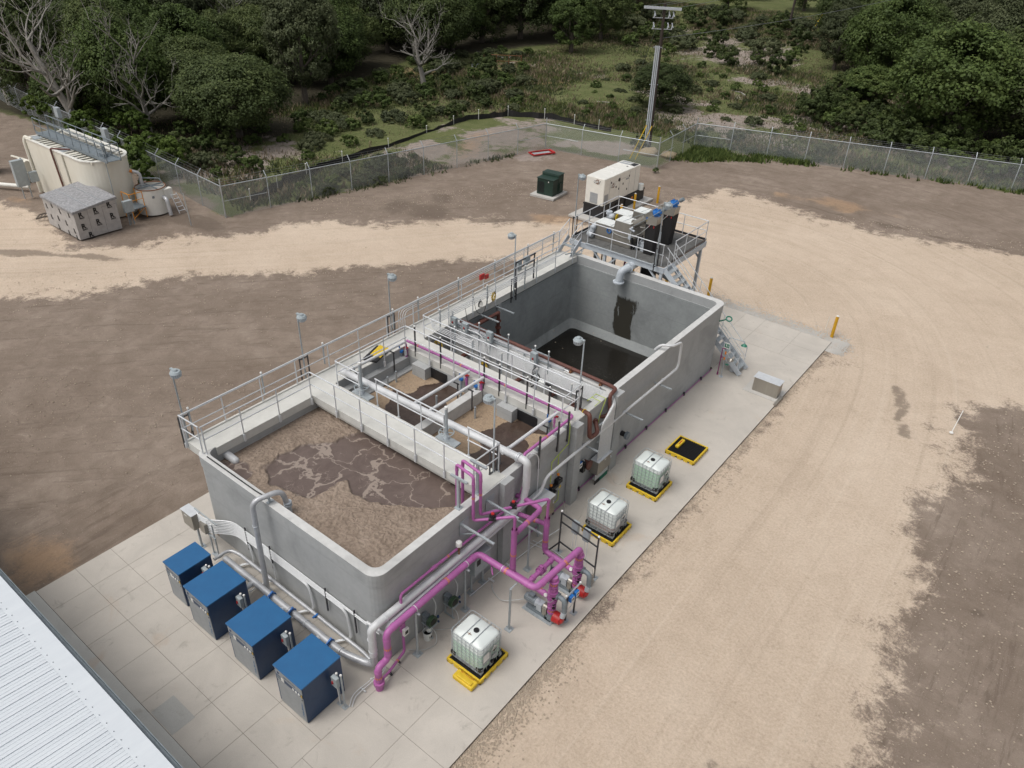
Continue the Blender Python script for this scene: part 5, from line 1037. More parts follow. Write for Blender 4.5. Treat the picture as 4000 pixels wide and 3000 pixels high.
# ---------------------------------------------------------------- blue blower cabinets
BX = [(-7.24, -6.35), (-5.79, -4.54), (-3.62, -2.35), (-1.43, -.19)]
names = ('farthest left and narrowest blue blower cabinet', 'second blue blower cabinet from the left', 'third blue blower cabinet from the left', 'nearest and rightmost blue blower cabinet')
for k, (x0, x1) in enumerate(BX):
    y0, y1, h = -2.68, -1.32, 1.58
    if k == 0: y0, y1, h = -2.5, -1.36, 1.5
    T = Thing('blower_cabinet', names[k], 'blower cabinet', ((x0 + x1) / 2, (y0 + y1) / 2, 0), group='blue blower cabinets')
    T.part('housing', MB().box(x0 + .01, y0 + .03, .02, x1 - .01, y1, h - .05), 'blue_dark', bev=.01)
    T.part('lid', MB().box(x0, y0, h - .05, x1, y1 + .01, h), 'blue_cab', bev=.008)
    w_ = x1 - x0
    T.part('front_panel', MB().box(x0 + .1, y0 + .012, .04, x1 - .03, y0 + .028, h - .46), 'panel_grey'); T.part('name_strip', MB().box(x0 + .08, y0 + .008, h - .3, x1 - .03, y0 + .028, h - .08), 'panel_grey')
    cp_ = T.part('control_strip', MB().box(x0 + .08, y0 + .01, h - .45, x1 - .03, y0 + .027, h - .31), 'blue_dark')
    T.part('display', MB().box(x0 + .12, y0 + .004, h - .42, x0 + .28, y0 + .012, h - .34), 'cast_grey', cp_); T.part('sticker', MB().box(x0 + .3, y0 + .003, h - .45, x0 + .42, y0 + .011, h - .31), 'white', cp_)
    gg = MB()
    for q in range(3): gg.cyl((x1 - .42 + q * .12, y0 + .012, h - .38), (x1 - .42 + q * .12, y0 - .002, h - .38), .042, n=14)
    T.part('gauge', gg, 'white', cp_); T.part('warning_sticker', MB().box(x1 - .1, y0 + .004, h - .43, x1 - .04, y0 + .01, h - .34), 'yellow', cp_)
    Rf = cols((1, 0, 0), (0, 0, 1), (0, -1, 0)); T.part('lettering', text_mb('AERZEN USA', .09, .002, Rf, (x0 + w_ * .55, y0 + .006, h - .19)), 'blue_dark'); T.part('emblem', MB().torus((x0 + .2, y0 + .006, h - .19), (0, 1, 0), .045, .006, 16, 4).cyl((x0 + .2, y0 + .008, h - .19), (x0 + .2, y0 + .003, h - .19), .025, n=10), 'blue_dark')
    if k in (1, 2, 3): T.part('lettering', text_mb('Delta Blower', .11, .002, cols((0, 0, 1), (-1, 0, 0), (0, -1, 0)), (x1 - .13, y0 + .008, .55)), 'blue_cab')
    T.part('latch', MB().cyl((x0 + .12, y0 + .012, h - .55), (x0 + .12, y0 + .0, h - .55), .015, n=8).cyl((x1 - .07, y0 + .012, h - .55), (x1 - .07, y0 + .0, h - .55), .018, n=8), 'black')
    # disconnect switch by each cabinet
    sx_, sy = (x1 + .2, -1.72) if k == 3 else (x1 + .17, -1.62) ; sy = -1.66
    T = Thing('disconnect_switch', 'grey switch box on twin posts beside the %s blue cabinet' % ('farthest left', 'second', 'third', 'nearest')[k], 'switch box', (sx_, sy, 0), group='switch boxes by the blue cabinets')
    T.part('post', MB().box(sx_ - .03, sy - .02, 0, sx_ + .01, sy + .02, 1.32), 'galvanised'); T.part('post', MB().box(sx_ + .16, sy - .02, 0, sx_ + .2, sy + .02, 1.4), 'galvanised')
    T.part('base_plate', MB().box(sx_ - .1, sy - .08, 0.002, sx_ + .06, sy + .08, .015).box(sx_ + .1, sy - .08, .002, sx_ + .26, sy + .08, .015), 'galvanised')
    b_ = T.part('box', MB().box(sx_ - .1, sy - .14, .92, sx_ + .12, sy - .02, 1.3), 'grey_box', bev=.008); T.part('handle', MB().box(sx_ - .05, sy - .175, 1.05, sx_ - .02, sy - .14, 1.15).cyl((sx_ - .03, sy - .14, 1.08), (sx_ - .03, sy - .165, 1.08), .03, n=10), 'red', b_)
    T.part('cap', MB().ball((sx_ - .01, sy, 1.36), .04, 8, 5).ball((sx_ + .18, sy, 1.44), .04, 8, 5), 'white'); T.part('conduit', MB().tube([(sx_ + .02, sy - .06, .92), (sx_ + .02, sy - .04, .05)], .015, 6), 'conduit')
single('floor_conduit', MB().tube([(.3, -1.6, .05), (.1, -1.3, .1), (.15, -.6, .1), (.2, -.1, .1), (.12, .0, .9), (.1, .0, 1.55)], .016, 6, bend=.25).tube([(.36, -1.55, .05), (.2, -1.3, .1), (.22, -.6, .1), (.26, -.15, .1), (.18, .02, .9), (.16, .0, 1.5)], .016, 6, bend=.25).box(.08, -1.0, .02, .3, -.96, .07).box(.08, -.6, .02, .3, -.56, .07), 'conduit', 'pair of conduits on the pavement at the near corner of the tank', 'conduit', (.2, -.8, 0))
T = Thing('junction_box', 'stainless junction box on a post at the left end of the near wall', 'junction box', (-8.6, -.6, 0)); T.part('box', MB().box(-8.86, -.84, .95, -8.24, -.54, 1.6), 'stainless', bev=.01); T.part('lid', MB().box(-8.88, -.86, 1.6, -8.22, -.52, 1.615), 'aluminium'); T.part('label_plate', MB().box(-8.7, -.846, 1.42, -8.55, -.842, 1.48), 'white')
T.part('post', MB().box(-8.4, -.7, 0, -8.34, -.64, .96).box(-8.5, -.8, .002, -8.25, -.55, .015), 'galvanised'); T.part('cross_strut', MB().box(-8.5, -.56, 1.62, -7.2, -.52, 1.66), 'galvanised')
T = Thing('junction_box', 'large stainless junction box where the conduit bank comes down the wall', 'junction box', (.3, 11.5, .8)); T.part('box', MB().box(.08, 11.05, .5, .42, 12.0, 1.15), 'stainless', bev=.01); T.part('lid', MB().box(.06, 11.02, 1.15, .45, 12.03, 1.17), 'aluminium'); T.part('label_plate', MB().box(.421, 11.5, 1.0, .424, 11.62, 1.05), 'white'); T.part('latch', MB().box(.421, 11.9, .9, .46, 11.94, 1.0), 'aluminium')
T.part('cable', MB().tube([(.1, 11.02, 1.1), (.1, 10.7, 1.15), (.12, 10.35, 1.6)], .025, 6, bend=.2).tube([(.1, 11.02, 1.0), (.15, 10.7, 1.05), (.15, 10.3, .95)], .025, 6, bend=.2), 'hose')
T = Thing('junction_box', 'stainless cabinet behind the right open riser', 'junction box', (.4, 7.4, 1)); T.part('box', MB().box(.06, 6.9, 1.1, .66, 7.75, 1.9), 'stainless', bev=.01); T.part('lid', MB().box(.04, 6.88, 1.9, .68, 7.77, 1.92), 'aluminium'); T.part('label_plate', MB().box(.661, 7.2, 1.75, .664, 7.32, 1.8), 'white'); T.part('latch', MB().box(.661, 7.62, 1.6, .69, 7.66, 1.72), 'aluminium')
T.part('leg', MB().box(.3, 7.3, 0, .36, 7.36, 1.1), 'galvanised')
T = Thing('control_cabinet', 'grey control cabinet on two posts under the bend of the purple pipe', 'control cabinet', (.3, 4.1, 1)); T.part('box', MB().box(.12, 3.72, .95, .42, 4.5, 1.7), 'grey_box', bev=.01); T.part('window', MB().box(.421, 3.82, 1.35, .426, 4.0, 1.6), 'black'); T.part('handle', MB().box(.421, 4.3, 1.2, .45, 4.34, 1.4), 'steel_dark'); T.part('drip_cap', MB().box(.1, 3.7, 1.7, .46, 4.52, 1.72), 'panel_grey')
# dosing pumps with green heads
for k, (y, lb) in enumerate(((1.75, 'nearer'), (2.75, 'farther'))):
    T = Thing('hose_pump', 'green ringed hose pump on a stand, %s of the pair under the purple pipe' % lb, 'hose pump', (.4, y, 0), group='green hose pumps')
    T.part('ring', MB().cyl((.3, y, .62), (.42, y, .62), .19, n=20), 'pump_green'); T.part('face', MB().cyl((.42, y, .62), (.435, y, .62), .12, n=16), 'black'); T.part('motor', MB().cyl((.06, y - .05, .62), (.3, y, .62), .11, n=14).box(.05, y - .12, .7, .25, y + .06, .82), 'cast_grey')
    T.part('stand', MB().box(.08, y - .12, 0, .12, y - .08, .5).box(.08, y + .1, 0, .12, y + .14, .5).box(.38, y - .12, 0, .42, y - .08, .5).box(.05, y - .14, .42, .45, y + .16, .46).box(.05, y - .14, .02, .5, y - .1, .06), 'grey_box')
    T.part('hose', MB().tube([(.38, y + .12, .8), (.3, y + .3, 1.1), (.1, y + .25, 1.4)], .022, 6, bend=.2).tube([(.4, y - .1, .5), (.6, y - .05, .3), (.75, y - .2, .03), (.6, y - .6, .02), (.2, y - .9, .02)], .013, 6, bend=.35), 'hose'); T.part('bolts', MB().box(.44, y + .14, .72, .5, y + .2, .8).box(.44, y + .16, .5, .5, y + .2, .56), 'blue_dark')
    T.part('red_valve', MB().ball((.12, y + .3, 1.5), .05).ball((.12, y + .05, 1.45), .045), 'red')
T = Thing('bucket', 'white bucket with black printing on the pavement below the hose pumps', 'bucket', (.36, 1.55, 0)); T.part('pail', MB().cyl((.36, 1.55, 0), (.36, 1.55, .34), .12, .145, 20, caps=False).cyl((.36, 1.55, .005), (.36, 1.55, .012), .12, n=20).torus((.36, 1.55, .34), (0, 0, 1), .147, .009, 20, 5), 'white_plastic')
T.part('content', MB().cyl((.36, 1.55, .2), (.36, 1.55, .21), .13, n=20), 'black'); T.part('funnel', MB().cyl((.4, 1.6, .3), (.33, 1.62, .42), .06, .13, 14, caps=False), 'white_plastic'); T.part('print', MB().box(.49, 1.5, .14, .494, 1.53, .22).box(.49, 1.56, .12, .494, 1.6, .22), 'black')

# frame with two grey boxes, instrument stand
T = Thing('equipment_rack', 'open strut frame with two grey boxes in front of the brown liquid tote', 'strut frame', (1.34, 7.2, 0))
a, c = Vector((1.34, 7.2, 0)), Vector((2.98, 6.98, 0))
def vbar(T, p, z0, z1, w_=.045, n='post', m_='steel_dark'): return T.part(n, MB().box(p[0] - w_ / 2, p[1] - w_ / 2, z0, p[0] + w_ / 2, p[1] + w_ / 2, z1), m_)
for p in (a, c): vbar(T, p, 0, 1.9); T.part('cap', MB().ball((p.x, p.y, 1.93), .045), 'white'); T.part('base_plate', MB().box(p.x - .12, p.y - .12, .002, p.x + .12, p.y + .12, .015), 'galvanised')
for z in (1.85, 1.45, .5): T.part('cross_strut', MB().bar(a + Vector((0, 0, z)), c + Vector((0, 0, z)), .042, .042), 'steel_dark')
T.part('brace', MB().bar(a + Vector((0, 0, .45)), (1.0, 6.75, .0), .04, .04), 'steel_dark')
for t in (.36, .66):
    p = a.lerp(c, t); T.part('box', MB().box(p.x - .12, p.y + .02, 1.28, p.x + .12, p.y + .17, 1.78), 'grey_box', bev=.01); T.part('conduit', MB().tube([(p.x - .06, p.y + .1, 1.28), (p.x - .06, p.y + .1, .02)], .013, 6).tube([(p.x + .06, p.y + .1, 1.28), (p.x + .06, p.y + .1, .1)], .013, 6), 'conduit')
T.part('lower_valve', MB().cyl((3.05, 6.8, .1), (3.05, 6.6, .1), .05, n=8).tube([(2.98, 6.9, .5), (3.1, 6.7, .4), (3.1, 6.6, .1)], .03, 6).ball((3.1, 6.65, .5), .05), 'stainless')
T = Thing('instrument_stand', 'stand with two blue and white displays in front of the pumps', 'instrument stand', (3.28, 5.05, 0))
for p in ((3.26, 4.87), (3.29, 5.3)): vbar(T, p, 0, 1.15); T.part('base_plate', MB().box(p[0] - .1, p[1] - .1, .002, p[0] + .1, p[1] + .1, .015), 'galvanised')
T.part('cross_strut', MB().box(3.24, 4.8, 1.12, 3.29, 5.55, 1.165), 'galvanised'); T.part('cap', MB().ball((3.26, 4.8, 1.2), .045).ball((3.28, 5.56, 1.2), .045), 'white')
for y in (4.98, 5.25): d = T.part('display', MB().box(3.28, y - .09, .9, 3.4, y + .09, 1.12), 'blue_valve', bev=.01); T.part('face', MB().box(3.401, y - .075, .915, 3.406, y + .075, 1.1), 'white', d); T.part('screen', MB().box(3.407, y - .04, .98, 3.41, y + .04, 1.06), 'black', d)
T.part('cable', MB().tube([(3.3, 4.9, .9), (3.35, 4.7, .7), (3.3, 4.85, .5), (3.35, 5.2, .7), (3.3, 5.25, .9)], .012, 6, bend=.15), 'hose')
single('floor_conduit', MB().tube([(.35, 7.0, .05), (1.0, 7.1, .05), (1.9, 7.0, .05)], .016, 6).tube([(.35, 6.85, .05), (1.1, 6.95, .05), (2.0, 6.85, .05)], .016, 6), 'conduit', 'conduits lying on the pavement behind the pumps', 'conduit', (1, 7, 0))
single('floor_conduit', MB().tube([(.9, 8.0, .3), (.55, 6.9, .08), (.35, 4.6, .08), (.3, 3.6, .08)], .018, 6, bend=.4).box(.25, 4.6, .01, .5, 4.66, .06).box(.3, 5.5, .01, .6, 5.56, .06), 'conduit', 'single conduit along the pavement between the risers and the wall', 'conduit', (.4, 5, 0))
single('floor_conduit', MB().tube([(1.9, 4.55, .3), (1.2, 4.1, .05), (.7, 4.3, .05), (.5, 4.5, .05)], .018, 6, bend=.3), 'hose', 'grey cable from the nearer pump to the wall', 'cable', (1, 4.2, 0))
# stainless box, shower
T = Thing('steel_enclosure', 'low stainless enclosure alone at the far right edge of the pavement', 'enclosure', (2.9, 21.95, 0)); T.part('body', MB().box(2.3, 21.72, .02, 3.52, 22.2, .74), 'stainless', bev=.006); T.part('lid', MB().add([(2.26, 21.68, .74), (3.55, 21.68, .74), (3.55, 22.24, .77), (2.26, 22.24, .77), (2.26, 21.68, .76), (3.55, 21.68, .76), (3.55, 22.24, .79), (2.26, 22.24, .79)], [(3, 2, 1, 0), (4, 5, 6, 7), (0, 1, 5, 4), (1, 2, 6, 5), (2, 3, 7, 6), (3, 0, 4, 7)]), 'aluminium')
single('kerb_end', MB().obox((3.66, 21.6, .02), (.12, .9, .1)), 'stainless', 'short metal edge strip beside the stainless enclosure', 'edge strip', (3.66, 21.6, 0))
T = Thing('safety_shower', 'safety shower and eyewash with green shower head and green sign', 'safety shower', (.66, 21.83, 0))
x, y = .66, 21.83; T.part('pole', MB().tube([(x, y, .02), (x, y, 2.2), (x + .75, y + .1, 2.2), (x + .75, y + .1, 2.1)], .022, 8, bend=.1), 'galvanised'); T.part('shower_head', MB().cyl((x + .75, y + .1, 2.1), (x + .75, y + .1, 1.98), .03, .15, 16), 'teal')
T.part('eyewash_bowl', MB().cyl((x + .28, y, .95), (x + .28, y, 1.05), .06, .16, 16, caps=False).torus((x + .28, y, 1.05), (0, 0, 1), .16, .01), 'stainless'); T.part('arm', MB().tube([(x, y, .95), (x + .28, y, .95)], .018, 8), 'galvanised'); T.part('paddle', MB().obox((x + .22, y - .15, .85), (.16, .1, .02)), 'teal'); T.part('base_flange', MB().cyl((x, y, .003), (x, y, .02), .11, n=14), 'pale_blue_grey')
sg = T.part('sign', MB().obox((x, y - .03, 1.75), (.26, .01, .3)), 'white'); T.part('sign_panel', MB().obox((x, y - .037, 1.75), (.22, .004, .2)), 'teal', sg); T.part('sign_figure', MB().obox((x - .03, y - .041, 1.76), (.04, .003, .12)).obox((x + .05, y - .041, 1.74), (.03, .003, .09)), 'white', sg)
T.part('yellow_tag', MB().obox((x, y - .03, 1.35), (.08, .01, .16)).obox((x, y - .03, 1.05), (.06, .06, .12)), 'orange')
T = Thing('water_post', 'magenta water pipe post next to the safety shower', 'pipe', (.44, 21.9, 0)); T.part('pipe', MB().tube([(.44, 21.9, 0), (.44, 21.9, 1.5), (.62, 21.9, 1.5)], .022, 8, bend=.05).tube([(.44, 21.9, 1.0), (.62, 21.9, 1.05)], .02, 8).cyl((.44, 21.9, 0), (.44, 21.9, .14), .04, n=10).cyl((.44, 21.9, .95), (.44, 21.9, 1.1), .035, n=8), 'purple_dark')
T = Thing('hose_reel', 'green ring handled fitting at the far right top corner of the tank', 'fitting', (.25, 21.8, 2.9)); T.part('ring', MB().torus((.42, 21.95, 3.05), (.3, -.5, 1), .13, .035, 18, 8), 'teal'); T.part('arm', MB().bar((.03, 21.8, 2.85), (.3, 21.88, 3.0), .05, .05), 'teal')
T = Thing('grey_can', 'small grey canister beside the stair foot behind the shower', 'canister', (.75, 22.7, .0)); T.part('body', MB().cyl((.85, 22.7, .0), (.85, 22.7, .34), .13, n=16), 'pale_blue_grey')
# bollards
for k, (x, y) in enumerate(((3.45, 29.6), (-3.73, 29.4), (-13.85, 41.5), (-14.35, 38.85), (-13.9, 36.2), (-8.35, 28.5), (-6.2, 28.8))):
    T = Thing('bollard', 'yellow steel bollard ' + ('at the far right corner of the pavement', 'beside the foot of the platform stair', 'right of the white generator, farther one', 'right of the white generator, nearer one', 'at the near right corner of the white generator', 'seen under the raised platform, left', 'seen under the raised platform, right')[k], 'bollard', (x, y, 0), group='yellow bollards')
    T.part('post', MB().cyl((x, y, -.1), (x, y, 1.2), .085, n=16), 'yellow_bollard'); T.part('top', MB().cyl((x, y, 1.2), (x, y, 1.235), .085, .06, 16), 'white' if k < 1 else 'slab_grey')
# ---------------------------------------------------------------- raised platform
DZ = 4.3
T = Thing('raised_platform', 'grey steel platform on braced legs behind the far tank wall, carrying the screening machines', 'platform', (-6.2, 24.7, 0))
g = MB().box(-8.98, 22.45, DZ - .04, -3.5, 26.95, DZ - .012); k = 22.5
while k < 26.92: g.box(-8.96, k, DZ - .012, -3.52, k + .016, DZ + .004); k += .085
k = -8.9
while k < -3.5: g.box(k, 22.47, DZ - .011, k + .03, 26.93, DZ + .008); k += .92
T.part('grating', g, 'grating')
fb = MB()
for y in (22.36, 26.97): fb.box(-9.05, y, DZ - .32, -3.45, y + .08, DZ - .05)
for x in (-9.07, -3.5): fb.box(x, 22.44, DZ - .32, x + .08, 26.97, DZ - .05)
for x in (-7.3, -5.5): fb.box(x, 22.44, DZ - .25, x + .08, 26.97, DZ - .05)
T.part('beam', fb, 'pale_blue_grey')
for x in (-8.85, -6.9, -3.62):
    for y in (22.45, 26.8):
        q = MB().box(x - .07, y - .03, 0, x + .07, y + .11, DZ - .3).box(x - .2, y - .15, .0, x + .2, y + .25, .03); zb = DZ - 1.0
        if x > -8.8: q.bar((x, y + .04, zb), (x - .75, y + .04, DZ - .3), .08, .08)
        if x < -3.7: q.bar((x, y + .04, zb), (x + .75, y + .04, DZ - .3), .08, .08)
        T.part('leg', q, 'pale_blue_grey')
T.part('toe_plate', MB().box(-3.5, 23.2, DZ + .01, -3.47, 26.95, DZ + .13).box(-9.0, 26.95, DZ + .01, -3.47, 26.98, DZ + .13).box(-9.02, 22.45, DZ + .01, -8.99, 26.95, DZ + .13), 'steel_dark')
T.part('service_pipe', MB().tube([(-8.0, 22.3, DZ + .02), (-4.1, 22.3, DZ + .02), (-3.95, 22.35, DZ + .15), (-3.95, 22.35, DZ + .9)], .028, 8, bend=.2).tube([(-8.2, 22.6, DZ - .1), (-8.2, 22.2, 3.6), (-8.35, 21.6, 3.9), (-8.35, 21.0, 4.0)], .03, 8, bend=.2), 'galvanised')
T.part('under_pipe', MB().tube([(-4.2, 26.5, .2), (-4.2, 26.5, 1.5), (-5.6, 25.5, 2.5), (-5.6, 25.5, 4.2)], .1, 12, bend=.3).cyl((-7.9, 23.2, 0), (-7.9, 23.2, 4.2), .09, n=12).cyl((-7.9, 23.2, 3.1), (-7.9, 23.2, 3.15), .15, n=12), 'cast_grey')
T.part('riser_pipe', MB().tube([(-6.2, 23.4, 0), (-6.2, 23.4, 3.4), (-6.05, 23.4, 3.6)], .05, 10), 'purple_dark'); T.part('strut', MB().box(-7.35, 22.9, 0, -7.3, 22.95, 4.0).box(-6.6, 23.0, 0, -6.55, 23.05, 4.0).box(-6.75, 23.0, 0, -6.7, 23.05, 4.0), 'steel_dark')
handrail('handrail along the front of the raised platform above the dark tank', [(-8.05, 22.46), (-3.62, 22.46)], DZ, step=1.5, drop=0, feet=False, group='platform handrails')
handrail('handrail along the right and rear sides of the raised platform', [(-3.48, 23.3), (-3.48, 26.92), (-8.98, 26.92), (-8.98, 22.6)], DZ, step=1.35, drop=0, feet=False, group='platform handrails')
# stair to the pavement
def stair(label, xa, za, xb, zb, y0, y1, axis='x', group='platform stairs', mid=True):
    P = (lambda t, u: (xa + (xb - xa) * t, y0 + (y1 - y0) * u)) if axis == 'x' else (lambda t, u: (y0 + (y1 - y0) * u, xa + (xb - xa) * t))
    T = Thing('stair', label, 'stair', (*P(1, .5), zb), group=group); n = max(2, round((za - zb) / .22)); zz = lambda t: za + (zb - za) * t
    for u in (0, 1):
        a = (*P(0, u), zz(0) - .12); b = (*P(1, u), zz(1) + .04); T.part('stringer', MB().bar(a, b, .035, .26), 'pale_blue_grey')
        r = MB().tube([(*P(0, u), zz(0) + 1.05), (*P(.97, u), zz(.97) + 1.0)], .021, 8); T.part('rail', r, 'aluminium'); T.part('rail', MB().tube([(*P(0, u), zz(0) + .56), (*P(.97, u), zz(.97) + .52)], .018, 8), 'aluminium')
        for t in ((.03, .35, .66, .96) if mid else (.05, .95)): T.part('post', MB().cyl((*P(t, u), zz(t)), (*P(t, u), zz(t) + 1.03), .019, n=8), 'aluminium')
    for k in range(1, n):
        t = k / n; p = P(t, 0); q = P(t, 1); dx = .12
        m_ = MB().box(min(p[0], q[0]) - (dx if axis == 'x' else 0), min(p[1], q[1]) - (0 if axis == 'x' else dx), zz(t) - .02, max(p[0], q[0]) + (dx if axis == 'x' else 0), max(p[1], q[1]) + (0 if axis == 'x' else dx), zz(t) + .015); T.part('tread', m_, 'galvanised')
    return T
stair('long stair coming down from the raised platform behind the tank to the pavement', -3.45, DZ, 1.35, .05, 22.42, 23.22)
stair('short stair between the walkway end and the raised platform', 21.55, H + .1, 22.5, DZ, -9.2, -8.4, 'y', mid=False)
# screening machines
def screen(label, dy, lower):
    T = Thing('screening_machine', label, 'screening machine', (-6.5, 23.5 + dy, DZ), group='screening machines'); y0, y1 = 23.2 + dy, 23.95 + dy
    b = MB().box(-8.02, y0, DZ + .02, -5.9, y1, 4.95); T.part('tank', b, 'stainless')
    v = [(-8.05, 5.2), (-6.95, 5.2), (-6.9, 5.6), (-6.0, 5.6), (-5.7, 4.9), (-6.0, 4.95), (-8.05, 4.95)]
    h_ = MB(); n = len(v); h_.add([(x, y0 - .01, z) for x, z in v] + [(x, y1 + .01, z) for x, z in v], [tuple(range(n)), tuple(range(2 * n - 1, n - 1, -1))] + [((k + 1) % n, k, n + k, n + (k + 1) % n) for k in range(n)]); T.part('hood', h_, 'stainless')
    ld = T.part('lid', MB().box(-8.07, y0 - .03, 5.2, -6.98, y1 + .03, 5.23).box(-6.9, y0 - .03, 5.6, -6.0, y1 + .03, 5.63), 'white_plastic'); hb = MB()
    for x in (-7.9, -7.55, -7.2): [hb.torus((x, yy_, 5.24), (0, 1, .3), .045, .009, 10, 4, a0=0, a1=PI) for yy_ in (y0 + .1, y1 - .1)]
    for x in (-6.7, -6.2): hb.torus((x, y0 + .12, 5.64), (0, 1, .3), .045, .009, 10, 4, a0=0, a1=PI)
    T.part('handle', hb, 'black', ld)
    ym = (y0 + y1) / 2; a, c = Vector((-6.7, ym, 4.95)), Vector((-4.95, ym, 6.32)); d = (c - a).normalized()
    T.part('auger_tube', MB().cyl(a, c, .2, n=18), 'stainless'); T.part('auger_flange', MB().cyl(a + d * .9, a + d * .93, .26, n=16).cyl(a + d * 1.5, a + d * 1.53, .26, n=16).cyl(c - d * .03, c, .26, n=16), 'stainless')
    up_ = Vector((-d.z, 0, d.x)); R_ = cols(d, (0, 1, 0), up_); T.part('auger_box', MB().obox(c - d * .22, (.5, .46, .44), R_), 'stainless')
    T.part('gear_motor', MB().cyl(c, c + d * .2, .2, .17, 16).cyl(c + d * .2, c + d * .34, .13, n=14).obox(c + d * .12 + up_ * .17, (.2, .16, .12), R_).obox(c + d * .12 - up_ * .17, (.2, .16, .12), R_), 'blue_valve')
    T.part('motor_end', MB().cyl(c + d * .42, c + d * .5, .05, n=10).cyl(c + d * .5, c + d * .72, .1, n=16), 'cast_grey')
    T.part('tie_rod', MB().cyl(a + Vector((.3, -.3, .15)), c + d * .5 + Vector((0, -.22, 0)), .014, n=6).cyl(a + Vector((-.6, -.33, .2)), c + Vector((0, -.25, .25)), .014, n=6), 'galvanised')
    T.part('sticker', MB().obox(c - d * .35 + Vector((0, -.235, 0)), (.1, .005, .1), R_), 'blue_valve'); T.part('yellow_sticker', MB().obox(c - d * .2 + Vector((0, -.235, -.15)), (.3, .005, .06), R_), 'yellow')
    x0 = -5.18; T.part('chute', MB().add([(x0 + .05, y0 + .05, 6.2), (x0 + .6, y0 + .05, 6.3), (x0 + .6, y1 - .15, 6.3), (x0 + .05, y1 - .15, 6.2), (x0, y0, 5.85), (x0 + .55, y0, 5.85), (x0 + .55, y1 - .15, 5.85), (x0, y1 - .15, 5.85)], [(0, 1, 2, 3), (4, 7, 6, 5), (0, 4, 5, 1), (1, 5, 6, 2), (2, 6, 7, 3), (3, 7, 4, 0)]), 'stainless')
    T.part('bag', MB().add([(x0 - .0, y0 - .02, 5.86), (x0 + .58, y0 - .02, 5.9), (x0 + .58, y0 + .55, 5.9), (x0, y0 + .55, 5.86), (x0 + .05, y0 + .02, DZ), (x0 + .5, y0 + .02, DZ), (x0 + .5, y0 + .45, DZ), (x0 + .05, y0 + .45, DZ)], [(3, 2, 1, 0), (4, 5, 6, 7), (1, 5, 4, 0), (2, 6, 5, 1), (3, 7, 6, 2), (0, 4, 7, 3)]), 'black_cloth')
    T.part('clip', MB().box(x0 + .2, y0 - .04, 5.76, x0 + .24, y0 - .02, 5.86).box(x0 + .45, y0 - .04, 5.76, x0 + .49, y0 - .02, 5.86), 'red')
    T.part('cable', MB().tube([(-7.2, y0 - .02, 5.15), (-6.9, y0 - .04, 4.9), (-6.2, y0 - .05, 4.85), (-5.8, y0 - .06, 5.0), (-5.3, y0 - .1, 5.4), (-4.9, y0 - .05, 5.9)], .014, 6, bend=.15).tube([(-5.9, y0 - .05, 5.4), (-5.95, y0 - .08, 5.0), (-5.9, y0 - .1, 4.7)], .02, 6), 'hose')
    T.part('valve_cluster', MB().cyl((-6.0, y0 - .05, 5.4), (-5.7, y0 - .1, 5.35), .05, n=10).ball((-5.85, y0 - .1, 5.5), .06).box(-6.02, y0 - .12, 4.85, -5.88, y0 - .04, 5.05), 'pale_blue_grey')
    T.part('coil', MB().torus((-7.2, y0 - .04, 4.95), (0, 1, 0), .12, .03, 18, 6), 'blue_valve') if lower else None
    T.part('support', MB().box(-5.85, y0 - .02, DZ, -5.78, y0 + .05, 5.0).bar((-5.75, y0 + .1, DZ), (-5.3, y0 + .1, 5.2), .06, .06).box(-5.7, y0 + .2, DZ, -5.5, y1 - .2, 4.9), 'black')
    T.part('inlet_pipe', MB().tube([(-8.0, ym, 4.85), (-8.35, ym, 4.85), (-8.4, ym - .15, 4.4)], .17, 16, bend=.2).cyl((-8.12, ym, 4.85), (-8.08, ym, 4.85), .24, n=16).cyl((-8.4, y0 - .1, 4.55), (-8.1, y0 - .15, 4.5), .14, n=14).ball((-8.1, y0 - .1, 4.95), .15).box(-8.3, y0 - .15, 4.7, -8.05, y0 + .05, 4.95), 'pale_blue_grey')
    T.part('outlet_pipe', MB().tube([(-5.65, y0 + .35, 4.0), (-5.65, y0 + .35, 4.55), (-5.3, y0 + .35, 4.6), (-5.3, y0 + .35, 4.2)], .17, 16, bend=.22).cyl((-5.5, y0 + .35, 4.62), (-5.46, y0 + .35, 4.62), .22, n=16), 'pale_blue_grey'); return T
screen('nearer stainless screening machine with inclined auger, blue motor and black discharge bag', 0, True); screen('farther stainless screening machine with inclined auger, blue motor and black discharge bag', 1.8, False)
T = Thing('gate_actuator', 'pale grey valve actuator with yellow plate between the two screening machines', 'actuator', (-7.5, 24.5, DZ)); T.part('body', MB().cyl((-8.1, 24.55, 4.3), (-8.1, 24.55, 5.25), .12, n=14).cyl((-8.1, 24.55, 5.25), (-8.1, 24.55, 5.4), .17, n=14).cyl((-8.1, 24.55, 5.4), (-8.1, 24.55, 5.9), .02, n=8).ball((-7.9, 24.5, 5.15), .18), 'pale_blue_grey'); T.part('plate', MB().box(-7.62, 24.4, 4.6, -7.56, 24.6, 5.35), 'yellow')
T = Thing('discharge_bag', 'black bag hanging under the raised platform into a small yellow bin', 'bag', (-4.9, 23.4, 0)); T.part('bag', MB().box(-5.1, 23.2, 1.2, -4.5, 23.75, 4.2), 'black_cloth'); T.part('bin', MB().box(-5.4, 22.9, .1, -4.1, 24.1, .9).box(-5.45, 22.85, .9, -4.05, 24.15, 1.0), 'yellow')
T = Thing('inlet_pipe', 'fat pale pipe from under the platform pouring over the far tank wall', 'pipe', (-5.3, 22, 3.9)); T.part('pipe', MB().tube([(-5.2, 24.2, 3.88), (-5.2, 21.95, 3.88), (-5.35, 21.62, 3.82), (-5.42, 21.56, 3.22)], .19, 20, bend=.35), 'pale_blue_grey')
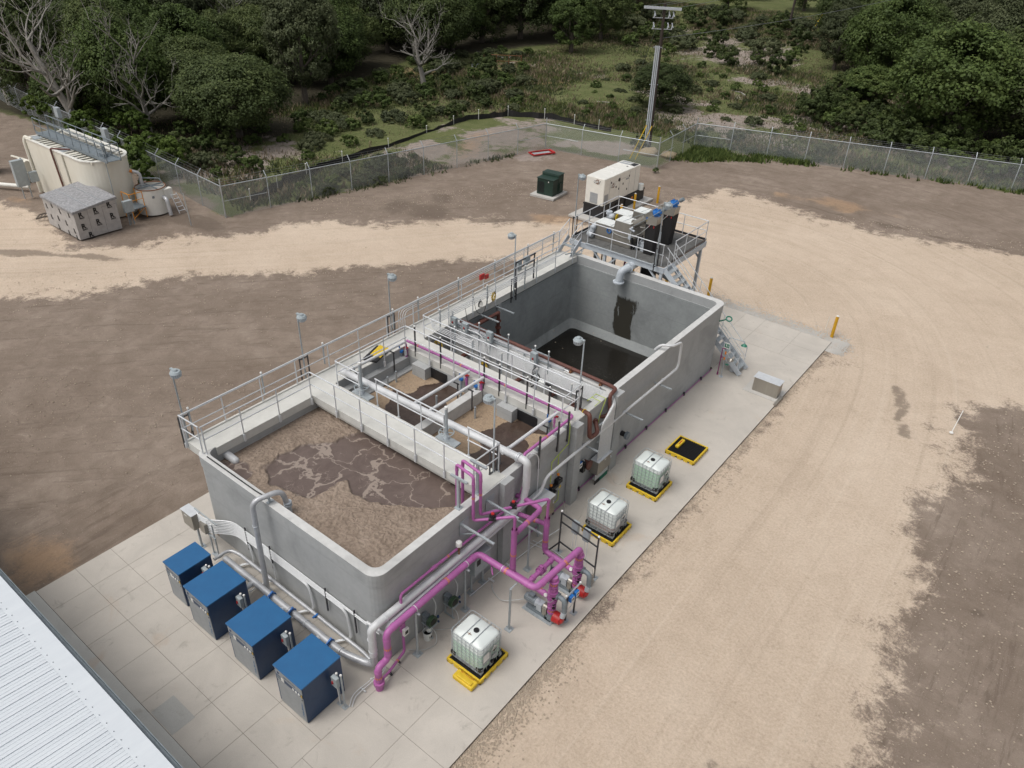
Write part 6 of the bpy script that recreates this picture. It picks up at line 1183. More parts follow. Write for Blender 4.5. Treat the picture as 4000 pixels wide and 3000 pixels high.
T.part('flange', MB().cyl((-5.2, 22.05, 3.88), (-5.2, 22.0, 3.88), .26, n=20).cyl((-5.42, 21.56, 3.18), (-5.42, 21.56, 3.24), .29, n=22), 'pale_blue_grey')

# ---------------------------------------------------------------- generator and transformer
T = Thing('generator', 'large white enclosed generator on a black fuel tank base', 'generator', (-15.7, 38, 0))
x0, x1, y0, y1 = -16.5, -14.98, 35.4, 40.3
T.part('pad', MB().box(x0 - .7, y0 - .9, -.05, x1 + .65, y1 + 1.4, .1), 'slab_grey')
b = MB().box(x0 - .05, y0 - .05, .1, x1 + .05, y1 + .9, .95); T.part('fuel_tank', b, 'black')
rb = MB()
for k in range(9): z = .18 + k * .08; rb.box(x0 - .053, y0 - .057, z, x0 - .02, y0 - .049, z + .03).box(x1 + .049, y1 + .84, z, x1 + .057, y1 + .87, z + .03)
T.part('rivets', rb, 'white'); T.part('tank_rib', MB().box(x1 + .05, y0, .86, x1 + .09, y1 + .9, .95).box(x0 - .05, y0 - .09, .86, x1 + .05, y0 - .05, .95).box(x1 + .05, y0 + 1.7, .3, x1 + .12, y0 + 2.6, .8).box(x1 + .05, y0 + 3.0, .3, x1 + .12, y0 + 3.8, .8), 'black')
T.part('tank_label', MB().box(x1 + .051, y0 + 3.9, .45, x1 + .056, y0 + 4.15, .7), 'orange')
c = T.part('canopy', MB().add([(x0, y0, .96), (x1, y0, .96), (x1, y1, .96), (x0, y1, .96), (x0, y0, 2.9), (x1, y0, 2.9), (x1, y1, 2.9), (x0, y1, 2.9)], [(0, 3, 2, 1), (4, 5, 6, 7), (0, 1, 5, 4), (1, 2, 6, 5), (2, 3, 7, 6), (3, 0, 4, 7)]), 'white_paint', bev=.05)
T.part('roof_seam', MB().box(x0 + .02, y0 + 1.75, 2.9, x1 - .02, y0 + 1.79, 2.925).box(x0 + .02, y0 + 2.6, 2.9, x1 - .02, y0 + 2.64, 2.925).box(x0 + .1, y0 + 3.98, 2.9, x1 - .2, y0 + 4.02, 2.93), 'white', c)
T.part('exhaust_louvre', MB().box(x0 + .15, y0 + 4.1, 2.9, x1 - .55, y0 + 4.35, 2.91).box(x0 + .15, y0 + 4.5, 2.9, x1 - .55, y0 + 4.75, 2.91), 'panel_grey', c); T.part('exhaust_opening', MB().box(x1 - .5, y0 + 4.05, 2.9, x1 - .08, y0 + 4.75, 2.912).cyl((x1 - .45, y0 + 3.7, 2.9), (x1 - .45, y0 + 3.7, 2.915), .07, n=12), 'black', c)
T.part('louvre', MB().box(x0 + .42, y0 - .012, 1.06, x0 + 1.05, y0 + .0, 1.8), 'panel_grey', c); T.part('louvre', MB().box(x1, y0 + .1, 1.06, x1 + .012, y0 + .62, 1.75), 'panel_grey', c)
dr = MB()
for y in (y0 + .75, y0 + 2.1, y0 + 3.4, y0 + 4.2): dr.box(x1 + .001, y, 1.05, x1 + .006, y + .015, 2.75)
dr.box(x1 + .001, y0 + .75, 2.4, x1 + .006, y0 + 3.4, 2.415); T.part('door_gap', dr, 'panel_grey', c)
hd = MB()
for yy_, z in ((.85, 2.42), (1.55, 1.95), (1.95, 1.72), (2.5, 1.95), (3.3, 2.35), (3.1, 1.42)): hd.box(x1 + .004, y0 + yy_, z, x1 + .03, y0 + yy_ + .07, z + .14)
T.part('latch', hd.cyl((x1, y0 + 1.95, 2.45), (x1 + .03, y0 + 1.95, 2.45), .13, n=14), 'black', c); T.part('door_window', MB().box(x1 + .003, y0 + 2.9, 2.2, x1 + .012, y0 + 3.3, 2.32), 'panel_grey', c)
for o_, R_ in (((x0 + .95, y0 - .014, 2.62), cols((1, 0, 0), (0, 0, 1), (0, -1, 0))), ((x1 + .008, y0 + 1.2, 2.2), cols((0, 1, 0), (0, 0, 1), (1, 0, 0)))):
    o_ = Vector(o_); r_, u_ = R_.col[0], R_.col[1]
    T.part('badge', MB().cyl(o_ - R_.col[2] * .003, o_ + R_.col[2] * .002, .17, n=20), 'rust', c); T.part('badge_lettering', text_mb('CAT', .26, .006, R_, o_ + R_.col[2] * .006 - r_ * .06, bold=.008), 'white', c); T.part('badge_shadow', text_mb('CAT', .27, .004, R_, o_ + R_.col[2] * .0035 - r_ * .05 - u_ * .02, bold=.02), 'black', c)
T = Thing('drum', 'small white drum at the rear corner of the generator', 'drum', (-14.85, 40.6, .95)); T.part('drum', MB().cyl((-14.9, 40.55, .95), (-14.9, 40.55, 1.4), .2, n=16), 'white_plastic')
T = Thing('transformer', 'dark green pad mounted transformer cabinet left of the generator', 'transformer', (-20.9, 37.3, 0), .1, local=True)
T.part('pad', MB().box(-1.05, -1.15, -.05, 1.0, 1.05, .1), 'slab_grey'); T.part('cabinet', MB().box(-.7, -.75, .1, .7, .0, 1.32), 'dark_green', bev=.02); T.part('tank', MB().box(-.72, .0, .1, .72, .8, 1.52), 'dark_green', bev=.02); T.part('lid', MB().box(-.76, .05, 1.52, .76, .85, 1.56).box(-.74, -.8, 1.32, .74, .0, 1.35), 'dark_green')
lv = MB()
for k in range(9): lv.box(-.6 + k * .06, -.765, .25, -.57 + k * .06, -.75, 1.1)
T.part('fin', lv, 'black'); T.part('label_plate', MB().box(.25, -.758, 1.1, .32, -.75, 1.2), 'white'); T.part('side_step', MB().box(.72, .1, .3, .8, .6, .9), 'dark_green')

# ---------------------------------------------------------------- chain link fence
def mesh_mat():
    m, nt, b = newmat('chain_mesh'); v = coords(nt)
    out = [n for n in nt.nodes if n.type == 'OUTPUT_MATERIAL'][0]; tr = nd(nt, 'ShaderNodeBsdfTransparent'); mx = nd(nt, 'ShaderNodeMixShader'); sx = nd(nt, 'ShaderNodeSeparateXYZ'); nt.links.new(v, sx.inputs[0])
    h = math_(nt, 'ADD', math_(nt, 'MULTIPLY', sx.outputs[0], .8), math_(nt, 'MULTIPLY', sx.outputs[1], .6))
    fs = []
    for sgn in (1, -1):
        p = math_(nt, 'FRACT', math_(nt, 'MULTIPLY', math_(nt, 'ADD', h, math_(nt, 'MULTIPLY', sx.outputs[2], sgn)), 14.)); fs.append(math_(nt, 'LESS_THAN', math_(nt, 'ABSOLUTE', math_(nt, 'SUBTRACT', p, .5)), .10))
    nt.links.new(math_(nt, 'MAXIMUM', fs[0], fs[1]), mx.inputs[0]); b.inputs['Base Color'].default_value = (.36, .39, .39, 1); b.inputs['Metallic'].default_value = .2; b.inputs['Roughness'].default_value = .5
    nt.links.new(tr.outputs[0], mx.inputs[1]); nt.links.new(b.outputs[0], mx.inputs[2]); nt.links.new(mx.outputs[0], out.inputs[0])
mesh_mat()
names = ('left section behind the cream tank', 'long section between the dirt yard and the wood', 'rear section behind the generator and transformer', 'short section at the right of the power pole', 'right section in front of the big green trees')
FH = 2.1
for i, (a, b_) in enumerate(zip(FENCE[:-1], FENCE[1:])):
    T = Thing('chain_link_fence', 'chain link fence, ' + names[i], 'fence', ((a[0] + b_[0]) / 2, (a[1] + b_[1]) / 2, 0), group='chain link fence sections')
    L = math.dist(a, b_); n = round(L / 3.15); ux, uy = (b_[0] - a[0]) / L, (b_[1] - a[1]) / L; px_, py_ = -uy, ux
    T.part('mesh_panel', MB().add([(*a, -.12), (*b_, -.12), (*b_, FH), (*a, FH)], [(0, 1, 2, 3)]), 'chain_mesh')
    T.part('top_rail', MB().cyl((*a, FH), (*b_, FH), .035, n=6), 'fence_pipe')
    if i in (1, 2, 3, 4):
        for s_ in (0, 1): q0 = s_ * (L - 3.15); T.part('brace_rail', MB().cyl((a[0] + ux * q0, a[1] + uy * q0, 1.05), (a[0] + ux * (q0 + 3.15), a[1] + uy * (q0 + 3.15), 1.05), .022, n=6), 'fence_pipe')
    bw = MB()
    for w_ in range(3): o = .1 + w_ * .11; z = FH + .12 + w_ * .13; bw.cyl((a[0] + px_ * o, a[1] + py_ * o, z), (b_[0] + px_ * o, b_[1] + py_ * o, z), .008, n=4)
    T.part('barbed_wire', bw, 'barb')
    for k in range(n + 1 if i == 4 else n):
        x, y = a[0] + ux * L * k / n, a[1] + uy * L * k / n; r = .045 if k == 0 else .032
        T.part('post', MB().tube([(x, y, -.1), (x, y, FH + .03), (x + px_ * .35, y + py_ * .35, FH + .42)] if k else [(x, y, -.1), (x, y, FH + .5)], r, 7), 'fence_pipe')
single('lone_post', MB().cyl((-34.7, 15.6, 0), (-34.75, 15.5, 2.2), .04, n=8), 'fence_pipe', 'lone grey fence post standing in front of the fence corner', 'post', (-34.7, 15.6, 0))
# black silt fence
pts = [(-35.5, 21), (-37.0, 25), (-37.8, 29.6), (-37.9, 36.7), (-38.5, 43.7), (-39.3, 49.1), (-37.7, 53.2), (-33.2, 55.6), (-28.7, 55.2), (-26.6, 55.5)]
T = Thing('silt_fence', 'low black fabric silt fence winding through the weeds beyond the chain link', 'silt fence', (-37, 40, 0)); sf = MB(); Q = []
for a, b_ in zip(pts[:-1], pts[1:]):
    for k in range(8): t = k / 8; Q.append((a[0] + (b_[0] - a[0]) * t + random.uniform(-.12, .12), a[1] + (b_[1] - a[1]) * t + random.uniform(-.12, .12), .55 + random.uniform(-.12, .1)))
n = len(Q); sf.add([(x, y, -.3) for x, y, z in Q] + [(x, y, z) for x, y, z in Q], [(k, k + 1, n + k + 1, n + k) for k in range(n - 1)]); T.part('fabric', sf, 'black_cloth')
for k in range(0, n, 6): T.part('stake', MB().cyl((Q[k][0], Q[k][1], 0), (Q[k][0], Q[k][1], .9), .03, n=6).ball((Q[k][0], Q[k][1], .95), .06, 6, 4), 'white')
# red frame, yellow guards, marker stakes, rocks
T = Thing('red_frame', 'red steel frame lying on the ground by the rear fence', 'steel frame', (-27.6, 45.4, 0), 1.15, local=True); T.part('frame', MB().box(-1.1, -.5, 0, 1.1, -.4, .1).box(-1.1, .4, 0, 1.1, .5, .1).box(-1.1, -.4, 0, -1.0, .4, .1).box(.9, -.4, 0, 1.1, .4, .12), 'red'); T.part('board', MB().box(-.9, -.35, .02, .8, .2, .05), 'galvanised')
for k, x in enumerate((0, .45)): single('guy_guard', MB().bar((-20.9 + x, 49.2 + x * .3, .1), (-20.2 + x, 50.2 + x * .3, 2.9), .07, .05), 'yellow', 'yellow plastic guard slanting up behind the rear fence, %s of the two' % ('left', 'right')[k], 'guy guard', (-20.9 + x, 49.2, 0), 'yellow guards')
single('marker_stake', MB().cyl((10.56, 24.4, 0), (10.62, 25.0, .9), .018, n=6).ball((10.56, 24.35, .02), .1, 6, 4, .5), 'white', 'thin white marker stake leaning at the right edge of the dirt road', 'stake', (10.56, 24.4, 0))
single('marker_stake', MB().cyl((2.9, 30.2, 0), (2.93, 30.2, .75), .012, n=6), 'white', 'thin white rod left of the corner bollard', 'stake', (2.9, 30.2, 0))
def rock(x, y, r, m_='rock_tan', lab=None):
    b = MB(); b.ball((x, y, r * .15), r, 9, 6, .45); b.v = [(p[0] + random.uniform(-.18, .18) * r, p[1] + random.uniform(-.18, .18) * r, p[2] + random.uniform(-.08, .08) * r) for p in b.v]
    return single('rock', b, m_, lab, 'rock', (x, y, 0), 'flat rocks')
rock(-20.6, 52.0, .9, lab='flat tan rock at the foot of the power pole'); rock(-18.9, 52.6, .75, lab='flat tan rock just outside the short fence section')

# ---------------------------------------------------------------- power poles
T = Thing('power_pole', 'dark power pole with three grey conduits and crossarms beyond the rear fence', 'power pole', (-21.3, 53.2, 0)); px_, py_ = -21.3, 53.2; lean = lambda z: (px_ - .018 * z, py_, z)
hx, hy = .80, .60
T.part('pole', MB().cyl((px_, py_, -.2), lean(11.9), .19, .13, 14), 'wood_pole')
for k in range(3): o = -.36 + k * .17; T.part('conduit', MB().cyl((px_ + hx * o, py_ + hy * o - .12, 0), (px_ + hx * (o * .85) - .15, py_ + hy * o * .85 - .12, 8.7), .06, n=8), 'pale_blue_grey')
for z in (2.6, 5.6, 8.6): c = lean(z); T.part('strap', MB().bar((c[0] - hx * .5, c[1] - hy * .5 - .15, z), (c[0] + hx * .25, c[1] + hy * .25 - .15, z), .05, .05), 'galvanised')
c = lean(11.6); T.part('crossarm', MB().bar((c[0] - hx * 1.6, c[1] - hy * 1.6 - .2, 11.62), (c[0] + hx * 1.5, c[1] + hy * 1.5 - .2, 11.55), .14, .2), 'pale_blue_grey')
for z, L in ((10.85, .85), (10.0, .85)):
    c = lean(z); T.part('bracket_arm', MB().bar((c[0] - hx * L, c[1] - hy * L - .1, z), (c[0] + hx * L, c[1] + hy * L - .1, z), .05, .06), 'galvanised')
    for t in (-.75, .45, .8): p = (c[0] + hx * t, c[1] + hy * t - .1); T.part('insulator', MB().cyl((*p, z), (p[0] + .06, p[1], z + .42), .055, .04, 8).bar((p[0], p[1], z + .4), (p[0] + .2, p[1] - .1, z + .15), .05, .05).ball((p[0], p[1], z + .45), .06, 8, 5), 'pale_blue_grey')
T.part('drop_cable', MB().tube([(c[0] + hx * .7, c[1] + hy * .7, 10.0), (c[0] + .35, c[1] + .1, 9.4), (c[0], c[1], 9.0)], .02, 5), 'black')
def wire(label, a, b_, sag, r=.012, m_='barb', n=14):
    P = [tuple(a[i] + (b_[i] - a[i]) * k / n - (sag * 4 * (k / n) * (1 - k / n) if i == 2 else 0) for i in range(3)) for k in range(n + 1)]; return single('overhead_wire', MB().tube(P, r, 4), m_, label, 'wire', a, 'overhead wires')
c = lean(11.6)
wire('overhead wire from the left end of the top crossarm towards the far pole', (c[0] - hx * 1.5, c[1] - hy * 1.5, 11.7), (-40.6, 134, 10.6), 1.0, .015); wire('overhead wire from the middle of the top crossarm towards the far pole', (c[0], c[1], 11.8), (-39.8, 134.7, 11.1), 1.0, .015); wire('overhead wire from the right end of the top crossarm towards the far pole', (c[0] + hx * 1.4, c[1] + hy * 1.4, 11.7), (-39.0, 135.2, 10.6), 1.0, .015); wire('lower overhead wire rising to the right edge from below the brackets', (c[0] + .1, c[1], 9.3), (-6, 140, 13.5), 1.2, .02)
wire('pale guy wire slanting down left from the top crossarm, left strand', (c[0] - .1, c[1], 11.5), (-35.4, 74.4, .1), 0, .022); wire('pale guy wire slanting down left from the top crossarm, right strand', (c[0] + .1, c[1], 11.5), (-33.2, 75.5, .1), 0, .022)
T = Thing('power_pole', 'distant dark power pole on the dirt track at the top right', 'power pole', (-39.4, 133, 0)); T.part('pole', MB().cyl((-39.4, 133.0, -.3), (-39.7, 134.5, 11.5), .22, .14, 12), 'wood_pole'); T.part('crossarm', MB().bar((-41, 134.2, 10.8), (-38.3, 134.9, 10.8), .14, .14), 'wood_pole')
single('guy_guard', MB().bar((-37.7, 141, 0), (-38.0, 146, 2.6), .12, .1), 'yellow', 'yellow guard of a distant guy wire right of the far pole', 'guy guard', (-37.7, 141, 0))

# ---------------------------------------------------------------- site at the left: cream tank, shed, round tank
T = Thing('obround_tank', 'big cream tank with a grey walkway and railing on top', 'tank', (-43.5, 13.7, 0)); TH = 3.78
R1 = 1.57; cy0 = 13.67; cx0 = -40.95
def obr(r, x0): return [(cx0 + r * math.cos(a), cy0 + r * math.sin(a)) for a in (-PI / 2 + PI * k / 20 for k in range(21))] + [(x0, cy0 + r), (x0, cy0 - r)]
T.part('shell', MB().ring(obr(R1, -48.3), obr(R1 - .07, -48.22), 0, TH, smooth=False), 'cream'); T.part('rim', MB().ring(obr(R1 + .06, -48.35), obr(R1 - .14, -48.15), TH, TH + .06), 'white_paint'); T.part('void', MB().prism(obr(R1 - .075, -48.21), TH - .9, TH - .85), 'black')
rb = MB()
for k in range(17): x = -47.9 + k * .52; h_ = R1 - .1 if x < cx0 else math.sqrt(max(.01, (R1 - .1) ** 2 - (x - cx0) ** 2)); rb.box(x, cy0 - h_, TH - .14, x + (.2 if k % 5 else .34), cy0 + h_, TH + .01)
T.part('roof_beam', rb, 'cream'); T.part('roof_sheet', MB().box(-48.1, 12.2, TH + .02, -47.3, 12.9, TH + .05).box(-44.2, 12.2, TH + .02, -43.2, 13.0, TH + .05), 'galvanised')
split_part(T, 'wall_pipe', MB().tube([(-47.4, 12.2, TH + .1), (-48.35, 12.15, TH + .1), (-48.35, 12.02, TH - .2), (-48.0, 11.95, 0)], .1, 10, bend=.15).cyl((-42.9, 12.03, TH), (-42.7, 12.03, 1.4), .06, n=10), 'cream')
T.part('brown_pipe', MB().tube([(-43.2, 12.8, TH + .1), (-44.3, 12.02, TH + .1), (-44.25, 12.0, TH - .1), (-43.9, 12.0, .8)], .06, 10, bend=.1), 'brown_pipe'); T.part('thin_pipe', MB().cyl((-39.4, 13.2, TH + 1.0), (-39.2, 13.1, .9), .03, n=8), 'galvanised')
dk = MB().box(-48.4, 12.95, TH + .1, -38.6, 13.0, TH + .3).box(-48.4, 13.85, TH + .1, -38.6, 13.9, TH + .3); dk.box(-48.4, 13.0, TH + .16, -38.6, 13.85, TH + .19); T.part('walkway', dk, 'cast_grey')
for y in (12.97, 13.88):
    T.part('rail', MB().tube([(-48.4, y, TH + .2), (-48.4, y, TH + 1.25), (-38.6, y, TH + 1.25), (-38.6, y, TH + .2)], .03, 6, bend=.1).cyl((-48.4, y, TH + .75), (-38.6, y, TH + .75), .025, n=6), 'cast_grey')
    for k in range(1, 9): x = -48.4 + k * 9.8 / 9; T.part('rail_post', MB().cyl((x, y, TH + .2), (x, y, TH + 1.25), .025, n=6), 'cast_grey')
T.part('end_rail', MB().cyl((-38.6, 12.97, TH + 1.25), (-38.6, 13.88, TH + 1.25), .03, n=6).cyl((-38.6, 12.97, TH + .75), (-38.6, 13.88, TH + .75), .025, n=6), 'cast_grey')
T.part('top_pipe', MB().tube([(-47.5, 14.3, TH + .3), (-39.6, 14.3, TH + .3)], .1, 10), 'white_paint'); T.part('motor', MB().cyl((-39.9, 13.5, TH + .2), (-39.9, 13.5, TH + 1.0), .12, n=12).box(-40.2, 13.3, TH + .2, -39.6, 13.6, TH + .4), 'cast_grey')
split_part(T, 'panel_box', MB().box(-47.0, 14.0, TH + 1.35, -46.5, 14.25, TH + 2.0).box(-40.6, 13.95, TH + .95, -40.1, 14.2, TH + 1.8), 'grey_box')
def shed_wrap():
    m, nt, b = newmat('house_wrap'); v = coords(nt); c = ramp(nt, noise(nt, v, 3, 5), [(.3, (.36, .345, .335)), (.7, (.47, .455, .44))]).outputs[0]
    nt.links.new(c, b.inputs['Base Color']); b.inputs['Roughness'].default_value = .7
    m, nt, b = newmat('felt_roof'); v = coords(nt); c = ramp(nt, noise(nt, v, 6, 8, .8), [(.35, (.19, .19, .195)), (.55, (.31, .31, .32)), (.72, (.50, .50, .51))]).outputs[0]; nt.links.new(c, b.inputs['Base Color']); b.inputs['Roughness'].default_value = .9
shed_wrap()
T = Thing('wrapped_shed', 'small shed clad in grey wrap printed with black letters, under a grey felt roof', 'shed', (-39.5, 10.9, 0)); sx0, sx1, sy0, sy1 = -41.6, -37.5, 9.6, 12.35
T.part('wall', MB().add([(sx0, sy0, 0), (sx1, sy0, 0), (sx1, sy1, 0), (sx0, sy1, 0), (sx0, sy0, 1.95), (sx1, sy0, 1.85), (sx1, sy1, 2.15), (sx0, sy1, 2.25)], [(0, 1, 5, 4), (1, 2, 6, 5), (2, 3, 7, 6), (3, 0, 4, 7)]), 'house_wrap')
rf = MB(); o = .08; zs = lambda x, y: 1.9 - (x - sx0) * .025 + (y - sy0) * .11 + .05
rf.add([(sx0 - o, sy0 - o, zs(sx0, sy0)), (sx1 + o, sy0 - o, zs(sx1, sy0)), (sx1 + o, sy1 + o, zs(sx1, sy1)), (sx0 - o, sy1 + o, zs(sx0, sy1))] * 1 + [(sx0 - o, sy0 - o, zs(sx0, sy0) - .16), (sx1 + o, sy0 - o, zs(sx1, sy0) - .16), (sx1 + o, sy1 + o, zs(sx1, sy1) - .16), (sx0 - o, sy1 + o, zs(sx0, sy1) - .16)], [(0, 1, 2, 3), (4, 7, 6, 5), (0, 4, 5, 1), (1, 5, 6, 2), (2, 6, 7, 3), (3, 7, 4, 0)]); T.part('roof', rf, 'felt_roof')
for t in (.36, .7): y = sy0 + (sy1 - sy0) * t; T.part('roof_strip', MB().bar((sx0 - o, y, zs(sx0, y) + .012), (sx1 + o, y, zs(sx1, y) + .012), .05, .02), 'panel_grey')
Re = cols((0, 1, 0), (0, 0, 1), (1, 0, 0)); Rs = cols((1, 0, 0), (0, 0, 1), (0, -1, 0))
for y, z in ((10.0, 1.5), (10.95, 1.55), (11.85, 1.72), (10.0, .75), (10.95, .8), (11.9, .95), (10.3, .12)): T.part('lettering', text_mb('R', .42, .004, Re, (sx1 + .006, y, z + .05), bold=.022), 'black'); T.part('lettering', text_mb('MAX', .15, .004, Re, (sx1 + .006, y + .05, z - .17), bold=.006), 'black')
for x, z in ((-41.2, 1.35), (-40.4, 1.6), (-39.4, 1.45), (-38.2, 1.5), (-40.9, .7), (-39.9, .85), (-38.9, .8), (-38.0, .5), (-40.2, .2), (-38.9, .15), (-37.9, .08)): T.part('lettering', text_mb('R', .32, .004, Rs, (x, sy0 - .006, z), bold=.02), 'black'); T.part('lettering', text_mb('MAX', .1, .004, Rs, (x + .03, sy0 - .006, z - .16), bold=.006), 'black')
T.part('seam', MB().box(sx1 + .002, 10.45, 0, sx1 + .005, 10.46, 1.9).box(sx1 + .002, 11.4, 0, sx1 + .005, 11.41, 1.7).box(sx1 + .002, 11.4, 1.7, sx1 + .005, sy1, 1.71), 'steel_dark')
T = Thing('round_tank', 'small white round tank with an open top and a bent grey outlet pipe', 'tank', (-38.9, 15.5, 0)); cc = (-38.9, 15.5)
T.part('shell', MB().cyl((*cc, 0), (*cc, 1.72), 1.02, .98, 28, caps=False), 'white_paint'); T.part('inner', MB().cyl((*cc, 1.5), (*cc, 1.51), .93, n=24), 'slab_grey'); T.part('rim', MB().torus((*cc, 1.72), (0, 0, 1), .98, .035, 28, 6), 'rust')
T.part('top_frame', MB().bar((-39.8, 15.5, 1.75), (-38.0, 15.5, 1.75), .05, .08).bar((-38.9, 14.6, 1.75), (-38.9, 16.4, 1.75), .05, .08).bar((-39.5, 14.9, 1.75), (-38.3, 16.1, 1.75), .05, .05).tube([(-39.6, 15.2, 1.75), (-39.6, 15.2, 2.2), (-38.6, 16.1, 2.2), (-38.3, 16.2, 1.75)], .03, 6, bend=.1), 'cast_grey')
T.part('inlet_pipe', MB().tube([(-39.3, 15.2, 1.6), (-39.3, 15.2, 2.6), (-39.6, 14.9, 2.75)], .1, 10, bend=.2).tube([(-37.95, 15.8, 1.1), (-37.5, 15.75, 1.1), (-37.35, 15.75, 0)], .13, 10, bend=.25), 'stainless_pipe'); T.part('orange_band', MB().cyl((-39.6, 14.9, 2.72), (-39.72, 14.78, 2.74), .1, n=10), 'orange')
T.part('side_box', MB().box(-38.3, 15.9, .9, -37.9, 16.5, 1.6), 'white_paint'); T.part('label_plate', MB().box(-37.93, 15.0, 1.2, -37.9, 15.15, 1.35), 'cast_grey')
T = Thing('orange_stand', 'orange steel stand with a small platform between the cream tank and the round tank', 'stand', (-38.9, 14.0, 0)); q = MB()
for x, y in ((-39.2, 13.6), (-38.2, 13.6), (-38.2, 14.5), (-39.2, 14.5)): q.cyl((x, y, 0), (x, y, 1.75), .03, n=6)
q.bar((-38.2, 13.6, 1.75), (-38.2, 14.5, 1.75), .04, .04).bar((-38.2, 13.6, 1.3), (-38.2, 14.5, 1.3), .03, .03).bar((-39.2, 13.6, 1.75), (-38.2, 13.6, 1.75), .04, .04).bar((-38.2, 13.6, .1), (-38.2, 14.5, .7), .03, .03); T.part('frame', q, 'mark_orange'); T.part('deck', MB().box(-39.2, 13.55, .72, -38.1, 14.55, .78), 'cast_grey')
T = Thing('utility_box', 'grey blue electrical box on posts in front of the orange stand', 'electrical box', (-37.6, 13.1, 0)); T.part('box', MB().box(-37.75, 12.8, .9, -37.45, 13.4, 1.65), 'grey_box', bev=.01); T.part('post', MB().cyl((-37.6, 12.95, 0), (-37.6, 12.95, .9), .04, n=8).cyl((-37.6, 13.25, 0), (-37.6, 13.25, .9), .04, n=8).cyl((-37.7, 13.1, 0), (-37.7, 13.1, .9), .03, n=8), 'cast_grey')
T = Thing('step_ladder', 'aluminium step ladder leaning beside the round tank', 'ladder', (-37.3, 16.5, 0)); q = MB().bar((-37.2, 16.3, 0), (-37.7, 16.2, 1.3), .04, .03).bar((-37.2, 16.8, 0), (-37.7, 16.6, 1.3), .04, .03)
for k in range(5): t = .12 + k * .2; q.bar((-37.2 - .5 * t, 16.3 - .1 * t, 1.3 * t), (-37.2 - .5 * t, 16.8 - .2 * t, 1.3 * t), .08, .02)
T.part('frame', q, 'aluminium')
T = Thing('electrical_cabinet', 'tall grey cabinet standing at the left end of the cream tank', 'electrical cabinet', (-47.4, 11.0, 0)); T.part('box', MB().box(-47.6, 10.4, .9, -47.25, 11.2, 2.7), 'grey_box', bev=.01); T.part('box', MB().box(-47.3, 11.25, 1.1, -47.0, 11.75, 1.8), 'grey_box'); T.part('post', MB().cyl((-47.4, 10.6, 0), (-47.4, 10.6, .9), .04).cyl((-47.4, 11.1, 0), (-47.4, 11.1, 2.8), .04), 'galvanised')
T = Thing('white_pipe', 'white plastic pipe lying on the ground left of the cream tank', 'pipe', (-50.5, 10.5, 0)); T.part('pipe', MB().tube([(-56, 8.6, .25), (-51.5, 9.6, .25), (-51.2, 10.3, .25), (-48.8, 11.6, .3)], .15, 12, bend=.3), 'white_paint')
T = Thing('belt_pump', 'cream coloured pump with pulley guard behind the grey cabinet', 'pump', (-51.5, 12.8, 0)); T.part('base', MB().box(-52.2, 12.2, 0, -50.8, 13.2, .7), 'cream', bev=.03); T.part('body', MB().cyl((-52.0, 12.7, 1.1), (-50.9, 12.7, 1.1), .4, n=16).box(-51.8, 12.3, .7, -51.2, 13.1, 1.1), 'cream'); T.part('motor', MB().cyl((-50.6, 13.3, .9), (-50.0, 13.4, .9), .3, n=14), 'dark_green'); T.part('pipe', MB().tube([(-53.5, 12.7, 1.3), (-49, 12.9, 1.6)], .08, 10), 'cream')
T = Thing('tarp_stack', 'dark covered block with a pale blue top at the left edge of the picture', 'cabinet', (-55.0, 11.6, 0)); T.part('body', MB().box(-56, 10.8, 0, -54.6, 11.9, 1.7), 'black'); T.part('top', MB().box(-56.1, 10.7, 1.7, -54.5, 12.0, 2.1), 'pale_blue_grey')
T = Thing('wooden_ladder', 'mossy wooden ladder lying against the left side of the wrapped shed', 'wooden frame', (-42.6, 10.2, 0)); q = MB().bar((-42.8, 9.3, .1), (-41.7, 10.8, .5), .08, .08).bar((-43.4, 9.8, .1), (-42.2, 11.2, .5), .08, .08)
for k in range(8): t = k / 8; q.bar((-42.8 + 1.1 * t, 9.3 + 1.5 * t, .1 + .4 * t), (-43.4 + 1.2 * t, 9.8 + 1.4 * t, .1 + .4 * t), .06, .04)
T.part('frame', q, 'bark')
# distant rusty gate and trough in the wood
T = Thing('rusty_gate', 'low rusty pipe gate by an orange dirt patch at the edge of the wood', 'gate', (-53.5, 71, 0)); q = MB()
for k in range(4): t = k / 3; q.cyl((-55 + 4 * t, 70.0 + 2.6 * t, 0), (-55 + 4 * t, 70.0 + 2.6 * t, 1.7), .05, n=6)
T.part('frame', q.cyl((-55, 70, 1.6), (-51, 72.6, 1.6), .04, n=6).cyl((-55, 70, .9), (-51, 72.6, .9), .04, n=6), 'rust')
T = Thing('trough', 'grey blue metal trough lying by the rusty gate', 'trough', (-54.3, 69.3, 0)); T.part('body', MB().obox((-55.2, 69.2, .3), (1.6, .8, .35), Matrix.Rotation(.3, 3, 'Z')), 'pale_blue_grey')

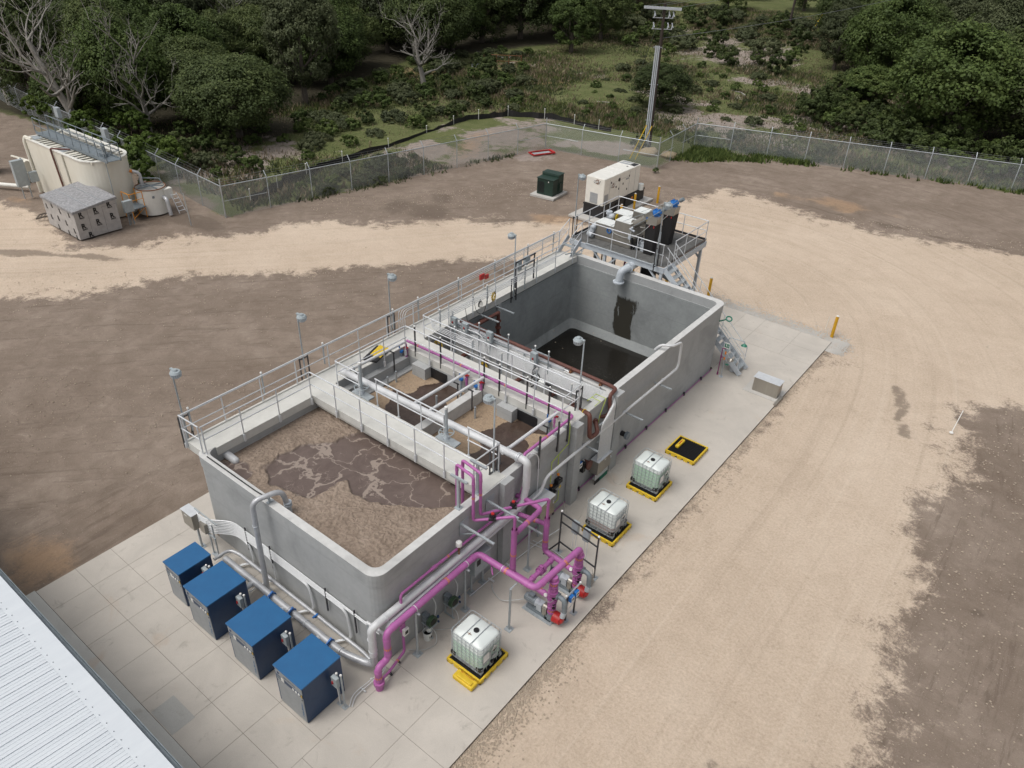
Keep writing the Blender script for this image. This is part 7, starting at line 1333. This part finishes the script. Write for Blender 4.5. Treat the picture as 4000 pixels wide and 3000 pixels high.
# ---------------------------------------------------------------- white ribbed roof at the near left
RH = 4.3; sl_ = .10
T = Thing('metal_roof_building', 'building with a white ribbed metal roof at the bottom left corner', 'building', (-8, -10, 0)); ey = -6.5; X0, X1, YB = -32, 9.5, -26
zr = lambda y: RH + (ey - y) * sl_
T.part('wall', MB().box(X0 + .3, YB, 0, X1 - .3, -6.95, RH - .1), 'white_paint')
m_ = MB().add([(X0, ey, RH), (X1, ey, RH), (X1, YB, zr(YB)), (X0, YB, zr(YB)), (X0, ey, RH - .02), (X1, ey, RH - .02), (X1, YB, zr(YB) - .02), (X0, YB, zr(YB) - .02)], [(3, 2, 1, 0), (4, 5, 6, 7), (0, 1, 5, 4), (1, 2, 6, 5), (2, 3, 7, 6), (3, 0, 4, 7)])
mat('white_roof', (.66, .70, .735), (.60, .64, .68), .45, .0, 1.2, (2.5, .66, (.6, .63, .66), .35), aniso=(3, .5, 1)); T.part('roof_sheet', m_, 'white_roof')
r_ = MB(); x = X0
while x < X1: 
    for dx, w_, h_ in ((0, .045, .02), (.1, .03, .006), (.2, .03, .006)): r_.bar((x + dx, ey - .42, zr(ey - .42) + h_ / 2), (x + dx, YB, zr(YB) + h_ / 2), w_, h_)
    x += .3
T.part('roof_rib', r_, 'white_roof'); T.part('eave_trim', MB().add([(X0, ey + .02, RH + .02), (X1, ey + .02, RH + .02), (X1, ey - .43, zr(ey - .43) + .025), (X0, ey - .43, zr(ey - .43) + .025), (X0, ey + .02, RH - .2), (X1, ey + .02, RH - .2)], [(3, 2, 1, 0), (0, 1, 5, 4)]), 'white_roof')
T.part('gutter', MB().box(X0, ey + .02, RH - .2, X1, ey + .14, RH - .17).box(X0, ey + .13, RH - .2, X1, ey + .145, RH - .06), 'cast_grey')
sc_ = MB(); x = X0 + .15
while x < X1: sc_.ball((x, ey - .36, zr(ey - .36) + .03), .014, 5, 3); x += .3
T.part('screw', sc_, 'cast_grey')
# gravel strips beside the pavement
def gravel(label, pts, n, s=(.02, .05), m_='stone'):
    b = MB()
    for _ in range(n):
        i = random.randrange(len(pts)); (x0, y0, x1, y1, w_) = pts[i]; t = random.random(); o = abs(random.gauss(0, .5)) * w_; L = math.hypot(x1 - x0, y1 - y0)
        x = x0 + (x1 - x0) * t + (y1 - y0) / L * o; y = y0 + (y1 - y0) * t - (x1 - x0) / L * o; r = random.uniform(*s); z = -.075 + r * .3
        b.add([(x + r * random.uniform(.6, 1), y, z), (x, y + r * random.uniform(.6, 1), z), (x - r, y, z), (x, y - r * random.uniform(.5, 1), z), (x + random.uniform(-.3, .3) * r, y, z + r * .8)], [(0, 1, 4), (1, 2, 4), (2, 3, 4), (3, 0, 4)])
    return single('gravel', b, m_, label, 'gravel', (pts[0][0], pts[0][1], 0), kind='stuff')
gravel('loose tan stones along the right edge of the pavement', [(3.68, -6, 3.68, 28.9, .45), (3.68, -6, 3.68, 4, .8)], 5200)
gravel('grey gravel strip along the far edge of the pavement', [(-4, 29.0, 4.4, 29.0, -1.1), (-4, 29.0, 4.4, 29.0, -.8), (3.68, 27.9, 3.68, 29.5, .8)], 5200, (.025, .055), 'slab_grey')
gravel('scattered pale stones on the brown dirt', [(-36, 5, -10, 30, 9), (-30, -4, -12, 10, 8), (-33, 24, -22, 42, 6), (12, -2, 12, 28, 5), (-16, 44, 14, 54, 4)], 4200, (.02, .055))
# ---------------------------------------------------------------- vegetation
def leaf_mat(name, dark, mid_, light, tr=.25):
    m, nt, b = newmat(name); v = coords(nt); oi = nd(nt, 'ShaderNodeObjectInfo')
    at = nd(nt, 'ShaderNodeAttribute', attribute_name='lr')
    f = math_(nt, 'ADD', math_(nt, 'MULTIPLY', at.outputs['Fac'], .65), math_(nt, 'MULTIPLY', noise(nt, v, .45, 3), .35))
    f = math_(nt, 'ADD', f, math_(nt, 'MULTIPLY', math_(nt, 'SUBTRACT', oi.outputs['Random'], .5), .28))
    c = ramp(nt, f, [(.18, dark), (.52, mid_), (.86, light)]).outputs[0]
    nt.links.new(c, b.inputs['Base Color']); b.inputs['Roughness'].default_value = .6; b.inputs['Specular IOR Level'].default_value = .25
    t = nd(nt, 'ShaderNodeBsdfTranslucent'); mx = nd(nt, 'ShaderNodeMixShader'); mx.inputs[0].default_value = tr; nt.links.new(c, t.inputs[0])
    out = [n for n in nt.nodes if n.type == 'OUTPUT_MATERIAL'][0]; nt.links.new(b.outputs[0], mx.inputs[1]); nt.links.new(t.outputs[0], mx.inputs[2]); nt.links.new(mx.outputs[0], out.inputs[0])
leaf_mat('leaf_oak', (.032, .046, .016), (.072, .10, .032), (.14, .17, .055))
leaf_mat('leaf_bright', (.04, .062, .018), (.092, .135, .036), (.17, .21, .06))
leaf_mat('leaf_dull', (.042, .054, .026), (.09, .108, .05), (.16, .175, .09))
leaf_mat('leaf_lime', (.045, .075, .014), (.09, .14, .025), (.15, .20, .045))
leaf_mat('leaf_grass', (.06, .085, .022), (.12, .155, .045), (.23, .23, .10))
leaf_mat('leaf_straw', (.14, .115, .07), (.25, .20, .13), (.36, .29, .20))
def leaves_mesh(name, cen, nrm, size, mname, lr, extra=None):
    """quads: centres, normals, sizes"""
    n = len(cen); r = RN.normal(size=(n, 3)); nrm = nrm / (np.linalg.norm(nrm, axis=1, keepdims=True) + 1e-9)
    t = np.cross(nrm, r); t /= np.linalg.norm(t, axis=1, keepdims=True) + 1e-9; u = np.cross(nrm, t)
    s = size[:, None]; k1 = RN.uniform(.7, 1.3, (n, 1)); k2 = RN.uniform(.45, .9, (n, 1))
    P = np.stack([cen - t * s * k1, cen - u * s * k2 + nrm * s * .25, cen + t * s * k1 * .9, cen + u * s * k2 + nrm * s * .25], 1).reshape(-1, 3)
    F_ = np.arange(4 * n).reshape(-1, 4)
    me = bpy.data.meshes.new(name); me.vertices.add(4 * n); me.vertices.foreach_set('co', P.astype(np.float32).reshape(-1))
    me.loops.add(4 * n); me.loops.foreach_set('vertex_index', F_.reshape(-1).astype(np.int32)); me.polygons.add(n)
    me.polygons.foreach_set('loop_start', (np.arange(n) * 4).astype(np.int32)); me.polygons.foreach_set('loop_total', np.full(n, 4, np.int32))
    at = me.attributes.new('lr', 'FLOAT', 'POINT'); at.data.foreach_set('value', np.repeat(lr, 4).astype(np.float32))
    me.update(calc_edges=True); me.materials.append(M[mname]); return me
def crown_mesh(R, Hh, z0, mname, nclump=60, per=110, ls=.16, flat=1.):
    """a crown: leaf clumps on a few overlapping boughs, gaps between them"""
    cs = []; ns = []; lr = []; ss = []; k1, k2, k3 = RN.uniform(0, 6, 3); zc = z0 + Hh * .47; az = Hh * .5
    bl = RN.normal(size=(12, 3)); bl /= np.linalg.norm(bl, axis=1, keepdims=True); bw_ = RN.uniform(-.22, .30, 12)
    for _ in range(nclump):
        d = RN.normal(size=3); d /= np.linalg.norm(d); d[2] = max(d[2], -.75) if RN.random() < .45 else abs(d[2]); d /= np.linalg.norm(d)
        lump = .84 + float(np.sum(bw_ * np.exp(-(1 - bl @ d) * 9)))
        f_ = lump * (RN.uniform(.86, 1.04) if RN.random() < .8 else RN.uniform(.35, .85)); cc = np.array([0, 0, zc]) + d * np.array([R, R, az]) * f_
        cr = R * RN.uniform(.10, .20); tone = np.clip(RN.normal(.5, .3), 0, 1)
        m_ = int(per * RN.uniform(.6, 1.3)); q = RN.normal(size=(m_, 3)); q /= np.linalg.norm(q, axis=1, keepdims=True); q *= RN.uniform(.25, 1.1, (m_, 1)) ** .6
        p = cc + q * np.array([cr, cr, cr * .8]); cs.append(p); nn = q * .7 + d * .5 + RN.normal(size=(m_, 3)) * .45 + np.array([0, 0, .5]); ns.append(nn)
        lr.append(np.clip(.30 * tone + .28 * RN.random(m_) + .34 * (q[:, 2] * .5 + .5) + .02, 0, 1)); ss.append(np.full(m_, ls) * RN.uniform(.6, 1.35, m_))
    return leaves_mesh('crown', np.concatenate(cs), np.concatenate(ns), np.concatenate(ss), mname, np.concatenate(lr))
def limb_mb(b, p, d, L, r, depth, bend=.5, up_=.15):
    P = [Vector(p)]; rr = [r]; d = Vector(d).normalized(); n = 4
    for k in range(n):
        d = (d + Vector((random.uniform(-1, 1), random.uniform(-1, 1), random.uniform(-.6, .8) + up_)) * bend * .4).normalized(); P.append(P[-1] + d * L / n); rr.append(r * (1 - .72 * (k + 1) / n))
    b.tube([tuple(q) for q in P], rr, 6 if r > .05 else 4, caps=False)
    if depth > 0:
        for k in range(random.choice((2, 3, 3))):
            i = random.randint(1, n); nd_ = (d + Vector((random.uniform(-1, 1), random.uniform(-1, 1), random.uniform(-.3, .9))) * 1.1).normalized(); limb_mb(b, P[i], nd_, L * random.uniform(.5, .78), rr[i] * .75 + .006, depth - 1, bend, up_)
def make_tree(R, Ht, mname, nclump=60, per=110, ls=.16, mb='bark', flat=1., z0f=.10):
    o = bpy.data.objects.new('tree', None); C.objects.link(o); random.seed(int(R * 1000 + Ht * 77 + nclump))
    b = MB(); b.tube([(0, 0, -.3), (.05, 0, Ht * .18), (random.uniform(-.3, .3), random.uniform(-.3, .3), Ht * .5)], [.2 + R * .03, .16 + R * .02, .1], 9)
    for k in range(6): a = 2 * PI * k / 6 + random.random(); limb_mb(b, (0, 0, Ht * random.uniform(.14, .35)), (math.cos(a), math.sin(a), .8), R * .95, .09, 1)
    t = bpy.data.objects.new('trunk', b.mesh('trunk', mb)); t.parent = o; C.objects.link(t)
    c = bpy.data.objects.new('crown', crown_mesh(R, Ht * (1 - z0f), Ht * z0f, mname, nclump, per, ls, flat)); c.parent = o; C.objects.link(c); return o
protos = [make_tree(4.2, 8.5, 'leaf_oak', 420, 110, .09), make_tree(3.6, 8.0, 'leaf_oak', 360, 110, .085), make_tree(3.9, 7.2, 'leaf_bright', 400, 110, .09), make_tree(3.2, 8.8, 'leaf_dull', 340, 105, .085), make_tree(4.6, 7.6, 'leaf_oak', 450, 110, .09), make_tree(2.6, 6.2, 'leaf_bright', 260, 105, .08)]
used = set()
def place_tree(k, x, y, s, label, group=None, name='tree', sz=None, rz=None):
    p = protos[k]; rz = random.uniform(0, 2 * PI) if rz is None else rz; sc3 = (s, s, sz or s * random.uniform(.9, 1.1))
    if k not in used:
        used.add(k); o = p; o.location = (x, y, 0); o.rotation_euler.z = rz; o.scale = sc3; del_group = not group
        o['label'] = label
        if group: o['group'] = group
    else: o = dup(p, (x, y, 0), rz, label, group, sc3)
    if 'group' in o and not group: del o['group']
    o['category'] = 'tree'; o.name = name; return o
random.seed(11)
# named big trees (first, so each prototype is used once here)
BIG = [(4, -49.5, 29.8, 1.15, 'big dark oak standing alone at the wood edge just beyond the fence, left of centre', .98), (2, -1.6, 76.3, 1.7, 'huge spreading bright green tree behind the right fence, left half of the pair', 1.45), (0, 3.2, 79.5, 1.55, 'huge spreading green tree behind the right fence, right half of the pair', 1.3), (1, -27.9, 67.2, .95, 'dark round small tree just right of the power pole', .62), (3, -21.5, 103.5, 1.0, 'slim tree with a bare trunk beside the dirt track, leftmost of the right hand group', 1.05), (5, -53.2, 87.0, 1.35, 'tree with a visible pale trunk left of the power pole at the clearing edge', 1.4),
       (0, -56.4, 99.6, 1.15, 'leaning trunk oak at the clearing edge, directly left of the pole top', 1.15), (4, -20.7, 112.0, 1.0, 'oak with a crooked trunk behind the slim tree at the upper right', 1.15), (0, -16.3, 117.5, 1.35, 'tall broad oak at the top right beyond the pair of huge trees', 1.35), (3, -69.4, 67.0, 1.2, 'tall oak with a pale straight trunk in the middle of the wood', 1.3), (2, -61.0, 50.0, 1.15, 'round oak with a thin dark trunk beyond the weeds, centre left', 1.15), (5, -11.5, 84.5, 1.2, 'low green thicket tree at the left foot of the huge pair', .8), (1, 12.0, 79.0, 1.4, 'dense tree at the right edge behind the fence', 1.3)]
for k, x, y, s, lb, sz in BIG: place_tree(k, x, y, s, lb, None, 'oak_tree' if 'oak' in lb else 'tree', sz)
taken = [(b[1], b[2], 5.5) for b in BIG]
def ok(x, y, d):
    for a, b_, q in taken:
        if (a - x) ** 2 + (b_ - y) ** 2 < max(d, q if q < 5.4 else d * .8) ** 2: return False
    return True
W1 = WOOD1[:0] + [(-190, -20), (-60, 22.5), (-55, 26.5), (-51.5, 34), (-55, 42), (-57.5, 49), (-61, 57), (-64, 66), (-62, 78), (-58.5, 90), (-59, 104), (-66, 122), (-76, 142), (-88, 165), (-110, 215), (-260, 330), (-420, 240)]
W2 = [(-26, 116), (-17, 96), (-9, 92), (2, 86), (9, 72), (16, 71), (40, 78), (60, 140), (20, 230), (-12, 170), (-18, 134)]
W3 = [(-72, 138), (-46, 160), (-42, 200), (-12, 172), (30, 260), (-80, 330), (-120, 220)]
inw = lambda x, y, W: poly_sd(np.array([x]), np.array([y]), W)[0] > 0
def seen(x, y, m_=60):
    d = Vector((x, y, 4)) - CAM; z = d.dot(fw); return z > 0 and -m_ < 512 + 759.8 * d.dot(r2) / z < 1024 + m_ and 384 - 759.8 * d.dot(u2) / z > -70
def scatter(W, n, step, label, group, ks, s0=1., tries=26000):
    xs_ = [p[0] for p in W]; ys_2 = [p[1] for p in W]; c = 0
    for _ in range(tries):
        x, y = random.uniform(min(xs_), max(xs_)), random.uniform(min(ys_2), max(ys_2)); D = math.hypot(x - CAM.x, y - CAM.y); st = step * (1 + max(0, D - 75) / 170)
        if D > 265 or not inw(x, y, W) or not seen(x, y) or not ok(x, y, st): continue
        taken.append((x, y, 0)); s = random.uniform(.82, 1.25) * s0 * (1 + max(0, D - 75) / 260)
        place_tree(random.choice(ks), x, y, s, label, group, 'tree', s * random.uniform(.9, 1.25)); c += 1
        if c >= n: break
    return c
c1 = scatter(W1, 205, 4.9, 'dark green broadleaf tree packed among others in the dense wood at the upper left', 'trees of the dense wood', (0, 1, 2, 3, 4, 0, 1, 4))
c2 = scatter(W2, 50, 5.6, 'broadleaf tree among others beyond the right fence, behind the huge pair', 'trees beyond the right fence', (0, 1, 2, 3, 4, 5))
c3 = scatter(W3, 30, 9, 'small distant tree along the top edge above the clearing', 'distant trees above the clearing', (1, 2, 3, 5), .8)
print('TREES', c1, c2, c3)
# dead trees
def dead(x, y, Ht, d0, label, seed, r=.3, depth=3, n=9):
    random.seed(seed); T = Thing('dead_tree', label, 'dead tree', (x, y, 0)); P = [Vector((x, y, -.3))]; d = Vector(d0).normalized(); rr = [r]
    for k in range(6): d = (d + Vector((random.uniform(-.16, .16), random.uniform(-.16, .16), .12))).normalized(); P.append(P[-1] + d * Ht * .13); rr.append(r * (1 - .1 * (k + 1)))
    b = MB().tube([tuple(p) for p in P], rr, 9); T.part('trunk', b, 'dead_wood')
    br = MB()
    for k in range(n): i = random.randint(2, 6); a = random.uniform(0, 2 * PI); limb_mb(br, P[i], (math.cos(a), math.sin(a), random.uniform(.1, 1.4)), Ht * random.uniform(.26, .44), rr[i] * .6, depth, .75, .05)
    T.part('branch', br, 'dead_wood', kind=None); return T
dead(-58.8, 20.9, 11.0, (-.35, -.25, 1), 'large grey dead tree leaning left behind the cream tank', 3, .42, 3, 13)
dead(-75, 21.5, 13.0, (-.05, -.12, 1), 'grey dead tree hung with moss at the left edge of the picture', 5, .42, 3, 13)
dead(-54.0, 24.0, 9.5, (-.1, .0, 1), 'slender dead tree with upright pale forks right of the cream tank', 8, .26, 3, 9)
dead(-51.2, 55.2, 7.5, (-.12, -.1, 1), 'twisted pale dead tree spreading wide at the wood edge, centre', 12, .34, 3, 12)
dead(-73.5, 47, 10.5, (.1, 0, 1), 'thin dead treetop poking from the wood, left of the twisted dead tree', 15, .22, 3, 8)
# shrubs
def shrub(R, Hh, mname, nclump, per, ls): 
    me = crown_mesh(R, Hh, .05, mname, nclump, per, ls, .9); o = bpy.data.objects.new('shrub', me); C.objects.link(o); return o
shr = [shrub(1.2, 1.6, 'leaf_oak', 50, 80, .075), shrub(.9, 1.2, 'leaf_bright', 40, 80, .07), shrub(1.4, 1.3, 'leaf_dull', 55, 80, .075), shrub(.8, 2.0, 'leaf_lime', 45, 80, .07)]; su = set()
def place_shrub(k, x, y, s, label, group, sz=None):
    if k not in su: su.add(k); o = shr[k]
    else: o = shr[k].copy(); C.objects.link(o)
    o.location = (x, y, -.1); o.rotation_euler.z = random.uniform(0, 6.28); o.scale = (s, s, sz or s); tag(o, label, 'shrub', group); o.name = 'shrub'
random.seed(21)
def shrubs(W, n, step, label, group, ks, s=(.7, 1.5)):
    c = 0; xs_ = [p[0] for p in W]; ys_2 = [p[1] for p in W]; loc = []
    for _ in range(9000):
        x, y = random.uniform(min(xs_), max(xs_)), random.uniform(min(ys_2), max(ys_2))
        if not inw(x, y, W) or not seen(x, y, 20) or any((a - x) ** 2 + (b_ - y) ** 2 < step * step for a, b_ in loc): continue
        loc.append((x, y)); place_shrub(random.choice(ks), x, y, random.uniform(*s), label, group); c += 1
        if c >= n: break
shrubs([(-60, 23), (-40, 22), (-39.5, 36), (-40.5, 50), (-37, 58), (-50, 72), (-58, 84), (-63, 66), (-57, 46), (-50, 34)], 105, 1.7, 'bushy green shrub in the tangle between the silt fence and the wood', 'shrubs between silt fence and wood', (0, 1, 1, 2, 2), (.45, 1.35))
shrubs([(-66, 19), (-44, 17.5), (-43, 21), (-56, 24), (-75, 24)], 22, 1.9, 'bright lime green brush behind the cream tank', 'lime green brush behind the cream tank', (3,), (1.0, 1.7))
shrubs([(-36.5, 25), (-33.3, 24), (-31.3, 36), (-36.5, 38)], 16, 1.3, 'low grey green weed bush between the long fence and the silt fence', 'weed bushes at the long fence', (2, 1), (.45, .8))
shrubs([(-18, 58), (-6, 61.5), (-17, 76), (-24, 90), (-46, 96), (-36, 60), (-26, 57)], 75, 2.4, 'low bush dotted over the grassy clearing', 'bushes of the grassy clearing', (1, 2, 2, 1), (.3, .85))
shrubs([(-16, 76), (0, 66), (16, 69.5), (14, 76), (0, 73), (-16, 92)], 55, 1.9, 'undergrowth bush at the foot of the huge trees behind the right fence', 'bushes under the huge trees', (0, 0, 1), (1., 1.7))
shrubs([(-52, 98), (-24, 94), (-30, 120), (-45, 150), (-68, 130)], 45, 4.5, 'distant bush on the slope above the clearing', 'distant bushes', (0, 1, 2), (.9, 2.0))
place_shrub(0, -22.0, 52.6, .7, 'dark little bush right beside the foot of the power pole', None); place_shrub(1, -17.6, 47.9, .33, 'tiny green tuft at the fence corner right of the generator', None)
place_shrub(3, -50.5, 108, 1.6, 'bright lime bush at the top right of the pole crossarm', None, 1.4)
# grass and weeds: tufts of blades
def grass(name, label, W, n, hh, mname, seed=0, spread=.16, extra=None, blades=4):
    RN2 = np.random.default_rng(seed); xs_ = [p[0] for p in W]; ys_2 = [p[1] for p in W]; x = RN2.uniform(min(xs_), max(xs_), n * 3); y = RN2.uniform(min(ys_2), max(ys_2), n * 3)
    k = poly_sd(x, y, W) > 0; x, y = x[k][:n], y[k][:n]; dens = fnoise(x, y, 3.5, seed + 2) * .6 + fnoise(x, y, 1.1, seed + 3) * .4; k = RN2.random(len(x)) < np.clip((dens - .32) * 2.6, 0, 1); x, y = x[k], y[k]
    m_ = len(x); x = np.repeat(x, blades) + RN2.normal(size=m_ * blades) * spread; y = np.repeat(y, blades) + RN2.normal(size=m_ * blades) * spread; N_ = len(x); h = RN2.uniform(.45, 1.2, N_) * hh; a = RN2.uniform(0, 2 * PI, N_); w_ = h * .16 + .02
    lx, ly = RN2.normal(size=N_) * h * .35, RN2.normal(size=N_) * h * .35; z = np.full(N_, -.1)
    P = np.stack([np.stack([x - np.cos(a) * w_, y - np.sin(a) * w_, z], -1), np.stack([x + np.cos(a) * w_, y + np.sin(a) * w_, z], -1), np.stack([x + lx, y + ly, z + h], -1)], 1).reshape(-1, 3)
    me = bpy.data.meshes.new(name); me.vertices.add(3 * N_); me.vertices.foreach_set('co', P.astype(np.float32).reshape(-1)); me.loops.add(3 * N_); me.loops.foreach_set('vertex_index', np.arange(3 * N_, dtype=np.int32)); me.polygons.add(N_)
    me.polygons.foreach_set('loop_start', (np.arange(N_) * 3).astype(np.int32)); me.polygons.foreach_set('loop_total', np.full(N_, 3, np.int32))
    at = me.attributes.new('lr', 'FLOAT', 'POINT'); at.data.foreach_set('value', np.repeat(RN2.random(N_), 3).astype(np.float32)); me.update(calc_edges=True); me.materials.append(M[mname])
    o = bpy.data.objects.new(name, me); C.objects.link(o); return tag(o, label, 'grass', kind='stuff')
CL = [(-35, 20), (-33.2, 24), (-31, 36), (-38, 38), (-41, 50), (-36, 56), (-26, 57), (-18.2, 58), (22, 70), (22, 76), (0, 84), (-10, 100), (-24, 120), (-40, 160), (-80, 150), (-62, 110), (-57, 84), (-62, 60), (-56, 40), (-60, 23), (-75, 22)]
grass('grass', 'mixed green grass and weeds over the clearing beyond the fences', CL, 70000, .34, 'leaf_grass', 1)
grass('weeds', 'broad dull green weeds over the clearing beyond the fences', CL, 45000, .38, 'leaf_dull', 2, .25)
grass('dry_grass', 'pale dry grass stems scattered over the clearing', CL, 26000, .5, 'leaf_straw', 3, .2)
grass('grass', 'bright green grass along the inside and foot of the right fence', [(-19, 55.5), (-18.4, 57.3), (22, 69.6), (22, 68.8), (-4, 60.5), (-16, 56.5)], 2600, .42, 'leaf_bright', 4, .12)
grass('grass', 'thick bright grass outside the corner of the right fence', [(-18.5, 52), (-18.6, 57.6), (-9, 60.6), (-9, 59.2), (-14.5, 55.5), (-17, 52)], 2200, .42, 'leaf_bright', 5, .2)
grass('weeds', 'sparse weeds along the long fence', [(-35, 18.5), (-33.3, 22), (-28.2, 45), (-29, 45), (-35.5, 22)], 1500, .3, 'leaf_dull', 6, .15)
for k in range(12):
    x, y = random.choice(((-40, 88), (-33, 82), (-24, 78), (-43, 100), (-58, 78), (-12, 68), (-36, 66))); x += random.uniform(-3, 3); y += random.uniform(-3, 3); a = random.uniform(0, 3)
    single('fallen_log', MB().tube([(x, y, .05), (x + math.cos(a) * 1.2, y + math.sin(a) * 1.2, .12), (x + math.cos(a + .3) * 2.4, y + math.sin(a + .3) * 2.4, .1)], [.1, .07, .03], 6), 'dead_wood', 'pale dead branch lying in the grassy clearing', 'branch', (x, y, 0), 'dead branches in the clearing')
